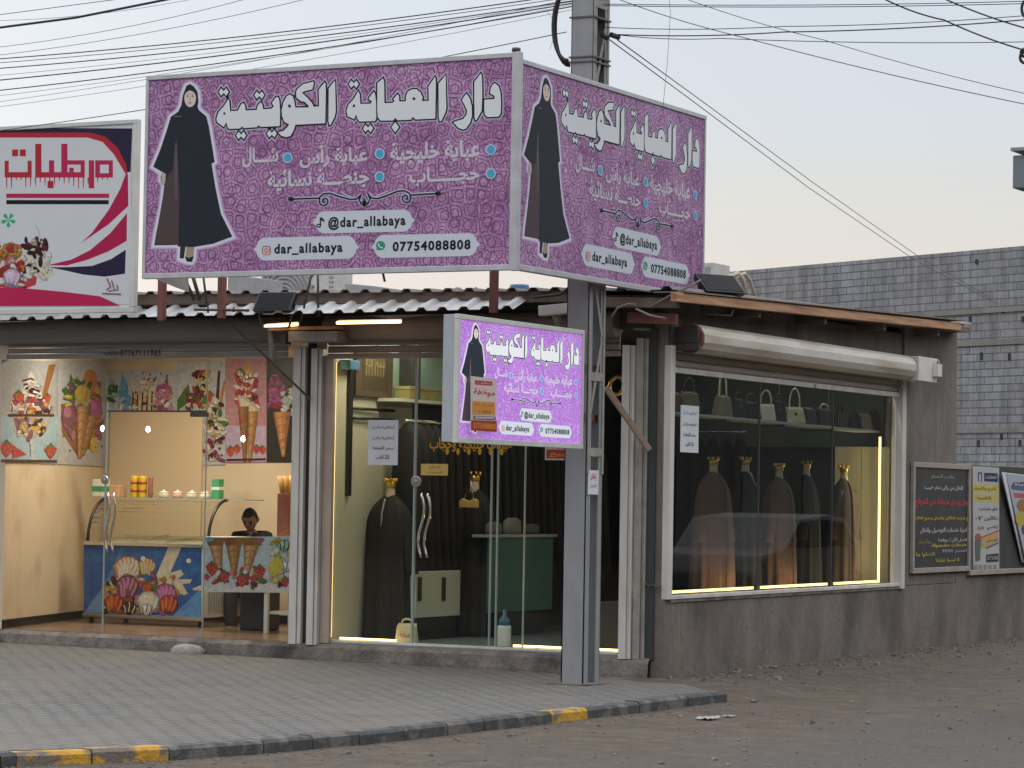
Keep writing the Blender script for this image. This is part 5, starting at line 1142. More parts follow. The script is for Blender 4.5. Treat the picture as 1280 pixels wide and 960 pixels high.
a.poly([(140, 720), (152, 725), (150, 760), (130, 762), (133, 740)], ink['cream']); swirl(a, 160, 733, 15, ink['plum'], ink['pink'], 5); swirl(a, 208, 742, 14, ink['mag'], ink['pink'], 5); berry(a, 184, 735, 8); a.poly([(190, 728), (200, 732), (196, 745), (188, 742)], ink['leaf'])
pile(a, 132, 722, 222, 766, ['straw', 'orange', 'pink', 'plum', 'cream', 'choc', 'mag', 'gold'], 60, 5.5, 19); swirl(a, 160, 733, 14, ink['plum'], ink['pink'], 5); swirl(a, 208, 742, 13, ink['mag'], ink['pink'], 5); berry(a, 184, 735, 8); swirl(a, 143, 754, 12, ink['straw'], ink['orange'], 4); swirl(a, 211, 755, 12, ink['straw'], ink['orange'], 4); swirl(a, 186, 752, 14, ink['cream'], ink['white'], 4); swirl(a, 162, 760, 9, ink['choc'], ink['cream'], 3); swirl(a, 184, 762, 8, ink['white'], ink['choc'], 3)
a.place('front_print', M['photo'], (x0, FY - .001, 0), X_, Z_, -Y_, fz)
mb = MB(); mb.box((x0 - .01, FY - .012, fz0 - .03), (x1 + .012, FY + .0, fz0 - .001)); mb.box((x0 - .01, FY - .014, fz1), (x1 + .012, FY + .012, fz1 + .035)); mb.box((x0 - .01, y1 - .02, fz1), (x1 + .012, y1 + .01, fz1 + .10)); mb.build('trim', M['chrome'], fz, bevel=.004)
mb = MB(); mb.hexa([(x0 + .02, FY + .014, fz1 + .03), (x1 - .02, FY + .014, fz1 + .03), (x1 - .02, y1 - .022, fz1 + .095), (x0 + .02, y1 - .022, fz1 + .095), (x0 + .02, FY + .014, fz1 + .036), (x1 - .02, FY + .014, fz1 + .036), (x1 - .02, y1 - .022, fz1 + .101), (x0 + .02, y1 - .022, fz1 + .101)]); mb.build('sliding_lid', M['glass'], fz)
zg = F(180, 622, FY + .45).z
mb = MB(); mb.box((x0 - .02, FY + .35, zg - .012), (x1 + .25, FY + .70, zg)); mb.build('glass_shelf', M['edge'], fz)
for x in (x0 + .0, x1 + .02):
    mb = MB(); pts = [(x, FY + .05 + .34 * (1 - math.cos(q)), fz1 + .04 + (zg - fz1 - .05) * math.sin(q)) for q in (math.pi / 2 * i / 10 for i in range(11))]; mb.tube(pts, .016, 8); mb.build('arched_rib', M['black_plastic'], fz)
mb = MB(); A_ = [(x0 + .02, FY + .05 + .34 * (1 - math.cos(q)), fz1 + .04 + (zg - fz1 - .06) * math.sin(q)) for q in (math.pi / 2 * i / 10 for i in range(11))]
for p, q in zip(A_, A_[1:]): mb.face([p, (x1, p[1], p[2]), (x1, q[1], q[2]), q])
ob = mb.build('curved_glass', glass_mat('thin_curved_glass', (.95, .97, .96), 1.02), fz, smooth=True); sd = ob.modifiers.new('t', 'SOLIDIFY'); sd.thickness = .006
mb = MB()
for k in range(11): mb.box((x1 + .002, FY + .1 + k * .045, fz0 + .06), (x1 + .008, FY + .125 + k * .045, fz1 - .08))
mb.build('vent_grille', M['grey_board'], fz)
for x, y in ((x0 + .06, FY + .06), (x1 - .06, FY + .06), (x0 + .06, y1 - .06), (x1 - .06, y1 - .06)):
    mb = MB(); mb.beam((x, y, fz0 - .031), (x, y, FZ + .05), .03, .03); mb.tube([(x - .012, y, FZ + .03), (x + .012, y, FZ + .03)], .028, 12); mb.build('caster', M['black_plastic'], fz)
def can(px, py0, py1, w_, m, name, lab, cat, bands=(), y=FY + .5, square=False, grp=None):
    c = F(px, py1, y); h_ = F(px, py0, y).z - c.z; t = thing(name, lab, cat, (c.x, y, zg + .001), grp); mb = MB()
    if square: mb.box((c.x - w_ / 2, y - w_ / 2, zg + .001), (c.x + w_ / 2, y + w_ / 2, zg + .001 + h_)); mb.build('body', m, t, bevel=.006)
    else: mb.lathe([(w_ / 2 * .95, 0), (w_ / 2, .01), (w_ / 2, h_ * .9), (w_ / 2 * .9, h_)], 18, c=(c.x, y, zg + .001)); mb.build('body', m, t)
    for z0, z1, mm in bands:
        mb = MB()
        if square: mb.box((c.x - w_ / 2 - .002, y - w_ / 2 - .002, zg + h_ * z0), (c.x + w_ / 2 + .002, y + w_ / 2 + .002, zg + h_ * z1))
        else: mb.lathe([(w_ / 2 + .002, h_ * z0), (w_ / 2 + .002, h_ * z1)], 18, c=(c.x, y, zg))
        mb.build('band', mm, t)
    return t
yl = leather('yellow_tin', (.62, .42, .02)); og = leather('orange_label', (.50, .13, .02)); gn = leather('green_carton', (.06, .30, .14)); ppl = leather('brown_plastic', (.30, .13, .08)); pch = leather('peach_carton', (.60, .33, .20))
can(126, 600, 622, .13, M['white_board'], 'carton', 'white carton at the left end of the shelf above the freezer', 'carton', square=True, bands=((.3, .6, gn),))
can(147, 607, 622, .13, pch, 'carton', 'low peach carton on the freezer shelf behind the door handles', 'carton', square=True)
can(168, 595, 622, .085, yl, 'syrup_tin', 'left yellow syrup tin with orange label on the freezer shelf', 'tin', ((.25, .42, og), (.62, .78, og)), grp='syrup tins'); can(178, 595, 622, .085, yl, 'syrup_tin', 'yellow syrup tin with orange label next to the brown bottle', 'tin', ((.25, .42, og), (.62, .78, og)), grp='syrup tins')
can(188, 592, 618, .05, ppl, 'syrup_bottle', 'slim brown bottle right of the yellow tins', 'bottle')
can(272, 597, 622, .09, gn, 'carton', 'green carton at the right end of the freezer shelf', 'carton', square=True, bands=((.45, .6, M['white_board']),))
for k, px in enumerate((205, 222, 240, 257)):
    c = F(px, 618, FY + .5); t = thing('topping_jar', ('pale lidded topping jar right of the slim brown bottle', 'second topping jar from the brown bottle', 'third topping jar from the brown bottle', 'pale topping jar next to the green carton')[k], 'jar', (c.x, FY + .5, zg + .001), 'topping jars')
    mb = MB(); mb.lathe([(.05, 0), (.058, .012), (.058, .04), (.05, .048)], 16, c=(c.x, FY + .5, zg + .001)); mb.build('jar', (gn, pch, crm, wht)[k] if k else crm, t); mb = MB(); mb.lathe([(.052, .049), (.045, .065), (.012, .07), (.012, .085)], 16, c=(c.x, FY + .5, zg + .001)); mb.build('lid', M['white_board'], t)
# counter with hanging print
KY = 1.05
ka, kb = F(254, 741, KY), F(366, 740, KY); kz0, kz1 = F(310, 741, KY).z, F(310, 672, KY).z
kt = thing('serving_counter', 'white serving counter with a cone and strawberry print across its front', 'counter', ((ka.x + kb.x) / 2, KY + .25, FZ))
xa, xb = ka.x, kb.x + .02
mb = MB(); mb.box((xa, KY + .02, kz1 - .035), (xb, KY + .5, kz1)); mb.build('countertop', M['white_board'], kt, bevel=.005)
for x, y in ((F(331, 760, KY).x, KY + .03), (xb - .03, KY + .05), (F(331, 760, KY).x, KY + .46), (xb - .03, KY + .46)):
    mb = MB(); mb.box((x - .02, y - .015, FZ + .002), (x + .02, y + .02, kz1 - .036)); mb.build('leg', M['white_board'], kt)
mb = MB(); z = F(345, 768, KY + .05).z; mb.box((F(333, 760, KY).x, KY + .06, z), (xb - .05, KY + .44, z + .03)); mb.build('lower_shelf', M['white_board'], kt)
cv = wall_conv((xa, KY, 0), X_, Z_); a = Art(cv); a.poly([(254, 672), (366, 670), (366, 741), (253, 740)], (.46, .52, .58)); a.poly([(254, 728), (290, 732), (330, 728), (366, 733), (366, 741), (253, 740)], ink['white'])
for x0_, x1_, xt, c in ((259, 279, 276, 'waffl'), (281, 303, 293, 'waffle'), (304, 327, 308, 'waffl')): cone(a, x0_, x1_, 674, xt, 724, c); a.poly([(x0_ - 2, 672), (x1_ + 2, 672), (x1_, 682), (x0_ + 1, 682)], ink['waffled'])
a.poly(ell(262, 674, 5, 3), ink['blue']); a.poly(ell(326, 675, 5, 3), ink['mag'])
pile(a, 258, 712, 328, 730, ['straw', 'straw', 'gold', 'leaf', 'berry', 'white'], 40, 4.2, 20); pile(a, 340, 676, 364, 732, ['mint', 'white', 'choc', 'yellow', 'yellow', 'cream'], 40, 4.4, 21)
for x, y, r in ((265, 712, 8), (281, 722, 7), (303, 726, 8), (325, 716, 8), (317, 724, 4), (259, 722, 4)): berry(a, x, y, r)
a.poly(ell(345, 708, 9, 12, rot=.5), ink['yellow']); swirl(a, 356, 682, 8, ink['mint'], ink['choc'], 3); swirl(a, 359, 708, 7, ink['white'], ink['choc'], 3); berry(a, 357, 728, 6)
mb = MB(); P_ = [cv(p) for p in ((254, 672), (366, 670), (366, 741), (253, 740))]; mb.hexa([Vector((xa + x, KY + d, z)) for d in (.001, .008) for x, z in P_]); mb.build('print_panel', M['white_board'], kt)
a.place('print', M['photo'], (xa, KY + .0005, 0), X_, Z_, -Y_, kt)
c = F(357, 640, KY + .3); t = thing('cone_dispenser', 'reddish stand with stacked wafer cones at the right end of the counter', 'cone stand', (c.x, KY + .3, kz1))
za, zb_ = kz1 + .002, F(357, 617, KY + .3).z; mb = MB(); mb.box((c.x - .06, KY + .24, za), (c.x + .07, KY + .36, zb_)); mb.build('stand', leather('red_brown_board', (.26, .085, .05)), t, bevel=.004)
for k, (dx, tl) in enumerate(((-.035, -.02), (.01, .0), (.05, .03))):
    mb = MB(); mb.tube([(c.x + dx, KY + .3, zb_ - .05), (c.x + dx + tl, KY + .3, zb_ + .17)], [.018, .045], 12); mb.build('wafer_cone', leather('wafer%d' % k, (.60, .32, .08)), t)
# ------------------------------------------------------------------ the man behind the counter
def skin_body(name, V, E_, Rr, m, parent, root=0, sub=2):
    me = bpy.data.meshes.new(name); me.from_pydata(V, E_, []); ob = bpy.data.objects.new(name, me); COL.objects.link(ob); ob.parent = parent
    me.materials.append(m); sk = ob.modifiers.new('skin', 'SKIN'); sk.use_smooth_shade = True
    for i, r in enumerate(Rr):
        me.skin_vertices[0].data[i].radius = (r if isinstance(r, tuple) else (r, r))
    me.skin_vertices[0].data[root].use_root = True
    s_ = ob.modifiers.new('sub', 'SUBSURF'); s_.levels = sub; s_.render_levels = sub
    return ob
pc = F(315, 660, 2.35); man = thing('person', 'man in a black shirt sitting behind the counter looking down', 'person', (0, 0, 0))
#            0 pelvis  1 waist  2 chest  3 neckbase 4 neck  5 head  6-8 left arm ... (facing -Y)
V = [(0, .08, .46), (0, .06, .64), (0, .02, .90), (0, -.03, 1.04), (0, -.05, 1.09), (-.17, .0, 1.00), (-.23, -.03, .66), (-.15, -.27, .60), (-.10, -.36, .60), (.17, .0, 1.00), (.23, -.03, .70), (.15, -.27, .60), (.10, -.36, .60),
     (-.10, .06, .46), (-.12, -.38, .48), (-.12, -.36, .08), (-.12, -.50, .04), (.10, .06, .46), (.12, -.38, .48), (.12, -.36, .08), (.12, -.50, .04)]
Eg = [(0, 1), (1, 2), (2, 3), (3, 4), (2, 5), (5, 6), (6, 7), (7, 8), (2, 9), (9, 10), (10, 11), (11, 12), (0, 13), (13, 14), (14, 15), (15, 16), (0, 17), (17, 18), (18, 19), (19, 20)]
Rr = [(.15, .11), (.14, .10), (.16, .11), (.07, .06), .052, .06, .045, .035, .028, .06, .045, .035, .028, .09, .065, .05, .04, .09, .065, .05, .04]
skin_body('body', V, Eg, Rr, M['skin'], man)
g_ = lambda r: tuple(x + .014 for x in r) if isinstance(r, tuple) else r + .014
ix = [0, 1, 2, 3, 5, 6, 9, 10]; mp_ = {k: i for i, k in enumerate(ix)}; rr2 = [g_(Rr[k]) for k in ix]; rr2[3] = (.075, .065)
skin_body('shirt', [V[k] for k in ix], [(mp_[a], mp_[b]) for a, b in ((0, 1), (1, 2), (2, 3), (2, 5), (5, 6), (2, 9), (9, 10))], rr2, M['shirt'], man)
ix = [0, 13, 14, 15, 17, 18, 19]; mp_ = {k: i for i, k in enumerate(ix)}
skin_body('trousers', [V[k] for k in ix], [(mp_[a], mp_[b]) for a, b in ((0, 13), (13, 14), (14, 15), (0, 17), (17, 18), (18, 19))], [g_(Rr[k]) for k in ix], M['trousers'], man)
def head_mesh():
    mb = MB(); bmesh.ops.create_uvsphere(mb.bm, u_segments=32, v_segments=22, radius=1)
    for v in mb.bm.verts:
        x, y, z = v.co; f = max(0, -y)
        sx = .073 * (1 - .22 * max(0, -z)); sy = .094; szz = .118
        X, Y, Zz = x * sx, y * sy, z * szz
        if f > .3:
            Y += -.020 * math.exp(-((x / .16) ** 2 + ((z + .12) / .22) ** 2))                      # nose
            Y += .010 * (math.exp(-(((x - .42) / .2) ** 2 + ((z - .06) / .12) ** 2)) + math.exp(-(((x + .42) / .2) ** 2 + ((z - .06) / .12) ** 2)))   # eye sockets
            Y += -.006 * math.exp(-((x / .3) ** 2 + ((z + .42) / .09) ** 2)); Y += -.008 * math.exp(-((x / .25) ** 2 + ((z + .8) / .2) ** 2))          # lips, chin
        v.co = (X, Y, Zz)
    for s_ in (-1, 1): mb.tube([(s_ * .070, .008, -.028), (s_ * .082, .014, .0), (s_ * .080, .018, .03)], [.010, .016, .010], 8)
    return mb
hd = head_mesh().build('head', M['skin'], man, smooth=True)
mb = MB(); bmesh.ops.create_uvsphere(mb.bm, u_segments=32, v_segments=22, radius=1)
bmesh.ops.delete(mb.bm, geom=[v for v in mb.bm.verts if v.co.z < (.42 if v.co.y < -.25 else .05 if v.co.y < .25 else -.5)], context='VERTS')
for v in mb.bm.verts: v.co = (v.co.x * .080, v.co.y * .101 + .004, v.co.z * .128 + .002 + .003 * mnoise.noise(v.co * 9))
hr = mb.build('hair', M['hair'], hd, smooth=True); sd = hr.modifiers.new('t', 'SOLIDIFY'); sd.thickness = .012
for s_ in (-1, 1):
    mb = MB(); bmesh.ops.create_uvsphere(mb.bm, u_segments=10, v_segments=8, radius=.011)
    for v in mb.bm.verts: v.co += Vector((s_ * .030, -.080, .004))
    mb.build('eye', M['hair'], hd, smooth=True)
    mb = MB(); mb.tube([(s_ * .016, -.090, .026), (s_ * .034, -.088, .032), (s_ * .050, -.076, .026)], .005, 6); mb.build('eyebrow', M['hair'], hd)
    mb = MB(); rt_ = Vector((s_ * .10, -.36, .60))                         # hands resting on the lap
    mb.hexa([rt_ + Vector((dx * .035, dy, dz)) for dz in (-.012, .012) for dx, dy in ((-1, .01), (1, .01), (1.1, -.08), (-1.1, -.08))])
    for k, L_ in enumerate((.062, .072, .068, .052)):
        b0 = rt_ + Vector(((-.028 + .019 * k), -.075, .004)); mb.tube([b0, b0 + Vector((0, -L_ * .55, -.004)), b0 + Vector((0, -L_, -.022))], [.0095, .0085, .007], 7)
    b0 = rt_ + Vector((-s_ * .032, -.02, 0)); mb.tube([b0, b0 + Vector((-s_ * .028, -.028, -.004)), b0 + Vector((-s_ * .036, -.055, -.012))], [.011, .010, .008], 7)
    mb.build('hand', M['skin'], man, bevel=.004)
hd.location = Vector((0, -.095, 1.175)); hd.rotation_euler = (rad(30), 0, rad(-6))
man.location = (pc.x, 2.35, F(316, 650, 2.25).z - 1.175); man.rotation_euler = (0, 0, rad(20))
ch = thing('stool', 'plain dark stool under the man behind the counter', 'stool', (pc.x, 2.43, FZ)); mb = MB(); z = man.location.z + .36; mb.box((pc.x - .18, 2.27, z - .04), (pc.x + .18, 2.6, z)); mb.build('seat', M['dark_metal'], ch)
for dx in (-.15, .15):
    for dy in (.04, .28): mb = MB(); mb.beam((pc.x + dx, 2.28 + dy, FZ + .002), (pc.x + dx, 2.28 + dy, z - .041), .03); mb.build('leg', M['dark_metal'], ch)

c = F(316, 760, 1.45); mb = MB(); mb.box((c.x - .16, 1.45, FZ + .002), (c.x + .13, 1.75, F(316, 738, 1.45).z + .10)); tag(mb.build('storage_bin', M['black_plastic'], bevel=.02), 'black storage bin on the floor under the counter print', 'bin')
mb = MB(); mb.hexa([(x0 + .03, FY + .02, fz1 + .002), (x1 - .03, FY + .02, fz1 + .002), (x1 - .03, y1 - .03, fz1 + .002), (x0 + .03, y1 - .03, fz1 + .002), (x0 + .03, FY + .02, fz1 + .010), (x1 - .03, FY + .02, fz1 + .010), (x1 - .03, y1 - .03, fz1 + .068), (x0 + .03, y1 - .03, fz1 + .068)]); mb.build('tub_tops', mat('pale_tubs', (.62, .58, .48), .5, c2=(.50, .46, .36), scale=9), fz)
for k in (0, 1):
    xx = x0 + (x1 - x0) * (.36 + .3 * k); mb = MB(); mb.beam((xx, FY + .02, fz1 + .045), (xx + .04, y1 - .03, fz1 + .11), .018, .01); mb.build('lid_rail', M['chrome'], fz)
# ================================================================== the big corner sign and the lightbox share one printed design
SY, SXX = -2.80, -.02
s_tl, s_tr, s_br, s_bl = F(187, 98, SY), F(640, 75, SY), F(640, 331, SY), F(182, 341, SY)
SZ0, SZ1 = (s_br.z + s_bl.z) / 2, (s_tl.z + s_tr.z) / 2; SX0 = (s_tl.x + s_bl.x) / 2; SX1 = SXX - .05
SW, SHT = SX1 - SX0, SZ1 - SZ0
def sconv(p): q = F(p[0], p[1], SY); return ((q.x - SX0) / SW, (q.z - SZ0) / SHT)
def tr1(L_): return [(260 + x / 6.4, 70 + y / 6.4) for x, y in L_]
def tr2(L_): return [(440 + x / 6.4, 70 + y / 6.4) for x, y in L_]
def dd(cx, cy, a=21, h=33): return [(cx - 2 * a, cy), (cx - a, cy - h), (cx, cy - .3 * h), (cx + a, cy - h), (cx + 2 * a, cy), (cx + a, cy + h), (cx, cy + .3 * h), (cx - a, cy + h)]
LET = [
 (tr1([(165, 340), (174, 358), (180, 440), (240, 436), (258, 400), (268, 382), (288, 374), (300, 400), (304, 434), (390, 430), (398, 398), (410, 380), (428, 368), (440, 395), (444, 425), (510, 420), (526, 402), (512, 380), (516, 368), (545, 328), (562, 325), (574, 355), (580, 440), (578, 562), (424, 570), (407, 556), (394, 571), (287, 579), (273, 566), (260, 581), (175, 586), (160, 578), (148, 535), (126, 570), (72, 530), (68, 500), (84, 448), (128, 400), (150, 365)]), [tr1([(130, 448), (142, 455), (140, 472), (120, 466)])]),
 (tr1([(655, 306), (683, 325), (695, 370), (702, 412), (803, 410), (806, 400), (770, 366), (750, 366), (708, 335), (704, 290), (714, 265), (760, 225), (845, 203), (851, 214), (838, 268), (772, 285), (755, 293), (790, 325), (832, 372), (850, 405), (888, 402), (886, 270), (912, 235), (935, 207), (944, 222), (946, 290), (941, 540), (702, 552), (690, 592), (664, 640), (630, 652), (588, 640), (558, 610), (600, 600), (632, 572), (648, 548), (612, 530), (592, 482), (590, 430), (604, 370), (630, 322)]), [tr1([(650, 384), (668, 400), (655, 418), (640, 402)])]),
 (tr1([(1020, 194), (1026, 440), (1016, 490), (985, 552), (972, 556), (964, 520), (966, 260), (998, 215)]), []),
 (tr2([(53, 278), (65, 305), (70, 382), (150, 380), (160, 365), (133, 345), (140, 328), (175, 284), (187, 298), (196, 370), (197, 500), (188, 522), (60, 527), (45, 505), (34, 472), (18, 508), (-37, 482), (-44, 440), (-30, 392), (18, 338), (38, 300)]), [tr2([(12, 390), (26, 385), (26, 410), (4, 408)])]),
 (tr2([(250, 176), (260, 200), (263, 375), (325, 374), (340, 360), (330, 344), (365, 304), (379, 318), (381, 362), (430, 362), (432, 320), (446, 285), (480, 265), (520, 265), (550, 290), (569, 330), (563, 360), (615, 356), (611, 245), (638, 205), (665, 164), (673, 180), (674, 260), (669, 502), (510, 510), (487, 490), (474, 512), (365, 516), (348, 498), (332, 518), (230, 519), (207, 492), (202, 440), (203, 215), (225, 198)]), [tr2([(497, 328), (513, 342), (497, 358), (481, 342)])]),
 (tr2([(752, 150), (758, 420), (750, 452), (718, 522), (702, 526), (694, 490), (692, 220), (722, 186)]), []),
 (tr2([(918, 299), (945, 338), (961, 400), (963, 480), (946, 540), (915, 582), (890, 591), (850, 576), (810, 530), (825, 523), (890, 503), (915, 470), (921, 440), (900, 390), (879, 355), (895, 324)]), []),
 (tr2([(1032, 136), (1043, 160), (1046, 320), (1040, 440), (1000, 512), (988, 517), (980, 490), (978, 205), (1000, 180)]), []),
 (tr2([(1145, 216), (1175, 240), (1191, 290), (1196, 380), (1193, 460), (1175, 487), (1085, 491), (1063, 470), (1057, 420), (1060, 348), (1140, 343), (1140, 320), (1104, 300), (1112, 250), (1130, 223)]), []),
 (tr1(dd(127, 288)), []), (tr1(dd(412, 313)), []), (tr1(dd(267, 636)), []), (tr1(dd(512, 622)), []), (tr2(dd(16, 226)), []), (tr2(dd(130, 580)), []), (tr2([(347, 526), (380, 570), (347, 614), (314, 570)]), [])]
def R3(L_): return [(180 + x / 3.84, 90 + y / 3.84) for x, y in L_]
def R4(L_): return [(290 + x / 3.657, 170 + y / 3.657) for x, y in L_]
def sign_art():
    a = Art(sconv); white = (.68, .70, .73); halo = (.52, .48, .64); black = (.012, .013, .02); lilac = (.56, .53, .60)
    # woman in a black abaya
    sil = R3([(222, 56), (242, 68), (260, 95), (264, 140), (260, 165), (266, 182), (302, 212), (314, 260), (327, 340), (342, 432), (326, 442), (346, 560), (371, 680), (427, 792), (330, 827), (242, 842), (240, 895), (230, 914), (204, 912), (170, 898), (172, 848), (163, 834), (48, 834), (58, 770), (84, 650), (97, 545), (80, 520), (84, 486), (43, 455), (78, 370), (108, 280), (128, 215), (163, 190), (178, 160), (186, 110), (203, 65)])
    for d, c in ((4.6, (.46, .32, .52)), (3.3, (.55, .48, .64)), (2.2, (.66, .64, .76))): a.poly(grow(sil, -d if False else d), c)
    ab = R3([(222, 58), (240, 69), (258, 96), (262, 140), (258, 165), (264, 183), (300, 213), (312, 260), (325, 340), (340, 432), (325, 440), (345, 560), (370, 680), (425, 790), (330, 825), (240, 840), (165, 838), (163, 830), (50, 832), (60, 770), (85, 650), (98, 545), (106, 490), (45, 455), (80, 370), (110, 280), (130, 215), (165, 190), (180, 160), (188, 110), (205, 66)])
    a.poly(R3([(205, 836), (242, 836), (238, 895), (200, 890)]), (.34, .27, .20)); a.poly(R3([(175, 838), (200, 838), (192, 895), (172, 895)]), (.03, .025, .028)); a.poly(R3([(196, 884), (215, 893), (240, 884), (231, 912), (206, 910)]), (.015, .015, .018))
    a.poly(ab, (.017, .022, .032)); a.poly(R3([(158, 320), (164, 450), (171, 600), (166, 828), (55, 828), (70, 720), (95, 580), (112, 500), (140, 470), (146, 400)]), (.075, .052, .055)); a.poly(R3([(150, 350), (158, 330), (164, 470), (160, 620), (150, 600), (146, 470)]), (.105, .085, .09))
    a.poly(R3(ell(92, 512, 13, 31)), (.46, .40, .36)); a.poly(R3([(82, 500), (88, 500), (88, 545), (84, 535)]), (.30, .25, .22))
    a.poly(R3(ell(223, 126, 28, 43)), (.66, .56, .49)); a.poly(R3([(196, 110), (200, 82), (222, 70), (246, 84), (251, 112), (240, 96), (222, 88), (204, 98)]), (.017, .022, .032))
    for x in (211, 236): a.poly(R3(ell(x, 116, 6, 2.6)), (.05, .04, .04)); a.strokes(R3([(x - 8, 108), (x, 104), (x + 8, 107)]), .5, (.06, .05, .05))
    a.poly(R3([(222, 118), (227, 136), (220, 137)]), (.44, .36, .31)); a.poly(R3(ell(223, 148, 8, 3)), (.30, .12, .12)); a.poly(R3([(140, 212), (182, 210), (182, 218), (150, 218)]), (.10, .10, .12))
    # title
    for base_, d_, c_ in ((0, 2.9, halo), (3, 1.55, black), (6, -.30, white)):
        for i_, (P_, H_) in enumerate(LET): a.lv = base_ + i_ % 3; a.poly(grow(P_, d_), c_, H_ if d_ < 0 else (), lift=False)
    a.lv = 0
    # lists
    for txt, p, q, h in (('عباية خليجية', (488, 192.5), (600, 187), 24), ('عباية رأس', (375, 197), (459.5, 192), 25), ('شـــال', (303, 198), (348, 194.5), 22), ('حجــــــاب', (512, 222), (599.5, 217.5), 21), ('جنطـــة نسائية', (335, 226.5), (462, 221), 23)):
        a.text(txt, p, q, h * 1.12, lilac, bold=.03)
    for x, y in ((614, 187), (475, 192.2), (360, 197.3), (614, 217), (475, 221)): a.poly(ell(x, y, 6.3, 6.8), (.55, .58, .68)); a.poly(ell(x, y, 5, 5.5), (.07, .36, .58))
    # flourish
    a.lv = 0
    def scroll(cx, cy, sg): return [(cx + sg * (22 - k * 1.05) * math.cos(t), cy + (24 - k * 1.1) * math.sin(t)) for k, t in ((k, -1.4 - .0 + k * .42) for k in range(18))]
    L_ = [(272, 288), (330, 286), (398, 284)]; M_ = [(400, 300), (402, 278), (420, 264), (450, 262), (490, 276), (540, 290), (570, 288), (592, 268)]; loop = [(592, 268), (582, 292), (592, 312), (606, 318), (612, 300), (606, 284), (600, 300), (606, 318), (622, 310), (632, 288), (622, 262)]
    N_ = [(622, 264), (640, 284), (670, 286), (720, 268), (760, 252), (790, 250), (812, 262), (818, 282)]; O_ = [(818, 270), (880, 266), (942, 263)]
    sc1 = [(424 - 23 * math.cos(k * .45) * (1 - k / 22), 298 + 24 * math.sin(k * .45 + .1) * (1 - k / 22)) for k in range(18)]; sc2 = [(796 + 23 * math.cos(k * .45) * (1 - k / 22), 284 + 24 * math.sin(k * .45 + .1) * (1 - k / 22)) for k in range(18)]
    u1 = [(498, 254), (520, 268), (548, 280)]; u2 = [(716, 250), (690, 262), (660, 276)]
    for wd, c in ((4.6, (.56, .54, .72)), (2.0, black)):
        for S_ in (L_, M_, loop, N_, O_, sc1, sc2) + ((u1, u2) if wd > 2 else ()): a.strokes(R4(S_), wd if S_ not in (u1, u2) else 1.4, c)
    for x, y in ((272, 288), (942, 263)): a.poly(R4(ell(x, y, 14, 9)), black)
    # pills
    a.lv = 0
    pill = (.56, .60, .66)
    for cx, cy, hw, hh in ((603, 391, 235, 51), (340, 513, 243, 53), (886, 501, 250, 53)):
        P_ = [(cx - hw, cy)] + [(cx - hw + 55 - 42 * math.cos(t), cy - hh * math.sin(t)) for t in (.25, .6, 1.0, 1.4)] + [(cx + hw - 55 + 42 * math.cos(t), cy - hh * math.sin(t)) for t in (1.4, 1.0, .6, .25)] + [(cx + hw, cy)] + [(cx + hw - 55 + 42 * math.cos(t), cy + hh * math.sin(t)) for t in (.25, .6, 1.0, 1.4)] + [(cx - hw + 55 - 42 * math.cos(t), cy + hh * math.sin(t)) for t in (1.4, 1.0, .6, .25)]
        tilt = -.022; a.poly(R4([(x, y + (x - cx) * tilt) for x, y in P_]), pill)
    for txt, p, q, h in (('@dar_allabaya', (440, 401), (794, 390), 58), ('dar_allabaya', (194, 522), (506, 515), 54), ('07754088808', (735, 505), (1091, 497), 42)):
        (p0, q0) = R4([p, q]); a.text(txt, p0, q0, h / 3.657 * 1.08, (.012, .012, .018), bold=.035)
    a.lv = 6
    # app marks: note, round camera, green call bubble
    a.strokes(R4([(405, 374), (405, 410)]), 1.6, black); a.poly(R4(ell(397, 410, 11, 9)), black); a.poly(R4([(405, 372), (411, 372), (424, 386), (424, 393), (410, 386)]), black); a.poly(R4(ell(397, 410, 4.5, 3.5)), pill)
    a.lv = 6
    a.poly(R4([(138, 512), (144, 502), (172, 502), (178, 512), (178, 534), (172, 544), (144, 544), (138, 534)]), (.42, .12, .20)); a.poly(R4([(141, 526), (176, 536), (170, 543), (146, 543)]), (.60, .30, .06)); a.poly(R4([(140, 512), (146, 504), (160, 503)]), (.22, .10, .42)); a.poly(R4(rect(144, 508, 172, 538)), pill); a.poly(R4(ell(158, 523, 11, 12)), (.50, .14, .14)); a.poly(R4(ell(158, 523, 6.5, 7)), pill); a.poly(R4(ell(158, 523, 3, 3)), (.5, .2, .1))
    a.lv = 6
    a.poly(R4(ell(680, 501, 21, 21)), (.03, .27, .19)); a.poly(R4([(660, 522), (664, 508), (676, 520)]), (.03, .27, .19)); a.strokes(R4([(671, 492), (673, 503), (681, 511), (691, 511)]), 1.3, (.7, .75, .75))
    return a
def printed_panel(parent, o, u, v, n, W_, H_, vinyl, ink_m):
    o, u, v, n = Vector(o), Vector(u), Vector(v), Vector(n); mb = MB(); th = .03
    mb.hexa([o - n * th, o + u * W_ - n * th, o + u * W_, o, o + v * H_ - n * th, o + u * W_ + v * H_ - n * th, o + u * W_ + v * H_, o + v * H_])
    pn = mb.build('printed_panel', vinyl, parent, uv=(o, u, v))
    sign_art().place('lettering', ink_m, o, u, v, n, parent, su=W_, sv=H_)
    return pn
sg_ = thing('corner_signboard', 'large purple two sided corner signboard above the abaya shop', 'signboard', (SX1 - .6, SY + .2, SZ0))
printed_panel(sg_, (SX0, SY, SZ0), X_, Z_, -Y_, SW, SHT, M['purple'], M['print'])
r0, r1 = S(650, 200, SXX).y, S(879, 250, SXX).y
r0 = SY + .05
printed_panel(sg_, (SXX, r0, SZ0 + .005), Y_, Z_, X_, r1 - r0, SHT - .05, M['purple_sidelit'], M['print'])
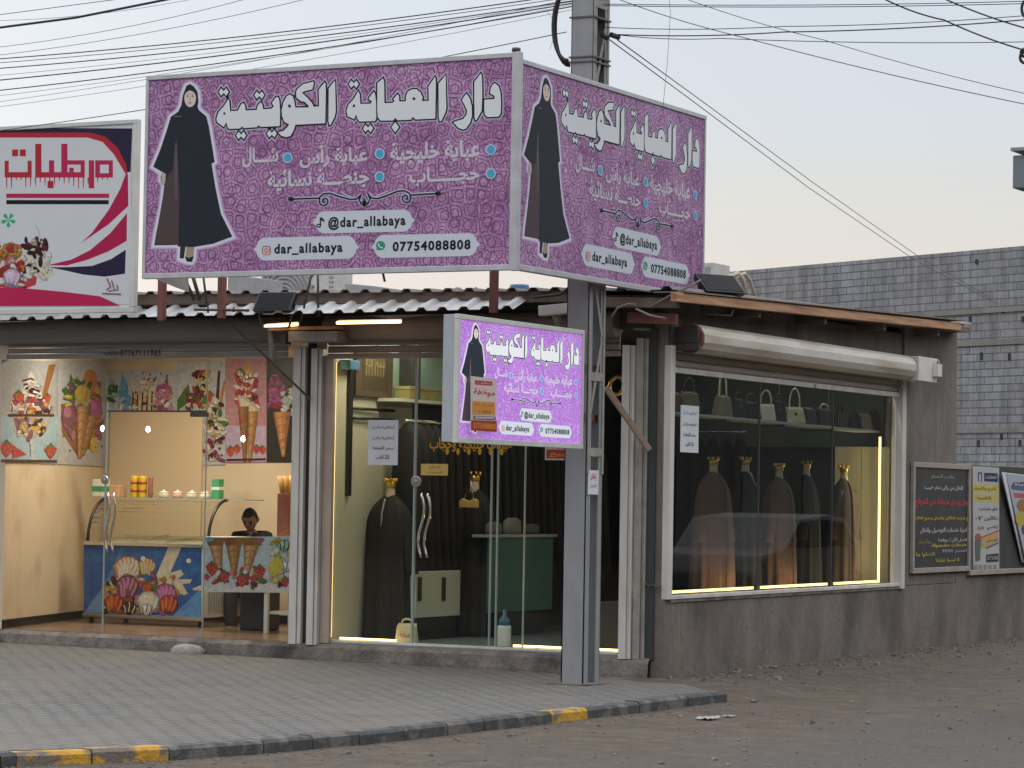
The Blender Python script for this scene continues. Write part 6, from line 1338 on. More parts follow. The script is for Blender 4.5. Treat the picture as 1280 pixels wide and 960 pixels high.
mb = MB(); e = .022
mb.box((SX0 - .03, SY - .012, SZ0 - .045), (SX1 + .0, SY + .05, SZ0 - .001)); mb.box((SX0 - .03, SY - .012, SZ1 + .001), (SX1, SY + .05, SZ1 + .04)); mb.box((SX0 - .032, SY - .010, SZ0), (SX0 - .001, SY + .048, SZ1)); mb.box((SX1 + .001, SY - .02, SZ0 - .05), (SXX + .014, SY + .049, SZ1 + .045)); mb.build('frame', M['frame_grey'], sg_, bevel=.004)
mb = MB(); mb.box((SXX - .05, r0, SZ0 - .042), (SXX + .012, r1 + .03, SZ0 + .003)); mb.box((SXX - .05, r0, SZ1 - .044), (SXX + .012, r1 + .03, SZ1 - .006)); mb.box((SXX - .048, r1 + .001, SZ0 + .004), (SXX + .010, r1 + .028, SZ1 - .046)); mb.build('frame', M['frame_grey'], sg_, bevel=.004)
mb = MB(); mb.tube([(SX1 + .02, SY + .01, SZ1 + .046), (SX1 + .02, SY + .01, SZ1 + .075)], .035, 12); mb.build('post_cap', M['dark_metal'], sg_)
nL = 8; mb = MB()                                                   # loose cloth end on the left, bellying back
g1 = [[mb.bm.verts.new((SX0 - .034 - .09 * math.sin(i / nL * 1.6) * (.35 + .65 * math.sin(j / 8 * math.pi * .7 + .5)) , SY + .03 + .75 * i / nL, SZ0 - .10 * (i / nL) + (SHT + .02 - .12 * i / nL) * j / 8)) for j in range(9)] for i in range(nL + 1)]
for i in range(nL):
    for j in range(8): mb.bm.faces.new((g1[i][j], g1[i + 1][j], g1[i + 1][j + 1], g1[i][j + 1]))
mb.build('end_cloth', M['cloth_side'], sg_, smooth=True)
mb = MB()                                                           # back framing
for z in (SZ0 + .1, SZ1 - .12): mb.beam((SX0 + .05, SY + .1, z), (SX1 - .05, SY + .1, z), .05); mb.beam((SXX - .12, SY + .15, z), (SXX - .12, r1 - .05, z), .05)
for k in range(5): x = SX0 + .1 + k * (SW - .2) / 4; mb.beam((x, SY + .15, SZ0 + .02), (x, SY + .15, SZ1 - .02), .04)
for k in range(4): y = SY + .4 + k * (r1 - SY - .5) / 3; mb.beam((SXX - .17, y, SZ0 + .02), (SXX - .17, y, SZ1 - .06), .04)
mb.build('back_frame', M['rust'], sg_)
PYL = -.60
for px, pyb in ((202, 398), (277, 395), (617, 388)):
    b_ = F(px, pyb, PYL); mb = MB(); mb.box((b_.x - .03, PYL - .03, b_.z - .02), (b_.x + .03, PYL + .03, SZ0 + .5)); e_ = F(px + 10, 330, SY + .18); mb.beam((b_.x, PYL + .0, SZ0 + .40), (e_.x, SY + .18, SZ0 + .40), .045); mb.build('post', M['rust'], sg_)
for p, q in (((222, 342), (243, 376)), ((236, 342), (250, 376)), ((252, 342), (259, 384)), ((393, 341), (376, 402)), ((397, 340), (398, 396)), ((475, 339), (481, 352))):
    mb = MB(); mb.tube([F(p[0], p[1] - 14, PYL + .1), F(q[0], q[1], PYL + .1)], .012 if p[0] > 240 else .02, 6); mb.build('stay', M['dark_metal'], sg_)
mb = MB(); mb.tube([F(629, 333, PYL), F(640, 336, PYL), F(668, 334, PYL)], .012, 6); mb.build('stay', M['dark_metal'], sg_)

# ------------------------------------------------------------------ backlit projecting sign on the post
LX = -.10; l_tl, l_br = S(575, 400, LX), S(725.5, 553, LX); lb_z0, lb_z1 = (S(575, 549, LX).z + S(725, 553, LX).z) / 2, (S(575, 400, LX).z + S(725, 417, LX).z) / 2
lb = thing('lightbox_sign', 'small violet backlit projecting sign fixed to the steel post', 'lightbox sign', (LX - .07, (l_tl.y + l_br.y) / 2, lb_z0))
y0, y1 = l_tl.y, l_br.y
mb = MB(); mb.box((LX - .125, y0 - .03, lb_z0 - .035), (LX - .034, y1 + .03, lb_z1 + .035)); mb.build('casing', mat('casing_bluish', (.40, .44, .48), .5, c2=(.34, .37, .40), scale=5), lb, bevel=.004)
printed_panel(lb, (LX, y0, lb_z0), Y_, Z_, X_, y1 - y0, lb_z1 - lb_z0, M['purple_lit'], M['print_lit'])
mb = MB(); mb.box((LX - .033, y0 - .034, lb_z0 - .04), (LX + .01, y1 + .034, lb_z0 - .001)); mb.box((LX - .033, y0 - .034, lb_z1 + .001), (LX + .01, y1 + .034, lb_z1 + .038)); mb.box((LX - .032, y0 - .033, lb_z0), (LX + .009, y0 - .001, lb_z1)); mb.box((LX - .032, y1 + .001, lb_z0), (LX + .009, y1 + .033, lb_z1)); mb.build('frame', M['frame_white'], lb, bevel=.003)
for py in (459, 521):
    z = S(735, py, LX).z; mb = MB(); mb.box((LX - .12, y1 + .035, z - .03), (LX - .06, -1.26, z + .03)); mb.box((LX - .12, -1.262, z - .028), (LX - .085, -.95, z + .028)); mb.build('bracket', M['rust'], lb)
# job notice stuck over the printed woman on the lightbox
cv = lambda p: (lambda q: (q.y - y0, q.z - lb_z0))(S(p[0], p[1], LX + .006)); Jq = [(582, 470), (614.5, 474), (613.5, 540), (582, 538)]
def J(L_): return [(565 + x / 9.6, 460 + y / 9.6) for x, y in L_]
a = Art(cv); a.poly(Jq, (.58, .50, .47)); a.poly(J([(210, 145), (420, 165), (420, 215), (210, 200)]), (.42, .05, .06)); a.text('مطلوب', *J([(235, 172), (400, 190)]), 3.2, (.62, .5, .46)); a.text('موظفة', *J([(195, 285), (450, 310)]), 9.5, (.42, .03, .05), bold=.02)
a.poly(J([(180, 395), (450, 412), (450, 560), (180, 555)]), (.60, .25, .045)); a.text('للعمل في محل', *J([(200, 440), (435, 455)]), 4.5, (.25, .05, .02)); a.text('عبايات', *J([(255, 515), (400, 525)]), 4.5, (.10, .03, .02))
a.poly(J([(190, 572), (455, 585), (455, 620), (190, 612)]), (.12, .07, .16)); a.poly(J([(205, 582), (440, 592), (440, 610), (205, 604)]), (.52, .46, .46)); a.poly(J([(165, 625), (470, 635), (468, 765), (165, 750)]), (.35, .04, .02)); a.text('07754088808', *J([(190, 690), (455, 700)]), 7, (.60, .30, .05), bold=.02)
P_ = [cv(p) for p in Jq]; t = thing('job_notice', 'red and orange job notice stuck over the lower left of the lightbox', 'notice', (LX + .007, y0 + P_[3][0], lb_z0 + P_[3][1]))
mb = MB(); mb.hexa([Vector((LX + d, y0 + x, lb_z0 + z)) for d in (.0475, .05) for x, z in P_]); mb.build('sheet', M['paper'], t); a.place('print', M['print'], (LX + .0502, y0, lb_z0), Y_, Z_, X_, t)

# ------------------------------------------------------------------ left neighbour sign
LY = -.62; n_tl, n_tr, n_br = F(0, 160, LY), F(165, 160, LY), F(168, 387, LY); nz0, nz1 = F(84, 385, LY).z, F(84, 159, LY).z; nx1 = (n_tr.x + n_br.x) / 2
ls = thing('sweet_shop_sign', 'white and crimson sweet shop sign with blocky red lettering', 'signboard', (nx1 - 1.5, LY + .05, nz0))
mb = MB(); mb.box((nx1 - 3.6, LY + .01, nz0), (nx1, LY + .05, nz1)); mb.build('casing', mat('sign_white', (.60, .62, .64), .5), ls)
def R5(L_): return [(x / 3.84, 150 + y / 3.84) for x, y in L_]
cv = wall_conv((nx1, LY, nz0), X_, Z_); a = Art(cv); red = (.42, .025, .04); red2 = (.46, .02, .085); navy = (.025, .018, .05); cr = (.40, .015, .075)
a.poly([(-90, 158), (164, 160), (163, 380), (-90, 380)], (.60, .62, .65))
a.poly(R5([(-200, 36), (632, 40), (625, 250), (600, 250), (560, 160), (500, 90), (420, 60), (-200, 62)]), navy); a.poly(R5([(-200, 60), (430, 60), (500, 78), (560, 130), (604, 215), (612, 270), (600, 258), (545, 165), (490, 105), (420, 84), (-200, 84)]), red)
a.poly(R5([(612, 262), (614, 412), (520, 500), (385, 592), (440, 540), (520, 430), (575, 330), (600, 262)]), cr); a.poly(R5([(608, 446), (606, 580), (520, 630), (420, 670), (320, 698), (220, 698), (340, 670), (430, 625), (530, 540)]), cr); a.poly(R5([(602, 622), (598, 738), (500, 752), (400, 742), (310, 722), (230, 706), (330, 706), (440, 700), (530, 668)]), navy)
for x0, y0_, x1, y1_ in ((20, 195, 40, 276), (20, 250, 150, 276), (130, 195, 150, 276), (56, 141, 85, 174), (93, 141, 122, 174), (167, 114, 197, 276), (167, 250, 265, 276), (233, 193, 258, 276), (226, 292, 255, 327), (292, 114, 322, 276), (262, 250, 405, 276), (320, 193, 405, 214), (385, 193, 405, 276), (330, 228, 352, 250), (455, 193, 540, 214), (520, 193, 540, 276), (455, 255, 540, 276), (455, 193, 478, 276), (424, 193, 450, 328)):
    a.poly(R5(rect(x0, y0_, x1, y1_)), red2 if x0 > 230 else red)
rs = random.Random(2)
for k in range(22): x = 30 + k * 23; h_ = rs.uniform(10, 55); a.poly(R5([(x - 3, 276), (x + 3, 276), (x + 1.5, 276 + h_), (x - 1.5, 276 + h_)]), red, lift=False)
a.up(); a.poly(R5(rect(28, 353, 522, 374)), red2); a.poly(R5(rect(28, 384, 520, 404)), (.01, .01, .012))
g_ = (.04, .36, .20)
for k in range(5): t_ = k * 1.26 + .3; a.poly(R5([(38, 480), (38 + 30 * math.cos(t_ - .35), 480 + 30 * math.sin(t_ - .35)), (38 + 36 * math.cos(t_), 480 + 36 * math.sin(t_)), (38 + 30 * math.cos(t_ + .35), 480 + 30 * math.sin(t_ + .35))]), g_)
a.poly(R5([(-30, 640), (60, 590), (100, 600), (110, 660), (60, 700), (-30, 720)]), (.45, .13, .06)); a.poly(R5([(-40, 690), (120, 690), (180, 730), (170, 790), (120, 810), (-40, 800)]), (.48, .05, .06))
swirl(a, *R5([(58, 755)])[0], 14, (.50, .36, .48), (.56, .44, .54), 3); a.poly(R5([(100, 630), (170, 590), (215, 660), (260, 740), (200, 775), (120, 715), (100, 680)]), (.58, .55, .46))
pile(a, 24, 314, 62, 348, ['cream', 'white', 'white', 'cream', 'choc'], 34, 4.2, 31); pile(a, 30, 300, 58, 316, ['choc', 'choc', 'berry', 'choc', 'cream'], 22, 3.8, 32); pile(a, -4, 326, 30, 356, ['straw', 'straw', 'pink', 'white', 'orange'], 30, 4.6, 33); pile(a, -4, 306, 26, 322, ['waffle', 'orange', 'straw', 'gold'], 16, 4, 34)
swirl(a, 15, 346, 11, (.52, .38, .50), (.62, .50, .60), 3); a.strokes(R5([(170, 508), (185, 530), (190, 560)]), .5, (.3, .25, .2))
a.poly(R5([(-300, 800), (100, 806), (300, 824), (480, 846), (575, 890), (-300, 892)]), red2)
for S_ in ([(512, 760), (530, 800), (510, 815)], [(535, 770), (548, 815), (520, 822)], [(560, 790), (566, 815), (545, 815)], [(490, 832), (580, 836)]): a.strokes(R5(S_), 1.6, (.28, .08, .20))
a.place('face_print', M['print_gloss'], (nx1, LY + .008, nz0), X_, Z_, -Y_, ls)
mb = MB(); mb.box((nx1 - 3.62, LY - .005, nz0 - .05), (nx1 + .03, LY + .055, nz0 - .001)); mb.box((nx1 - 3.62, LY - .005, nz1 + .001), (nx1 + .03, LY + .055, nz1 + .04)); mb.box((nx1 - .02, LY - .006, nz0), (nx1 + .032, LY + .053, nz1)); mb.build('frame', M['frame_white'], ls, bevel=.004)

# ------------------------------------------------------------------ steel lattice post
po = thing('steel_post', 'grey steel lattice post standing on the pavement at the corner', 'post', (-.24, -1.1, 0)); zt = 8.6
pxl, pxr, pyf, pyb = -.345, -.14, -1.26, -.955
def chan(yw, yo, nm):
    mb = MB(); f = lambda z: .012 * z / 8
    for a_, b_, c_, d_ in ((pxl, yw, pxr, yw + .012 * (1 if yo > yw else -1)), (pxl, yw, pxl + .012, yo), (pxr - .012, yw, pxr, yo)):
        y0_, y1_ = min(b_, d_), max(b_, d_); w2 = .012
        mb.hexa([(a_ + (0 if a_ == pxl else 0), y0_, -.25), (c_, y0_, -.25), (c_, y1_, -.25), (a_, y1_, -.25), (a_ + f(zt), y0_, zt), (c_ - f(zt), y0_, zt), (c_ - f(zt), y1_, zt), (a_ + f(zt), y1_, zt)])
    return mb.build(nm, M['grey_steel'], po)
chan(pyf, pyf + .085, 'front_channel'); chan(pyb, pyb - .085, 'rear_channel')
mb = MB()
for xs_1 in (pxr + .002, pxl - .006):
    z = 2.2; k = 0
    while z < zt - .5:
        a_, b_ = (pyf + .05, pyb - .05) if k % 2 == 0 else (pyb - .05, pyf + .05); x = xs_1 - (.01 * z / 8 if xs_1 > -.2 else -.01 * z / 8)
        mb.beam((x, a_, z), (x, b_, z + .62), .006, .035, up=(0, .1, 1)) if False else mb.beam((x, a_, z), (x, b_, z + .62), .035, .006, up=(1, 0, 0)); z += .66; k += 1
mb.build('lacing_bar', M['pale_steel'], po)
for z in (1.9, 2.52, 3.3, 4.4, 5.6):
    mb = MB(); x = pxr - .01 * z / 8; mb.box((x + .002, pyf + .01, z - .035), (x + .008, pyb - .01, z + .035)); mb.build('batten_plate', M['pale_steel'], po)
for yy in (pyf + .004, pyb - .034):
    mb = MB(); mb.hexa([(pxr + .0015 - .012 * z / 8, y, z) if k == 0 else (pxr + .012 - .012 * z / 8, y, z) for z in (1.72, 8.4) for k, y in ((0, yy), (1, yy), (1, yy + .03), (0, yy + .03))]); mb.build('angle_bar', M['pale_steel'], po)
c = F(712, 35, -1.1); mb = MB()
for k in range(4): mb.tube([(pxl - .02 - .14 * math.sin(t), pyf - .01 + .012 * k, c.z + (.30 + .012 * k) * math.cos(t)) for t in (math.pi * i / 14 for i in range(15))], .016, 8)
mb.build('cable_coil', M['cable'], po)
for z in (c.z - .32, c.z - .28, c.z + .05, c.z + .26):
    mb = MB(); mb.box((pxl - .012, pyf - .012, z), (pxr + .014, pyb + .012, z + .012)); mb.build('clamp_band', M['wire'], po)
mb = MB(); mb.box((-.42, -1.34, pav_z(0) - .004), (-.07, -.90, .012)); tag(mb.build('post_footing', M['concrete'], bevel=.004), 'rough concrete patch round the foot of the steel post', 'footing')
q0, q1 = S(734, 618, pxr), S(747.5, 588, pxr); ar = Art(); w_, h_ = q1.y - q0.y, q1.z - q0.z
ar.text('إعلان', (.2 * w_, .72 * h_), (.85 * w_, .72 * h_), .32 * h_, (.45, .03, .03), raw=True, bold=.03).text('للايجار', (.2 * w_, .35 * h_), (.8 * w_, .35 * h_), .18 * h_, (.3, .05, .05), raw=True)
sheet('paper_notice', 'little white sticker with red writing on the steel post', 'sticker', (pxr + .004, q0.y, q0.z), Y_, Z_, X_, w_, h_, M['paper'], ar)
mb = MB(); mb.beam(F(757, 484, -.35), F(812, 563, -.12), .05, .05); tag(mb.build('wooden_strut', M['stick'], bevel=.006), 'pale leaning wooden strut between the steel post and the corner', 'strut')
mb = MB(); mb.beam(F(290, 406, -.45), F(388, 499, -.1), .022, .022); tag(mb.build('diagonal_brace', M['dark_metal']), 'thin grey diagonal brace from canopy to the partition between the shops', 'brace')
mb = MB(); mb.tube([F(338, 410, -.2), F(342, 455, -.15)], .028, 10); tag(mb.build('down_pipe', M['pale_steel']), 'short pale pipe hanging under the canopy left of the partition', 'pipe')

# ------------------------------------------------------------------ posters on the low wall
def R6(L_): return [(1130 + x / 6, 570 + y / 6) for x, y in L_]
p_bl, p_tr = S(1139.5, 717, .03), S(1213, 580, .03); pz0, pz1 = p_bl.z, S(1176, 579, .03).z; py0, py1 = p_bl.y, p_tr.y
bp = thing('notice_board', 'black framed notice board with white, red and yellow writing on the side wall', 'notice board', (.02, (py0 + py1) / 2, pz0))
mb = MB(); mb.box((.003, py0 + .05, pz0 + .05), (.022, py1 - .05, pz1 - .05)); mb.build('board', mat('black_board', (.018, .018, .02), .45, c2=(.03, .03, .032), scale=3), bp)
fm = mat('cream_aluminium_frame', (.36, .31, .27), .5, c2=(.27, .24, .21), scale=8)
mb = MB(); mb.box((.004, py0, pz0), (.045, py1, pz0 + .055)); mb.box((.004, py0, pz1 - .055), (.045, py1, pz1)); mb.box((.005, py0 + .001, pz0 + .056), (.043, py0 + .06, pz1 - .056)); mb.box((.005, py1 - .06, pz0 + .056), (.043, py1 - .001, pz1 - .056)); mb.build('frame', fm, bp, bevel=.004)
cv = lambda p: (lambda q: (q.y, q.z))(S(p[0], p[1], .023)); a = Art(cv); W_, Rd, Yl = (.50, .48, .46), (.50, .06, .09), (.50, .42, .05)
for txt, p, q, h, c, bo in (('مكتب الحسام', (205, 158), (375, 158), 40, (.34, .32, .24), .015), ('للنقل من والى سفر طيب :', (145, 238), (440, 240), 42, W_, .02), ('ايجار وسفر متنقلة من الموقع', (82, 350), (495, 352), 72, Rd, .035), ('بيع او ايجار الدكاكين والشقق وجميع العقار', (85, 468), (490, 470), 36, Yl, .02), ('لدينا خدمات التوصيل والنقل', (118, 560), (468, 556), 44, W_, .02), ('اتصل الآن / موقعنا', (255, 630), (468, 628), 36, W_, .02), ('خدمات مضمونة', (205, 670), (468, 668), 36, Yl, .03), ('للحجز 2020', (280, 712), (468, 712), 28, (.40, .40, .42), .01), ('وبأسعار', (100, 645), (195, 640), 36, (.30, .28, .06), .015), ('اتصلوا بنا', (85, 740), (225, 738), 36, (.42, .46, .08), .015), ('لا تنسوا زيارتنا', (235, 783), (410, 780), 34, Yl, .015)):
    p, q = R6([p, q]); a.text(txt, p, q, h / 6, c, bold=bo)
a.place('writing', M['print'], (.0225, 0, 0), Y_, Z_, X_, bp)
p2 = [S(x, y, .012) for x, y in ((1216, 583), (1249, 585), (1249, 711), (1217, 712))]; pb = thing('wall_poster', 'white and yellow printed poster on the low wall right of the black notice board', 'poster', p2[3])
mb = MB(); mb.hexa([p + X_ * d for d in (-.009, .0) for p in p2]); mb.build('sheet', M['paper'], pb)
cv = lambda p: (lambda q: (q.y, q.z))(S(p[0], p[1], .013)); a = Art(cv); a.poly(R6([(515, 80), (712, 90), (712, 845), (520, 850)]), (.42, .43, .42)); a.poly(R6([(515, 205), (712, 215), (712, 290), (515, 275)]), (.52, .43, .13)); a.poly(R6([(515, 285), (712, 300), (712, 350), (515, 345)]), (.50, .41, .12))
a.poly(R6([(600, 125), (700, 130), (700, 195), (600, 190)]), (.03, .035, .10)); a.text('العقارات', *R6([(610, 160), (692, 162)]), 5, (.5, .5, .5), bold=.02); a.poly(R6([(553, 122), (585, 122), (585, 192), (553, 190)]), (.06, .08, .16)); a.poly(R6([(562, 135), (576, 135), (576, 190), (562, 190)]), (.45, .45, .45))
for txt, p, q, h, c in (('للبيع والايجار', (520, 245), (685, 250), 34, (.03, .03, .05)), ('بالتقسيط', (540, 312), (655, 318), 34, (.10, .05, .04)), ('شقق سكنية', (600, 395), (702, 400), 36, (.03, .03, .05)), ('دكاكين', (600, 465), (702, 470), 36, (.03, .03, .05)), ('اراضي', (620, 535), (702, 538), 34, (.03, .03, .05)), ('لدينا', (560, 398), (598, 398), 24, (.42, .05, .07)), ('٢٠', (530, 465), (590, 465), 30, (.12, .03, .03)), ('جديد', (545, 540), (600, 540), 34, (.45, .06, .06))): p, q = R6([p, q]); a.text(txt, p, q, h / 6, c, bold=.015)
a.poly(R6([(575, 620), (705, 560), (705, 640), (580, 690)]), (.46, .32, .14)); a.strokes(R6([(575, 612), (708, 558)]), 1.6, (.42, .06, .05)); a.strokes(R6([(615, 690), (708, 650)]), 1.6, (.30, .05, .05)); a.text('اتصل', *R6([(615, 645), (695, 620)]), 5, (.08, .06, .04), bold=.02); a.poly(R6([(615, 740), (705, 730), (705, 790), (615, 795)]), (.025, .025, .03)); a.text('0775408', *R6([(622, 766), (698, 762)]), 5, (.5, .5, .5)); a.poly(R6([(530, 640), (548, 580), (572, 600), (568, 780), (535, 790)]), (.10, .13, .11)); a.poly(R6(ell(552, 605, 20, 26)), (.30, .10, .06))
for k in range(5): a.poly(R6(rect(525 + k * 36, 815, 548 + k * 36, 842)), (.25, .24, .24), lift=False)
a.place('print', M['print'], (.013, 0, 0), Y_, Z_, X_, pb)
bz = S(1250, 715, .03).z; mb = MB(); mb.box((.003, S(1210, 716, .03).y + .02, bz - .02), (.05, 14.5, bz + .035)); tag(mb.build('poster_ledge', fm, bevel=.004), 'pale ledge rail under the posters on the low wall', 'ledge')
mb = MB(); mb.box((.002, S(1250, 600, .01).y, bz + .04), (.008, 14.0, 1.955)); tag(mb.build('backing_board', mat('dark_backing', (.035, .033, .034), .7, c2=(.05, .045, .045), scale=3)), 'dark bare backing board behind the leaning poster', 'board')
L_ = [(1251, 590), (1300, 596), (1318, 706), (1277, 703)]; P3 = [S(x, y, .06 if k < 2 else .03) for k, (x, y) in enumerate(L_)]
pl = thing('leaning_poster', 'tilted white printed poster slipping off the dark backing board', 'poster', P3[3]); mb = MB(); mb.hexa([p + X_ * d for d in (0, .012) for p in P3]); mb.build('sheet', M['paper'], pl)
cv = lambda p: (lambda q: (q.y, q.z))(S(p[0], p[1], .06)); a = Art(cv); a.poly([(1256, 592), (1300, 597), (1316, 705), (1281, 703)], (.36, .40, .45)); a.poly([(1262, 606), (1300, 609), (1300, 616), (1263, 612)], (.10, .12, .20)); a.poly([(1265, 616), (1300, 618), (1302, 625), (1266, 622)], (.46, .10, .08)); a.poly(ell(1276, 632, 7, 8), (.30, .16, .05)); a.poly(ell(1274, 648, 6, 9), (.42, .36, .06)); a.poly(ell(1286, 640, 7, 9), (.10, .13, .06)); a.poly(ell(1280, 662, 5, 7), (.14, .06, .05)); a.text('مطعم', (1264, 603), (1296, 606), 7, (.03, .03, .05), bold=.02)
a.place('print', M['print'], (.0735, 0, 0), Y_, Z_, X_, pl)

# ------------------------------------------------------------------ things on the roof
def flood(lab, c, rz, tilt, s_=1.0):
    t = thing('floodlight', lab, 'floodlight', (0, 0, 0)); M4 = Matrix.Rotation(tilt, 3, 'X')
    def rotv(v): return M4 @ Vector(v)
    mb = MB(); w_, h_ = .19 * s_, .11 * s_
    mb.hexa([rotv(v) for v in ((-w_, -.03, -h_), (w_, -.03, -h_), (w_, .03, -h_ * .8), (-w_, .03, -h_ * .8), (-w_, -.03, h_), (w_, -.03, h_), (w_, .03, h_ * .8), (-w_, .03, h_ * .8))]); mb.build('lamp_body', M['black_plastic'], t, bevel=.01)
    mb = MB(); mb.hexa([rotv(v) for v in ((-w_ * .9, -.034, -h_ * .85), (w_ * .9, -.034, -h_ * .85), (w_ * .9, -.031, -h_ * .85), (-w_ * .9, -.031, -h_ * .85), (-w_ * .9, -.034, h_ * .85), (w_ * .9, -.034, h_ * .85), (w_ * .9, -.031, h_ * .85), (-w_ * .9, -.031, h_ * .85))]); mb.build('lens', mat('dark_lens', (.015, .017, .02), .6, spec=.15), t)
    mb = MB()
    for sgn in (-1, 1): mb.beam((sgn * (w_ + .012), 0, 0), (sgn * (w_ * .7), .02, -.22 * s_), .012, .02)
    mb.beam((-w_ * .7, .02, -.22 * s_), (w_ * .7, .02, -.22 * s_), .02, .012); mb.build('bracket', M['dark_metal'], t)
    t.location = c; t.rotation_euler = (0, 0, rz); return t
flood('black floodlight lying over the canopy left of the partition', F(344, 379, -.5), rad(4), rad(-35))
flood('black floodlight tilted up on the roof edge right of the big sign', S(899, 357, .22), rad(62), rad(-48), 1.15)
mb = MB(); mb.tube([F(243, 387, -.62), F(311, 388, -.62)], .012, 6); mb.tube([F(260, 383, -.62), F(260, 391, -.62)], .01, 6); mb.tube([F(292, 384, -.62), F(292, 390, -.62)], .01, 6); tag(mb.build('loose_rod', M['dark_metal']), 'dark rod lying on the white canopy behind the red posts', 'rod')
p, q = F(330, 372, 4.0), F(409, 336, 4.0); ac = thing('air_conditioner', 'white air conditioner unit with a round fan grille on the roof', 'air conditioner', (p.x, 4, p.z - .2))
mb = MB(); mb.box((p.x, 4.0, p.z - .25), (F(420, 350, 4).x, 4.35, q.z + .12)); mb.build('case', M['ac_white'], ac, bevel=.01)
c = F(355, 370, 3.99); mb = MB()
for k in range(7): mb.tube([(c.x + (.06 + .045 * k) * math.cos(t), 3.985, c.z + .0 + (.06 + .045 * k) * math.sin(t)) for t in (2 * math.pi * i / 28 for i in range(28))], .012, 6, closed=True)
mb.lathe([(.36, 0), (.36, .01)], 28, c=(0, 0, 0)) if False else None
mb.build('fan_grille', M['grey_board'], ac)
mb = MB(); mb.tube([(c.x, 3.999, c.z), (c.x, 3.990, c.z)], .36, 28); mb.build('fan_opening', mat('fan_grey', (.28, .28, .28), .6), ac)
art = Art(); art.strokes([(.0, .0), (.06, .05), (.02, .06)], .03, (.12, .13, .13)); art.strokes([(-.03, -.10), (.08, -.07)], .03, (.15, .16, .16)); o_ = F(385, 350, 3.998); art.place('badge', M['print'], o_, X_, Z_, -Y_, ac)
mb = MB()
for k in range(5): z = q.z - .05 - k * .05; x = F(411, 350, 3.99).x; mb.box((x, 3.99, z), (x + .05, 3.999, z + .02))
mb.build('louvre', M['grey_board'], ac)
for (x0, x1, ya, yb, sk, yy, lab) in ((284, 321, 343, 366, 4, 2.6, 'grey slab standing on the roof between the red posts and the air conditioner'), (431, 468, 354, 366, 3.5, 2.6, 'grey slab lying on the roof right of the air conditioner')):
    a_, b_ = F(x0, yb + 12, yy), F(x1, yb + 12, yy); mb = MB(); zt0, zt1 = F(x0, ya, yy).z, F(x1, ya + sk, yy).z
    mb.hexa([(a_.x, yy, a_.z), (b_.x, yy, b_.z), (b_.x, yy + .5, b_.z), (a_.x, yy + .5, a_.z), (a_.x, yy, zt0), (b_.x, yy, zt1), (b_.x, yy + .5, zt1), (a_.x, yy + .5, zt0)]); tag(mb.build('roof_slab', M['grey_board'], bevel=.008), lab, 'slab')
c = F(649, 368, 2.0); mb = MB(); r_ = (F(660, 360, 2).x - F(638, 360, 2).x) / 2; h_ = F(649, 356, 2).z - c.z + .1
mb.lathe([(r_ * .93, 0), (r_, .02), (r_, h_ - .02), (r_ * .96, h_)], 24, c=(c.x, 2.0, c.z - .1)); tag(mb.build('plastic_bucket', M['blue_plastic']), 'blue plastic bucket on the roof left of the steel post', 'bucket')
for px, wd, lab in ((572, 16, 'small dark lump of rubble on the roof near the middle post'), (595, 10, 'low dark stone on the roof sheet beside the middle post')):
    c = F(px, 363, 1.5); mb = MB(); s_ = wd / 2 * 24 / 3600; n = 10; mb.lathe([(s_, 0), (s_ * .9, .03), (s_ * .5, .055), (.01, .06)], n, c=(c.x, 1.5, c.z - .03), wob=lambda t, z: 1 + .2 * math.sin(3 * t + px)); tag(mb.build('roof_stone', M['old_zinc']), lab, 'stone')
a_, b_ = F(877, 372, 3.0), F(892, 328, 3.0); tk = thing('vent_box', 'pale upright ribbed box on the roof just right of the big sign', 'roof box', (a_.x, 3, a_.z)); mb = MB(); mb.box((a_.x - .3, 3, a_.z - .15), (b_.x, 3.4, b_.z)); mb.build('case', M['ac_white'], tk, bevel=.006)
mb = MB()
for k in range(4): mb.box((a_.x + .01 + k * .022, 2.994, a_.z), (a_.x + .02 + k * .022, 2.999, b_.z - .04))
mb.build('rib', M['grey_board'], tk)
for k, dx in enumerate((0, 9)):
    mb = MB(); mb.tube([S(x + dx, y, .1) for x, y in ((906, 352), (914, 345), (922, 342), (928, 350), (932, 362), (936, 374))], .022 - .004 * k, 8); tag(mb.build('bent_hose', M['hose']), ('beige hose bent over the roof edge nearest the tilted floodlight', 'thinner beige hose bent over the roof edge on the right of the other')[k], 'hose')
for (pts, r_, lab) in (([(812, 384), (838, 369), (862, 358), (876, 350)], .008, 'pale cable dropping from the tilted floodlight to the eave'), ([(765, 396), (772, 385), (785, 380), (795, 381)], .010, 'white cable curving out from the eave beside the post'), ([(795, 386), (812, 394), (832, 398)], .009, 'white cable drooping under the eave at the corner'), ([(668, 372), (700, 368), (716, 355)], .012, 'black cable bending from the roof up to the post')):
    P_ = [F(x, y, -.4) for x, y in pts]; mb = MB(); mb.tube(P_, r_, 6); tag(mb.build('loose_cable', M['pale_steel'] if 'black' not in lab else M['cable']), lab, 'cable')
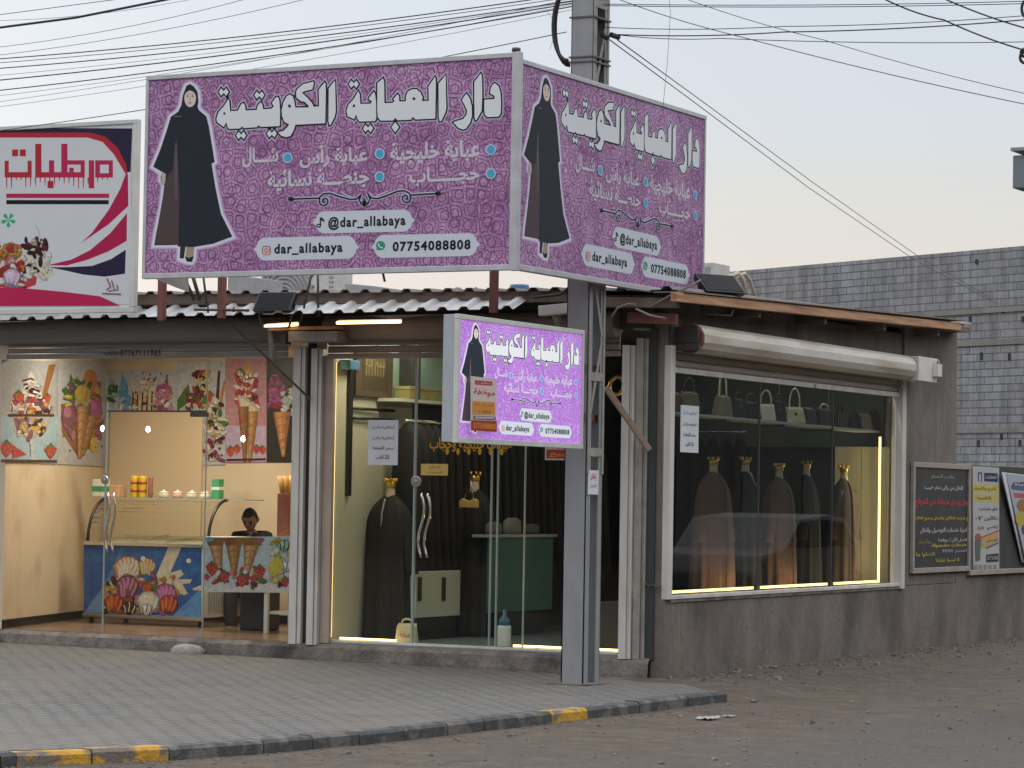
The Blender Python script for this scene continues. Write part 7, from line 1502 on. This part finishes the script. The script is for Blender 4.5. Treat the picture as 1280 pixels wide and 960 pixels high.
# cement lump on the step, painted number on the shutter
c = F(235, 815, -.12); mb = MB(); n = 14; mb.lathe([(.16, -.04), (.15, .03), (.11, .07), (.03, .085)], n, c=(c.x, -.14, pav_z(c.x)), fy=.7, wob=lambda t, z: 1 + .15 * math.sin(2 * t + 1) + .1 * math.sin(5 * t)); tag(mb.build('cement_lump', mat('pale_cement', (.26, .24, .22), .95, c2=(.36, .34, .32), scale=12, bump=.6)), 'pale lump of spilt cement against the step of the sweet shop', 'cement lump')
a_, b_ = F(131, 441.5, -.026), F(201, 441, -.026); art = Art(); art.text('07767111965', (.28 * (b_.x - a_.x), 0), (b_.x - a_.x, 0), .062, (.015, .015, .015), raw=True, bold=.01).text('سكراب', (0, 0), (.25 * (b_.x - a_.x), 0), .055, (.015, .015, .015), raw=True, bold=.01); ob = art.place('painted_number', M['print'], (a_.x, -.0262, a_.z), X_, Z_, -Y_, None); ob.parent = s1; ob.location -= parent_origin(s1)

# ------------------------------------------------------------------ overhead lines
def wire(pts, y, r, lab, m='cable', name='overhead_cable', sag=0.0):
    P_ = [F(px, py, yy) for (px, py), yy in zip(pts, y)]; path = []
    out = lambda q: q[0] < 0 or q[0] > 1290 or q[1] < 0                 # a line that leaves the view carries on to its next pole
    if out(pts[0]): P_.insert(0, P_[0] + (P_[0] - P_[1]).normalized() * 16)
    if out(pts[-1]): P_.append(P_[-1] + (P_[-1] - P_[-2]).normalized() * 16)
    for a_, b_ in zip(P_, P_[1:]):
        for i in range(12): t = i / 12; q = a_.lerp(b_, t); q.z -= sag * 4 * t * (1 - t); path.append(q)
    path.append(P_[-1]); mb = MB(); mb.tube(path, r * .55, 6); tag(mb.build(name, M[m]), lab, 'cable')
W1 = 'overhead cable'
wire([(-20, 37), (95, 22), (225, -4)], (-3, -3, -3), .019, 'thick black cable crossing the top left corner of the sky')
wire([(-20, 21), (170, -4)], (-1, -1), .006, 'thin wire just above the thick black cable at top left')
L_ = [((-20, 96), (716, 2), -.4, .004, 'hair thin wire between the heavier wires of the bundle left of the post'), ((-20, 122), (716, 6), -.4, .004, 'hair thin wire under the heavier wires of the bundle left of the post'), ((-20, 26), (250, -3), -.4, .004, 'faint wire between the thick black cable and the bundle'),
      ((-20, 61), (310, -2), -1, .005, 'faint wire below the thick black cable leaving the top edge first'), ((-20, 71), (390, -3), -1, .005, 'faint wire leaving the top edge left of the post, second of the faint ones'),
      ((-20, 75), (716, -8), -1.1, .009, 'dark wire running up to the post top, highest of the bundle'), ((-20, 87), (716, 1), -1.1, .009, 'dark wire reaching the post just under the topmost bundle wire'), ((-20, 80), (716, -4), -.6, .006, 'thin wire squeezed between the two top bundle wires'),
      ((-20, 102), (716, 4), -1.1, .010, 'heavier wire in the middle of the bundle left of the post'), ((-20, 115), (716, 8), -1.1, .009, 'dark wire below the heavier one in the bundle left of the post'), ((-20, 130), (716, -2), -.6, .004, 'faint lowest wire of the bundle that climbs across the others'), ((-20, 136), (716, 12), -.6, .004, 'faint wire skimming just over the top of the purple sign'),
      ((-20, 166), (708, 40), -1.1, .007, 'low wire passing behind the purple sign to the cable coil')]
for p, q, yy, r_, lab in L_: wire([p, q], (yy, yy), r_, lab, 'wire' if r_ < .006 else 'cable', sag=.05)
Rr_ = [([(752, 5), (1300, 1)], .006, 'highest level wire running right from the post'), ([(755, 7), (1300, 4)], .006, 'second level wire running right from the post'), ([(752, 34), (980, 33), (1300, 18)], .006, 'wire rising gently right from the post above the splice'), ([(768, 43), (980, 40), (1300, 23)], .009, 'dark wire rising right from the black splice'), ([(768, 43), (900, 48), (1300, 52)], .006, 'wire running level right from the black splice to the frame edge'),
       ([(765, -4), (930, 47), (1300, 134)], .006, 'wire slanting down right across the sky, lower of the long pair'), ([(850, -4), (1030, 50), (1300, 121)], .005, 'wire slanting down right across the sky, upper of the long pair'), ([(1100, -4), (1180, 25), (1300, 68)], .011, 'dark cable slanting down at the top right, lower of two'), ([(1175, -4), (1300, 40)], .011, 'dark cable slanting down at the top right corner, upper of two')]
for pts, r_, lab in Rr_: wire(pts, [-1.1] * len(pts), r_, lab, sag=.02)
for pts, lab in (([(757, 46), (860, 122), (1010, 234), (1145, 326), (1243, 378)], 'left of two thin service wires dropping from post to block building'), ([(772, 50), (866, 118), (1016, 228), (1150, 322), (1238, 372)], 'right of two thin service wires dropping from post to block building')):
    P_ = [ray(px, py) * (24 + 31 * k / 4) + CAM for k, (px, py) in enumerate(pts)]; mb = MB(); mb.tube(P_, .0055, 6); tag(mb.build('service_wire', M['wire']), lab, 'cable')
wire([(836, -4), (838, 15), (834, 80), (828, 140)], (-.5,) * 4, .004, 'thin wire hanging straight down behind the right side of the big sign', 'wire', 'hanging_wire')
wire([(681, 10), (694, 28), (693, 45), (687, 62)], (-1,) * 4, .003, 'frayed wire end hanging left of the cable coil', 'wire', 'hanging_wire')
t = thing('cable_splice', 'pair of stubby black cable splices just right of the post top', 'splice', F(765, 43, -1.1))
for p, q in (((763, 43), (774, 47)), ((752, 43), (760, 48))): mb = MB(); mb.tube([F(*p, -1.1), F(*q, -1.1)], .022, 8); mb.build('sleeve', M['cable'], t)
# second pole, just outside on the right, with its transformer box and cable loops
pz = F(1300, 300, -1.0); op = thing('utility_pole', 'utility pole at the right edge with a grey box and cable loops', 'utility pole', (pz.x + .05, -1, 0))
mb = MB(); mb.tube([(pz.x + .09, -1, -.3), (pz.x + .09, -1, 8.5)], [.11, .08], 14); mb.build('pole', M['pale_steel'], op)
a_, b_ = F(1273, 238, -1.05), F(1300, 187, -1.05); mb = MB(); mb.box((a_.x, -1.2, a_.z), (pz.x - .02, -.95, F(1273, 197, -1.05).z)); mb.build('box', mat('grey_box', (.16, .19, .21), .5), op, bevel=.008); mb = MB(); mb.box((a_.x - .005, -1.24, F(1273, 192, -1.05).z), (pz.x - .02, -.93, F(1273, 188, -1.05).z)); mb.build('box_hood', M['grey_steel'], op)
for cx, cy, rx, ry in ((1286, 11, 9, 12), (1282, 72, 7, 7), (1282, 66, 6, 5)):
    mb = MB(); mb.tube([F(cx + rx * math.cos(t), cy + ry * math.sin(t), -1.05) for t in (2 * math.pi * k / 18 for k in range(18))], .012, 6, closed=True); mb.build('cable_loop', M['cable'], op)
